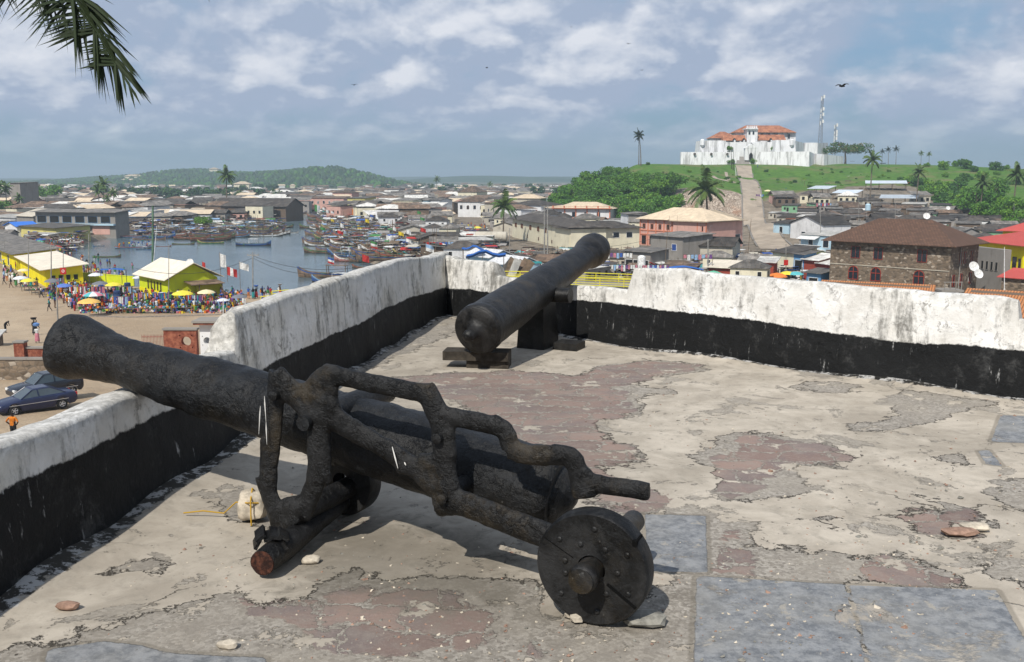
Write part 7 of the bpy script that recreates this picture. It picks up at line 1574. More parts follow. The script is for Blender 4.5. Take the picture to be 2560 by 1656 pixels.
# big white awning among boats
def awning(px, py, Y, w_, d, col, label, hgt_=2.4, sagv=.35, rz=0.0, n=6, name='awning', zpx=None):
    p = at_y(px, py, Y); e = empty(name, p, rz, label, 'awning'); mb = MB(); vs = []; fs = []
    for i in range(n+1):
        for j in range(n+1): u, v = i/n-.5, j/n-.5; vs.append((u*w_, v*d, sagv*(math.sin(u*9+px)+math.cos(v*7+py))*.5-sagv*2*abs(u)))
    for i in range(n):
        for j in range(n): a = i*(n+1)+j; fs.append((a, a+n+1, a+n+2, a+1))
    mb.v = vs; mb.f = fs; mb.m = [0]*len(fs); mb.build('sheet', col, e, smooth='all', fix=False)
    for (u, v) in ((-.45, -.45), (.45, -.45), (.45, .45), (-.45, .45)): mb = MB(); mb.tube([(u*w_, v*d, -.1-sagv*.6), (u*w_, v*d, -hgt_-.3)], .05, 5); mb.build('post', 'timber', e)
awning(925, 582, 285, 6.5, 5, 'frame_white', 'big white cloth awning over the packed boats', 3); awning(283, 672, 149, 3.6, 2, 'tarp_blue', 'pale blue awning sheet at the water edge left of the yellow-green house', 2.0, .1)
awning(1215, 632, 158, 6.5, 4.5, 'tarp_blue', 'large bright blue tarpaulin over a shed left of the second cannon', 2.4, .5); awning(1182, 618, 178, 4, 3, 'tarp_blue', 'smaller blue tarpaulin behind the large one', 2, .4); awning(1690, 668, 152, 8.5, 2, 'tarp_blue', 'long blue tarpaulin just above the right parapet', 2, .3)
awning(1330, 655, 150, 3, 3, 'cloth_teal', 'teal sheet spread near the twin poles', 1.2, .2); awning(470, 757, 128, 3.4, 1.6, 'cloth_white', 'low grey white sheet over the stall in front of the yellow-green house', 1.5, .15)
simple('sheet_white', (.60, .60, .60), .6)
for (px, py, Y, L_, lb) in ((1205, 617, 182, 7, 'white gable shed roof left of the blue tarpaulin, farther one'), (1265, 625, 166, 7, 'white gable shed roof beside the blue tarpaulin, nearer one')):
    p = at_y(px-40, py+24, Y); q = at_y(px+20, py+30, Y-6); A, B = Vector((p.x, p.y, GZ)), Vector((q.x, q.y, GZ)); house('shed', A, B, 5.5, 3.0, 1.3, 'gable', 'w_lightblue', 'sheet_white', lb, cat='shed', z=GZ)
A, B = P2(1010, 215), P2(1120, 196)
# umbrellas
UM = {}
for nm, c in (('u_yellow', (.72, .60, .06)), ('u_orange', (.70, .20, .04)), ('u_blue', (.10, .18, .48)), ('u_white', (.62, .64, .66)), ('u_grey', (.16, .17, .19)), ('u_red', (.45, .06, .05)), ('u_green', (.12, .40, .26)), ('u_amber', (.72, .44, .12)), ('u_purple', (.25, .20, .52)), ('u_teal', (.10, .42, .45)), ('u_pale', (.72, .62, .38)), ('u_pink', (.65, .22, .28))): simple(nm, c, .7, .2, .12, 2)
def umbrella(px, py, col, label, r_=1.25, ztop=2.35, y=None, cols=None):
    z = GZ
    for _ in range(5): p = on_z(px, py, z+ztop); z = gz(p.x, p.y)
    e = empty('market_umbrella', (p.x, p.y, z), rnd.uniform(0, 1), label, 'umbrella', 'umbrellas of the market traders'); cols = cols or [col]
    mb = MB(); mb.tube([(0, 0, 0), (0, 0, ztop+.08)], .03, 6); mb.build('pole', 'pole_grey', e)
    mb = MB(); n = 8; vs = [(0, 0, ztop)]
    for ring, (rr, dz) in enumerate(((.5, .14), (.85, .33), (1.0, .52))):
        for k in range(16): th = math.pi*k/8; sc = (1 if k % 2 == 0 else .965); vs.append((r_*rr*sc*math.cos(th), r_*rr*sc*math.sin(th), ztop-dz*r_*.75-(0 if k % 2 == 0 else -.02)))
    fs = [(0, 1+k, 1+(k+1) % 16) for k in range(16)]+[(1+16*q+k, 1+16*(q+1)+k, 1+16*(q+1)+(k+1) % 16, 1+16*q+(k+1) % 16) for q in range(2) for k in range(16)]
    mb.v = vs; mb.f = fs; mb.m = [(f[1] if i < 16 else f[0]) for i, f in enumerate(fs)]; mb.m = [(((i % 16)//2) % len(cols)) for i in range(len(fs))]; mb.build('canopy', cols, e, fix=False)
    return e
for px, py, c, lb, *r_ in ((71, 696, 'u_yellow', 'yellow umbrella by the yellow shed wall'), (51, 690, 'u_white', 'greyish white umbrella left of the yellow one'), (58, 672, 'u_pale', 'faded beige umbrella close to the shed wall', 1.0), (130, 697, 'u_grey', 'dark blue grey umbrella at the shed corner'), (159, 709, 'u_blue', 'blue umbrella above the hanging clothes'), (222, 746, 'u_amber', 'amber umbrella at the plaza edge', 1.45),
                      (283, 706, 'u_yellow', 'bright yellow umbrella tilted behind the blue barrels'), (239, 682, 'u_white', 'pale grey umbrella before the low yellow-green wall'), (250, 703, 'u_grey', 'nearly black umbrella behind the yellow one'), (456, 726, 'u_yellow', 'lemon yellow umbrella before the yellow-green house', 1.45), (515, 724, 'u_pale', 'pale amber umbrella right of the lemon yellow one', 1.25), (557, 746, 'u_white', 'small white umbrella beside the minivan', .8), (598, 736, 'u_grey', 'black umbrella behind the minivan', 1.1),
                      (142, 614, 'u_red', 'faded red umbrella in the crowd on the left bank'), (97, 601, 'u_green', 'green umbrella in the crowd on the left bank'), (330, 566, 'u_orange', 'orange umbrella behind the crowded boat'), (1917, 541, 'u_pale', 'beige umbrella beside the hill path', 1.5), (1784, 677, 'u_green', 'green umbrella just above the right parapet', 1.5), (1943, 682, 'u_orange', 'large orange umbrella beyond the right parapet', 1.7), (1968, 678, 'u_yellow', 'yellow umbrella behind the orange one', 1.3), (1990, 679, 'u_teal', 'teal umbrella right of the yellow one', 1.3), (2037, 672, 'u_purple', 'purple umbrella before the kiosks', 1.4), (1193, 566, 'u_yellow', 'small yellow umbrella on the fish market road', 1.5), (345, 690, 'u_white', 'white umbrella left of the yellow-green house', .9)):
    umbrella(px, py, c, lb, r_[0] if r_ else 1.2)
umbrella(232, 729, None, 'red white and turquoise striped umbrella behind the amber one', 1.4, cols=['u_pink', 'u_teal', 'u_white']); umbrella(1845, 682, None, 'blue and white umbrella just above the right parapet', 1.5, cols=['u_teal', 'u_white'])
# stalls
def stall(px, py, label, kind, seed, rz=0.0, w_=2.2):
    p = gp(px, py); r = random.Random(seed); e = empty('market_stall', p, rz, label, 'market stall', 'stalls along the plaza'); mb = MB(); mb.box((0, 0, .72), (w_, 1.0, .05)); mb.build('table_top', 'timber', e)
    for (u, v) in ((-.46, -.45), (.46, -.45), (.46, .45), (-.46, .45)): mb = MB(); mb.box((u*w_, v, .35), (.06, .06, .7)); mb.build('leg', 'timber', e)
    mb = MB(); cs = ['cloth_'+k.replace(' ', '_') for k in r.sample(list(CLO), 5)]
    for i in range(26): s_ = r.uniform(.10, .30); mb.box((r.uniform(-.46, .46)*w_, r.uniform(-.42, .42), .75+s_*.4), (s_, s_*r.uniform(.5, 1), s_*.8), rot=r.uniform(0, 3), mi=r.randrange(5), taper=r.uniform(.6, 1))
    mb.build('goods', cs, e)
    if kind == 'rack':
        mb = MB(); 
        for u in (-.5, .5): mb.tube([(u*w_, .55, 0), (u*w_, .55, 2.0)], .03, 5)
        mb.tube([(-.5*w_, .55, 1.95), (.5*w_, .55, 1.95)], .03, 5); mb.build('rack', 'timber', e); mb = MB(); cs = ['cloth_'+k.replace(' ', '_') for k in r.sample(list(CLO), 6)]
        for i in range(11): u = (i/10-.5)*w_*.95; L_ = r.uniform(.7, 1.3); mb.box((u, .55, 1.93-L_/2), (.17, .12, L_), mi=r.randrange(6), rot=r.uniform(-.3, .3), taper=.7)
        mb.build('hanging_clothes', cs, e)
SL = [(168, 748, 'rack', 'stall with blue garments hanging under the blue umbrella'), (192, 752, 'rack', 'clothes stall right of the blue garment stall'), (75, 728, 'table', 'table of produce under the yellow umbrella by the shed'), (100, 737, 'table', 'cart like stall at the left market edge'), (118, 742, 'table', 'low stall right of the cart like one'), (205, 770, 'table', 'stall with blue white cloth at the plaza edge'), (225, 778, 'table', 'stall under the amber umbrella'), (250, 770, 'rack', 'clothes rack stall with red and white garments'), (270, 785, 'table', 'stall of shoes and bags at the road edge'), (300, 780, 'rack', 'rack of jeans right of the blue barrels'), (330, 784, 'table', 'long low bench with goods by the road'), (352, 770, 'rack', 'clothes stall before the yellow-green house wall'), (372, 784, 'table', 'second long low bench by the road'), (398, 770, 'rack', 'rack of mixed garments in front of the house corner'), (415, 784, 'table', 'grey bench stall by the road'), (440, 778, 'table', 'stall under the lemon yellow umbrella'), (462, 782, 'table', 'crowded clothes table below the yellow umbrellas'), (485, 776, 'rack', 'rack of garments right of the crowded table'), (520, 770, 'table', 'stall under the pale amber umbrella'), (580, 768, 'table', 'stall behind the minivan nose'), (240, 752, 'rack', 'clothes rack under the striped umbrella'), (310, 752, 'rack', 'rack with blue cloth before the barrels'), (280, 745, 'table', 'stall beside the bright yellow umbrella'), (345, 748, 'table', 'stall at the house wall, left end'), (215, 735, 'table', 'stall behind the striped umbrella'), (140, 728, 'rack', 'clothes rack by the shed corner')]
for i, (px, py, k, lb) in enumerate(SL): stall(px, py, lb, k, 200+i, rnd.uniform(-.15, .15))
# dense small goods piled between the stalls: heaps nobody can count
mb = MB(); r9 = random.Random(14)
for i in range(2400):
    px = r9.uniform(120, 605); py = r9.uniform(735, 784) if px > 200 else r9.uniform(715, 750)
    p = gp(px, py); s_ = r9.uniform(.12, .42); mb.box((p.x, p.y, p.z+s_*.35+(r9.random() < .25)*.5), (s_, s_*r9.uniform(.4, 1.2), s_*r9.uniform(.5, 1.3)), rot=r9.uniform(0, 3), mi=r9.randrange(12), taper=r9.uniform(.5, 1))
tag(mb.build('market_goods', ['cloth_'+k.replace(' ', '_') for k in CLO]), 'heaps of colourful clothes, sacks and goods spread between the stalls', 'goods', kind='stuff')
for px, py, lb in ((289, 738, 'tall blue plastic barrel, left one of the pair'), (320, 736, 'blue plastic barrel, right one of the pair'), (294, 758, 'lower blue barrel in front of the pair')):
    p = gp(px, py); mb = MB(); mb.lathe((0, 0, 0), (0, 0, 1), [(0, .42), (.05, .46), (.5, .48), (.55, .45), (.6, .48), (1.2, .48), (1.25, .45), (1.3, .48), (1.7, .46), (1.76, .40), (1.72, .1)], 18); tag(mb.build('barrel', 'p_blue', smooth=True, loc=p), lb, 'barrel')
def clutter(name, label, n, zones, mats, seed, smin, smax, tall=.2, planks=.3):
    mb = MB(); r = random.Random(seed)
    for zn in zones:
        pl = [[gp(*q) for q in zn[0]]]; xs = [p.x for p in pl[0]]; ys_ = [p.y for p in pl[0]]; XR = np.array([r.uniform(min(xs), max(xs)) for _ in range(int(n*zn[1]*4))]); YR = np.array([r.uniform(min(ys_), max(ys_)) for _ in XR]); okk = sdf(pl, XR, YR) > 0; XR, YR = XR[okk][:int(n*zn[1])], YR[okk][:int(n*zn[1])]; ZR = np.maximum(hgt(XR, YR), WZ)
        for x, y, z in zip(XR, YR, ZR):
            s_ = r.uniform(smin, smax); k = r.random()
            if k < planks: mb.box((x, y, z+r.uniform(.1, 1.6)), (s_*3, s_*.5, .08), rot=r.uniform(-.9, .9), mi=r.randrange(len(mats)), tilt=Matrix.Rotation(r.uniform(-.4, .4), 3, 'Y'))
            elif k < planks+tall: mb.box((x, y, z+1.0), (.10, .10, 2.6), rot=r.uniform(0, 3), mi=0, tilt=Matrix.Rotation(r.uniform(-.15, .15), 3, 'X'))
            elif k < .82: mb.box((x, y, z+s_*.4), (s_, s_*r.uniform(.4, 1.2), s_*r.uniform(.4, 1.2)), rot=r.uniform(0, 3), mi=r.randrange(len(mats)), taper=r.uniform(.4, 1))
            else: mb.box((x, y, z+r.uniform(1.4, 2.3)), (s_*r.uniform(2, 3.5), s_*r.uniform(1.5, 2.5), .05), rot=r.uniform(-.6, .6), mi=r.randrange(len(mats)), tilt=Matrix.Rotation(r.uniform(-.25, .25), 3, 'X'))
    tag(mb.build(name, mats, fix=False), label, name.replace('_', ' '), kind='stuff')
MUT = ['timber', 'p_brown', 'w_grey', 'roof_dark', 'roof_grey', 'roof_light', 'w_brown', 'p_dark', 'cloth_white', 'roof_brown', 'cloth_blue', 'w_pale', 'cloth_white']
clutter('shore_clutter', 'jumble of planks, tarpaulins, nets and poles along the right bank of the harbour', 2600, [([(1000, 570), (1100, 560), (1240, 600), (1260, 640), (1330, 668), (1240, 700), (1080, 690), (1000, 660), (960, 610)], 1.0), ([(790, 545), (850, 528), (1010, 540), (1010, 575), (960, 600)], .5)], MUT+['cloth_red', 'cloth_teal'], 41, .4, 1.3)
clutter('boat_clutter', 'tangle of nets, poles, awnings and gear heaped over the packed boats', 2600, [([(795, 600), (820, 640), (900, 660), (985, 668), (1060, 640), (1000, 580), (900, 540), (850, 535), (800, 560)], 1.0), ([(335, 606), (560, 603), (715, 585), (700, 564), (470, 573), (330, 592)], .6)], MUT+['cloth_pale_blue', 'p_lightblue', 'p_red', 'cloth_green', 'cloth_white'], 42, .4, 1.3, .3)
clutter('slope_clutter', 'scraps, boards and rubbish between the shacks on the hill slope', 1500, [([(1900, 490), (2080, 488), (2150, 470), (2300, 460), (2400, 520), (2300, 545), (2060, 550), (1920, 545)], 1.0), ([(1860, 560), (1960, 560), (2060, 640), (2060, 700), (1900, 700)], .5)], MUT+['w_coral'], 43, .3, 1.0)
clutter('street_clutter', 'goods, boards and awnings between the shacks just beyond the right parapet', 1500, [([(1300, 640), (1600, 640), (1900, 650), (2060, 660), (2060, 712), (1300, 690)], 1.0)], MUT+['cloth_red', 'cloth_blue', 'u_teal'], 44, .3, 1.2)
clutter('bank_clutter', 'timber racks, sacks and sheets on the left bank behind the crowd', 1500, [([(60, 600), (230, 600), (330, 575), (560, 548), (730, 545), (700, 560), (460, 568), (320, 588), (230, 606), (180, 640), (120, 640)], 1.0)], MUT+['cloth_red', 'cloth_blue'], 45, .3, 1.2)
# bridge railing
TOPR = [at_y(652, 742, 130), at_y(700, 738, 130), at_y(760, 734, 129), at_y(960, 716, 128), at_y(1255, 690, 127), at_y(1440, 693, 127), at_y(1560, 697, 127), at_y(1700, 702, 126)]
bd = empty('bridge', TOPR[0], 0, 'bridge with yellow green pipe railings beyond the parapets', 'bridge'); mb = MB()
for i in range(len(TOPR)-1):
    a, b2 = local(TOPR[i], bd), local(TOPR[i+1], bd)
    mb.prism([a+Vector((0, .2, -1.2)), b2+Vector((0, .2, -1.2)), b2+Vector((0, .2, -1.7)), a+Vector((0, .2, -1.7))], (0, 6, 0))
mb.build('deck', 'w_concrete', bd)
for yy in (0, 6.2):
    for dz, r_ in ((0, .07), (-.38, .05), (-.75, .05), (-1.05, .07)): mb = MB(); mb.tube([local(p, bd)+Vector((0, yy, dz)) for p in TOPR], r_, 6); mb.build('rail', 'rail_yellow', bd, smooth=True)
    tot = 0; mb = MB()
    for i in range(len(TOPR)-1):
        n = max(1, int((TOPR[i+1]-TOPR[i]).length/2.2))
        for k in range(n):
            p = local(TOPR[i].lerp(TOPR[i+1], k/n), bd)+Vector((0, yy, 0)); mb = MB(); mb.tube([p+Vector((0, 0, .05)), p+Vector((0, 0, -1.2))], .06, 5); mb.build('rail_post', 'rail_yellow', bd)
mb = MB(); rc = random.Random(66); cm = [SK[0]]+['cloth_'+k for k in ('white', 'red', 'blue', 'black', 'orange', 'yellow', 'teal', 'pink', 'pale_blue', 'brown', 'green', 'purple')]
for (poly, n) in (([(60, 600), (150, 602), (225, 610), (185, 630), (178, 655), (195, 674), (290, 695), (335, 708), (300, 708), (200, 690), (120, 640), (60, 618)], 330), ([(130, 735), (200, 720), (330, 745), (610, 752), (605, 778), (420, 782), (180, 778)], 130), ([(1020, 600), (1100, 575), (1215, 560), (1230, 610), (1150, 640), (1040, 650)], 70), ([(230, 604), (330, 580), (560, 550), (700, 550), (560, 562), (330, 590)], 60)):
    pl = [[gp(*q) for q in poly]]; xs = [p.x for p in pl[0]]; ys_ = [p.y for p in pl[0]]; XR = np.array([rc.uniform(min(xs), max(xs)) for _ in range(n*6)]); YR = np.array([rc.uniform(min(ys_), max(ys_)) for _ in XR]); okk = sdf(pl, XR, YR) > 0; XR, YR = XR[okk][:n], YR[okk][:n]; ZR = np.maximum(hgt(XR, YR), WZ)
    for x, y, z in zip(XR, YR, ZR):
        a, b2 = rc.randrange(1, 13), rc.randrange(1, 13); k = rc.uniform(.85, 1.05); ln = Vector((rc.uniform(-.12, .12), rc.uniform(-.12, .12), 1)).normalized(); o_ = Vector((x, y, z))
        mb.lathe(o_, ln, [(0, .09), (.5*k, .14), (.92*k, .17)], 6, b2, cap1=False); mb.lathe(o_, ln, [(.90*k, .17), (1.15*k, .15), (1.36*k, .21), (1.44*k, .08)], 6, a, cap0=False); mb.lathe(o_, ln, [(1.43*k, .06), (1.52*k, .10), (1.64*k, .10), (1.72*k, .03)], 6, 0, cap0=False)
        for sg in (-1, 1): mb.tube([o_+ln*1.34*k+Vector((.2*sg, 0, 0)), o_+ln*1.05*k+Vector((.26*sg, rc.uniform(-.2, .2), 0)), o_+ln*.85*k+Vector((.2*sg, rc.uniform(-.3, .1), 0))], [.055, .045, .035], 4, 0)
tag(mb.build('crowd', cm, smooth='all', fix=False), 'dense crowd of small figures along the left bank and between the stalls', 'crowd', kind='stuff')
# cars
def car(kind, p, rz, paint, label):
    e = empty('parked_car', p, rz, label, 'car')
    if kind == 'sedan': ST = [(-2.32, .42, .58, .70), (-2.22, .28, .70, .80), (-1.6, .22, .84, .86), (-.95, .20, .93, .88), (0, .20, .96, .89), (1.0, .20, .98, .89), (1.7, .22, 1.0, .87), (2.15, .28, .98, .82), (2.28, .42, .86, .76)]; GH = [(-1.05, .95, .76), (-.30, 1.38, .60), (.75, 1.40, .60), (1.62, 1.01, .74)]; ax_ = (-1.42, 1.32); wr = .31
    elif kind == 'suv': ST = [(-2.2, .45, .75, .72), (-2.1, .32, .90, .82), (-1.4, .28, 1.02, .87), (-.9, .26, 1.06, .88), (0, .26, 1.08, .88), (1.2, .26, 1.10, .88), (2.0, .30, 1.10, .85), (2.12, .45, 1.0, .80)]; GH = [(-1.0, 1.05, .78), (-.35, 1.58, .64), (1.75, 1.60, .62), (2.05, 1.10, .74)]; ax_ = (-1.35, 1.30); wr = .34
    else: ST = [(-2.15, .42, .62, .68), (-2.05, .28, .80, .80), (-1.5, .22, .98, .86), (-1.0, .20, 1.04, .87), (0, .20, 1.06, .88), (1.2, .20, 1.08, .88), (1.95, .24, 1.06, .84), (2.1, .42, .95, .78)]; GH = [(-1.55, .96, .76), (-.45, 1.52, .60), (1.35, 1.54, .60), (2.0, 1.08, .72)]; ax_ = (-1.35, 1.35); wr = .31
    mb = MB(); vs = []; xs = np.linspace(ST[0][0], ST[-1][0], 28); R = 10
    for x in xs:
        zl, zt, w_ = [float(np.interp(x, [s_[0] for s_ in ST], [s_[k] for s_ in ST])) for k in (1, 2, 3)]
        for a in ax_:
            if abs(x-a) < wr+.06: zl = max(zl, wr+math.sqrt(max(0, (wr+.06)**2-(x-a)**2)))
        zl = min(zl, zt-.12)
        vs += [(x, -w_*.90, zl), (x, -w_*.98, zl+(zt-zl)*.25), (x, -w_, zl+(zt-zl)*.6), (x, -w_*.955, zt-.05), (x, -w_*.86, zt), (x, w_*.86, zt), (x, w_*.955, zt-.05), (x, w_, zl+(zt-zl)*.6), (x, w_*.98, zl+(zt-zl)*.25), (x, w_*.90, zl)]
    fs = [(i*R+j, i*R+(j+1) % R, (i+1)*R+(j+1) % R, (i+1)*R+j) for i in range(27) for j in range(R)]+[tuple(range(R)), tuple(27*R+j for j in range(R))]
    mb.add(vs, fs); mb.build('body', paint, e, smooth=True)
    mb = MB(); vs = []; zb = [float(np.interp(x, [s_[0] for s_ in ST], [s_[2] for s_ in ST])) for x, _, _ in GH]
    for sgn in (-1, 1):
        for i, (x, z, w_) in enumerate(GH): vs.append((x, sgn*w_, z))
    bw = .76
    mb.add([(GH[0][0], -bw, zb[0]-.02), (GH[3][0], -bw, zb[3]-.02), (GH[3][0], bw, zb[3]-.02), (GH[0][0], bw, zb[0]-.02), (GH[1][0], -GH[1][2], GH[1][1]-.01), (GH[2][0], -GH[2][2], GH[2][1]-.01), (GH[2][0], GH[2][2], GH[2][1]-.01), (GH[1][0], GH[1][2], GH[1][1]-.01)], [(0, 1, 5, 4), (1, 2, 6, 5), (2, 3, 7, 6), (3, 0, 4, 7), (4, 5, 6, 7)]); mb.build('windows', 'car_glass', e)
    mb = MB(); x1, x2, w1, w2, z1, z2 = GH[1][0], GH[2][0], GH[1][2], GH[2][2], GH[1][1], GH[2][1]
    mb.add([(x1, -w1-.02, z1-.01), (x2, -w2-.02, z2-.01), (x2, w2+.02, z2-.01), (x1, w1+.02, z1-.01), (x1+.1, -w1+.12, z1+.05), (x2-.1, -w2+.12, z2+.05), (x2-.1, w2-.12, z2+.05), (x1+.1, w1-.12, z1+.05)], [(0, 1, 5, 4), (1, 2, 6, 5), (2, 3, 7, 6), (3, 0, 4, 7), (4, 5, 6, 7)])
    for sgn in (-1, 1):
        for (a, b2) in (((GH[0][0], bw*sgn, zb[0]-.02), (x1, w1*sgn, z1)), ((GH[3][0], bw*sgn, zb[3]-.02), (x2, w2*sgn, z2))): mb.tube([a, b2], .035, 5)
        for f in ((.45,) if kind == 'sedan' else (.38, .80)): xm = GH[0][0]*.25+x1*.75+(x2-x1)*f; mb.tube([(xm+.03, bw*sgn*1.005, 1.0), (xm, (w1+.01)*sgn, z1-.01)], .032, 5)
    mb.build('roof', paint, e)
    for a in ax_:
        for sgn in (-1, 1):
            mb = MB(); mb.lathe((a, sgn*.72, wr), (0, sgn, 0), [(-.08, wr*.9), (-.06, wr), (.12, wr), (.14, wr*.92), (.14, wr*.62), (.10, wr*.6)], 22, cap0=True, cap1=False); t = mb.build('tyre', 'tyre_black', None, smooth=True)
            wh = empty('wheel', (0, 0, 0)); wh.parent = e; t.parent = wh
            mb = MB(); mb.lathe((a, sgn*.72, wr), (0, sgn, 0), [(.10, wr*.62), (.13, wr*.60), (.12, wr*.52)], 20, cap0=False, cap1=False)
            for k in range(5): th = k*1.2566; mb.tube([(a, sgn*.84, wr), (a+math.cos(th)*wr*.56, sgn*.845, wr+math.sin(th)*wr*.56)], .035, 5)
            mb.lathe((a, sgn*.72, wr), (0, sgn, 0), [(.10, .06), (.14, .05)], 10); mb.build('rim', 'rim_silver', wh)
    for sgn in (-1, 1): mb = MB(); mb.box((ST[1][0]-.03, sgn*.58, ST[1][2]-.12), (.14, .34, .14)); mb.build('headlight', 'frame_white', e); mb = MB(); mb.box((ST[-2][0]+.06, sgn*.62, ST[-2][2]-.16), (.14, .28, .16)); mb.build('tail_light', 'sign_red', e)
    mb = MB(); mb.box((0, -.895, .62), (3.4, .02, .035)); mb.box((0, .895, .62), (3.4, .02, .035)); mb.build('side_trim', 'rim_silver', e)
    return e
simple('tyre_black', (.015, .015, .015), .8); simple('rim_silver', (.45, .45, .46), .35, .5, .1, 3, .5); simple('car_glass', (.05, .07, .085), .08, .6, .1)
simple('paint_navy', (.012, .018, .055), .22, .6, .08); simple('paint_black', (.010, .013, .022), .22, .6, .08); simple('paint_grey', (.11, .12, .14), .25, .6, .08)
w1, w2 = gp(16, 1040), gp(135, 1026); c = (w1+w2)/2; d = w2-w1; hd = math.atan2(d.y, d.x); car('sedan', c+Vector((-.1, .8, 0)), hd, 'paint_navy', 'dark navy saloon car parked below the left parapet'); car('suv', c+Vector((-1.1, 4.3, 0)), hd+.05, 'paint_black', 'black estate car with roof spoiler parked behind the navy saloon')
w1, w2 = gp(587, 793), gp(650, 772); c = w1+Vector((1.7, 1.9, 0)); car('van', c, .72, 'paint_grey', 'grey minivan facing left at the road below the bridge railing')
# tanker on the market road
p = at_y(1235, 583, 250); e = empty('tanker_truck', (p.x, p.y, GZ), -.12, 'tanker truck with long whitish pink tank left of the cream block', 'truck'); mb = MB(); mb.lathe((-5, 0, 2.3), (1, 0, 0), [(0, .5), (.1, 1.1), (.3, 1.3), (8.2, 1.3), (8.4, 1.1), (8.5, .5)], 20); mb.build('tank', 'w_pale', e, smooth=True); mb = MB(); mb.box((-.5, 0, .8), (9, 1.8, .4)); mb.build('chassis', 'void_dark', e); mb = MB(); mb.box((-6.3, 0, 1.8), (1.9, 2.2, 2.3), taper=.9); mb.build('cab', 'w_red', e)
for x in (-6.2, -1, 2.2, 3.3):
    for y in (-1, 1): mb = MB(); mb.lathe((x, y, .5), (0, y, 0), [(-.15, .5), (.15, .5)], 14); mb.build('wheel', 'tyre_black', e)
# brick boundary pieces below the left parapet
def brickbox(name, px0, px1, pyt, Y, d, mt, label, cap=True, zb=None, cat='wall', holes=()):
    a, b2 = at_y(px0, pyt, Y), at_y(px1, pyt, Y); g0 = gz(a.x, Y) if zb is None else zb; e = empty(name, (a.x, Y, g0), 0, label, cat); L_ = b2.x-a.x; H = a.z-g0
    mb = MB()
    if holes:
        hx, hz_, hr_ = holes; n = 20; ring = [(hx*L_+hr_*math.cos(2*math.pi*k/n), H-hz_+hr_*math.sin(2*math.pi*k/n)) for k in range(n)]; q = []
        for k in range(n):
            th = 2*math.pi*k/n; s_ = 1/max(abs(math.cos(th)), abs(math.sin(th))); q.append((hx*L_+hr_*1.35*s_*math.cos(th), H-hz_+hr_*1.35*s_*math.sin(th)))
        for k in range(n):
            k2 = (k+1) % n; mb.prism([(ring[k][0], 0, ring[k][1]), (ring[k2][0], 0, ring[k2][1]), (q[k2][0], 0, q[k2][1]), (q[k][0], 0, q[k][1])], (0, d, 0))
        x0, x1, z0, z1 = hx*L_-hr_*1.35, hx*L_+hr_*1.35, H-hz_-hr_*1.35, H-hz_+hr_*1.35
        mb.box((x0/2, d/2, H/2), (x0, d, H)); mb.box(((x1+L_)/2, d/2, H/2), (L_-x1, d, H)); mb.box(((x0+x1)/2, d/2, z0/2), (x1-x0, d, z0)); mb.box(((x0+x1)/2, d/2, (z1+H)/2), (x1-x0, d, H-z1))
    else: mb.box((L_/2, d/2, H/2), (L_, d, H))
    mb.build('wall', mt, e)
    if cap: mb = MB(); mb.box((L_/2, d/2, H+.06), (L_+.14, d+.14, .12)); mb.build('coping', 'w_concrete', e)
    return e
brickbox('brick_wall', 408, 490, 826, 62, .4, 'brick_red', 'red brick wall with a round opening behind the cannon barrel', holes=(.68, .75, .32)); brickbox('gate_pillar', 498, 548, 812, 58, 1.1, 'w_white', 'white gate pillar with flat cap next to the brick wall', holes=(.35, 1.0, .22), cat='pillar')
brickbox('gate_roof', 482, 560, 808, 57.6, 1.7, 'brick_red', 'flat weathered slab over the gate pillar', zb=at_y(500, 813, 57.6).z, cat='slab')
brickbox('brick_pillar', 33, 58, 858, 71, .6, 'brick_red', 'square red brick pillar of the low wall at the left', cat='pillar'); brickbox('brick_wall', 59, 140, 872, 71.3, .3, 'brick_red', 'low red brick panel right of the brick pillar'); brickbox('retaining_wall', -60, 140, 900, 70.4, .5, 'stone_masonry', 'low stone retaining wall with concrete coping below the brick panel')
e = empty('iron_fence', at_y(355, 850, 63), 0, 'rust red iron fence left of the brick wall with the round opening', 'fence'); mb = MB()
for k in range(16): mb.tube([(k*.095, 0, -1.2), (k*.095, 0, .35)], .012, 4)
for z_ in (.2, -.9): mb.tube([(0, 0, z_), (1.45, 0, z_)], .016, 4)
mb.build('bars', 'frame_red', e)
p = gp(16, 862); e = empty('shack', (p.x-1.2, p.y-1, p.z), .2, 'small grey sheet roofed kiosk behind the brick pillar', 'kiosk'); mb = MB(); mb.box((0, 0, .55), (2.2, 1.6, 1.1)); mb.build('wall', 'timber', e); roof_mb(2.2, 1.8, 1.15, .35, 'mono', .3).build('roof', 'roof_light', e, loc=(-1.1, -.9, 0))
p = gp(14, 832); person('bend', 'black', 'black', p.x, p.y, p.z, 1.5, 'person in black bending at the far left of the plaza'); 
p = gp(97, 882); mb = MB(); mb.box((0, 0, 0), (.35, .12, .5), taper=.7); tag(mb.build('cloth', 'frame_white', loc=at_y(123, 878, 71)), 'white cloth hanging over the brick panel', 'cloth')
simple('kerb_grey', (.24, .21, .18), .9); 
kp = [gp(215, 792), gp(320, 795), gp(430, 792), gp(560, 788), gp(640, 780)]
mb = MB()
for i in range(len(kp)-1): a, b2 = kp[i], kp[i+1]; mb.prism([a, b2, b2+Vector((0, .25, 0)), a+Vector((0, .25, 0))], (0, 0, .13))
tag(mb.build('kerb', 'kerb_grey'), kind='structure')
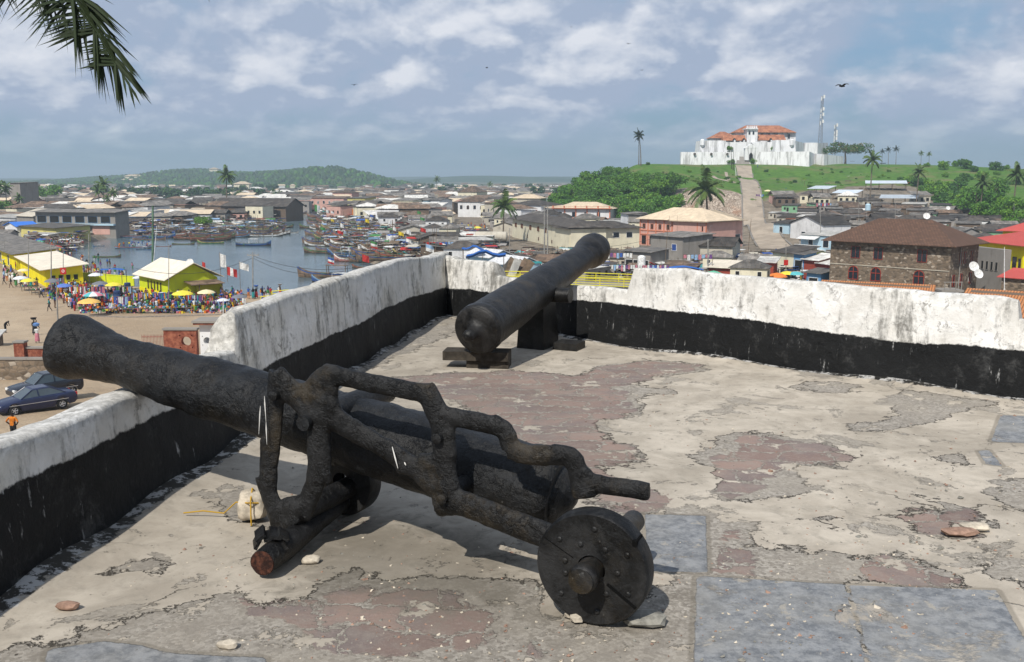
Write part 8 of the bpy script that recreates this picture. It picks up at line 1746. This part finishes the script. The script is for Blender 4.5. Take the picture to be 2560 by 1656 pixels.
# birds
for px, py, Y, s_, rz, lb in ((2105, 216, 90, .85, .4, 'black bird gliding in the sky above the right hill, largest one'), (885, 213, 130, .5, 1.2, 'small dark bird in the middle of the sky'), (1217, 170, 150, .45, .3, 'tiny dark bird left of the centre cloud'), (1571, 110, 150, .45, 2.0, 'tiny dark bird high above the parapet wall'), (1605, 176, 170, .4, .9, 'tiny bird high above the lone palm'), (1428, 68, 170, .3, .9, 'faint tiny bird near the top of the sky')):
    p = at_y(px, py, Y); e = empty('bird', p, rz, lb, 'bird'); mb = MB(); mb.lathe((-.28, 0, 0), (1, 0, 0), [(0, .01), (.08, .05), (.25, .075), (.42, .05), (.5, .045), (.56, .01)], 8); mb.build('body', 'hair_black', e)
    for sgn in (-1, 1): mb = MB(); mb.add([(-.12, 0, 0), (.12, 0, 0), (.16, sgn*.35, .16), (.0, sgn*.75, .05), (-.12, sgn*.35, .14)], [(0, 1, 2, 4), (4, 2, 3)]); mb.add([(-.12, 0, .012), (.12, 0, .012), (.16, sgn*.35, .172), (.0, sgn*.75, .062), (-.12, sgn*.35, .152)], [(0, 4, 2, 1), (4, 3, 2)]); mb.build('wing', 'hair_black', e)
    e.scale = (s_*1.5,)*3
# laundry lines and rubbish boards on the near shore
for i, (px, py, Y, n, w_, lb) in enumerate(((1545, 632, 165, 9, 5, 'washing line of blue and white clothes right of the second cannon'), (1745, 636, 160, 8, 5, 'washing line before the dark sheet roofed house'), (2060, 508, 290, 8, 5, 'washing line on the upper slope'), (1900, 486, 360, 6, 3, 'washing line at the top shacks beside the path'), (1600, 662, 150, 24, 9, 'long row of white and blue jerseys just above the right parapet'), (1100, 605, 210, 9, 6, 'washing line among the shore sheds'))):
    p = at_y(px, py, Y); e = empty('washing_line', p, rnd.uniform(-.2, .2), lb, 'washing line'); mb = MB(); mb.tube([(-w_/2, 0, 0), (0, 0, -.12), (w_/2, 0, 0)], .02, 4); mb.build('line', 'wire', e); r = random.Random(i)
    for u in (-.5, .5): mb = MB(); mb.tube([(u*w_, 0, .05), (u*w_, 0, -2.4)], .04, 5); mb.build('post', 'timber', e)
    for k in range(n):
        mb = MB(); hh = r.uniform(.5, 1.0); mb.box(((k+.5)/n*w_-w_/2, 0, -.08-hh/2), (w_/n*.8, .06, hh), taper=.9); mb.build('garment', 'cloth_'+r.choice(('white', 'blue', 'white', 'pale_blue', 'purple', 'red', 'pink')), e)
for i, (px, py, Y, mt) in enumerate(((1275, 672, 140, 'timber'), (1285, 674, 139, 'roof_light'), (1296, 676, 140, 'p_brown'), (1305, 672, 141, 'timber'), (1314, 676, 139, 'p_wood'), (1268, 668, 142, 'roof_grey'))):
    b0 = at_y(px, py, Y); mb = MB(); mb.box((0, 0, 0), (1.1, .08, 3.2), tilt=Matrix.Rotation(rad(18+4*i), 3, 'Y')); tag(mb.build('board', mt, loc=b0), '%s board leaning left of the second cannon, %s of six' % (mt.replace('p_', '').replace('_', ' '), ['second from left', 'third', 'fourth', 'fifth', 'rightmost', 'leftmost'][i]), 'board', 'boards leaning on the bank left of the second cannon')
# water tanks
for px, py, Y, mt, lb in ((1604, 650, 168, 'frame_white', 'white and blue water tank on the grey shop roof'), (2170, 517, 262, 'w_lightblue', 'grey blue water tank on a stand behind the stone building')): p = at_y(px, py, Y); mb = MB(); mb.lathe((0, 0, -1), (0, 0, 1), [(0, .7), (1.5, .7), (1.75, .4), (1.8, .2)], 16); tag(mb.build('water_tank', mt, smooth=True, loc=p), lb, 'tank')

# unused prototypes away
gone = [o for o in S.objects if o.parent is None and o.location.z < -400]; gone = [c for o in gone for c in list(o.children_recursive)+[o]]
for o in gone: bpy.data.objects.remove(o)
# ---------------------------------------------------------------- haze
mh = bpy.data.materials.new('haze'); mh.use_nodes = True; hn = mh.node_tree.nodes; hn.clear(); pv = hn.new('ShaderNodeVolumePrincipled'); ou = hn.new('ShaderNodeOutputMaterial'); mh.node_tree.links.new(pv.outputs[0], ou.inputs['Volume'])
pv.inputs['Color'].default_value = (.72, .88, .99, 1); pv.inputs['Density'].default_value = HAZE = .0003; pv.inputs['Anisotropy'].default_value = .2
mb = MB(); mb.box((0, 3600, 17), (20000, 9000, 75)); ho = mb.build('haze', [mh]); tag(ho, 'pale blue haze in the air over the town and hills', 'haze', kind='stuff')
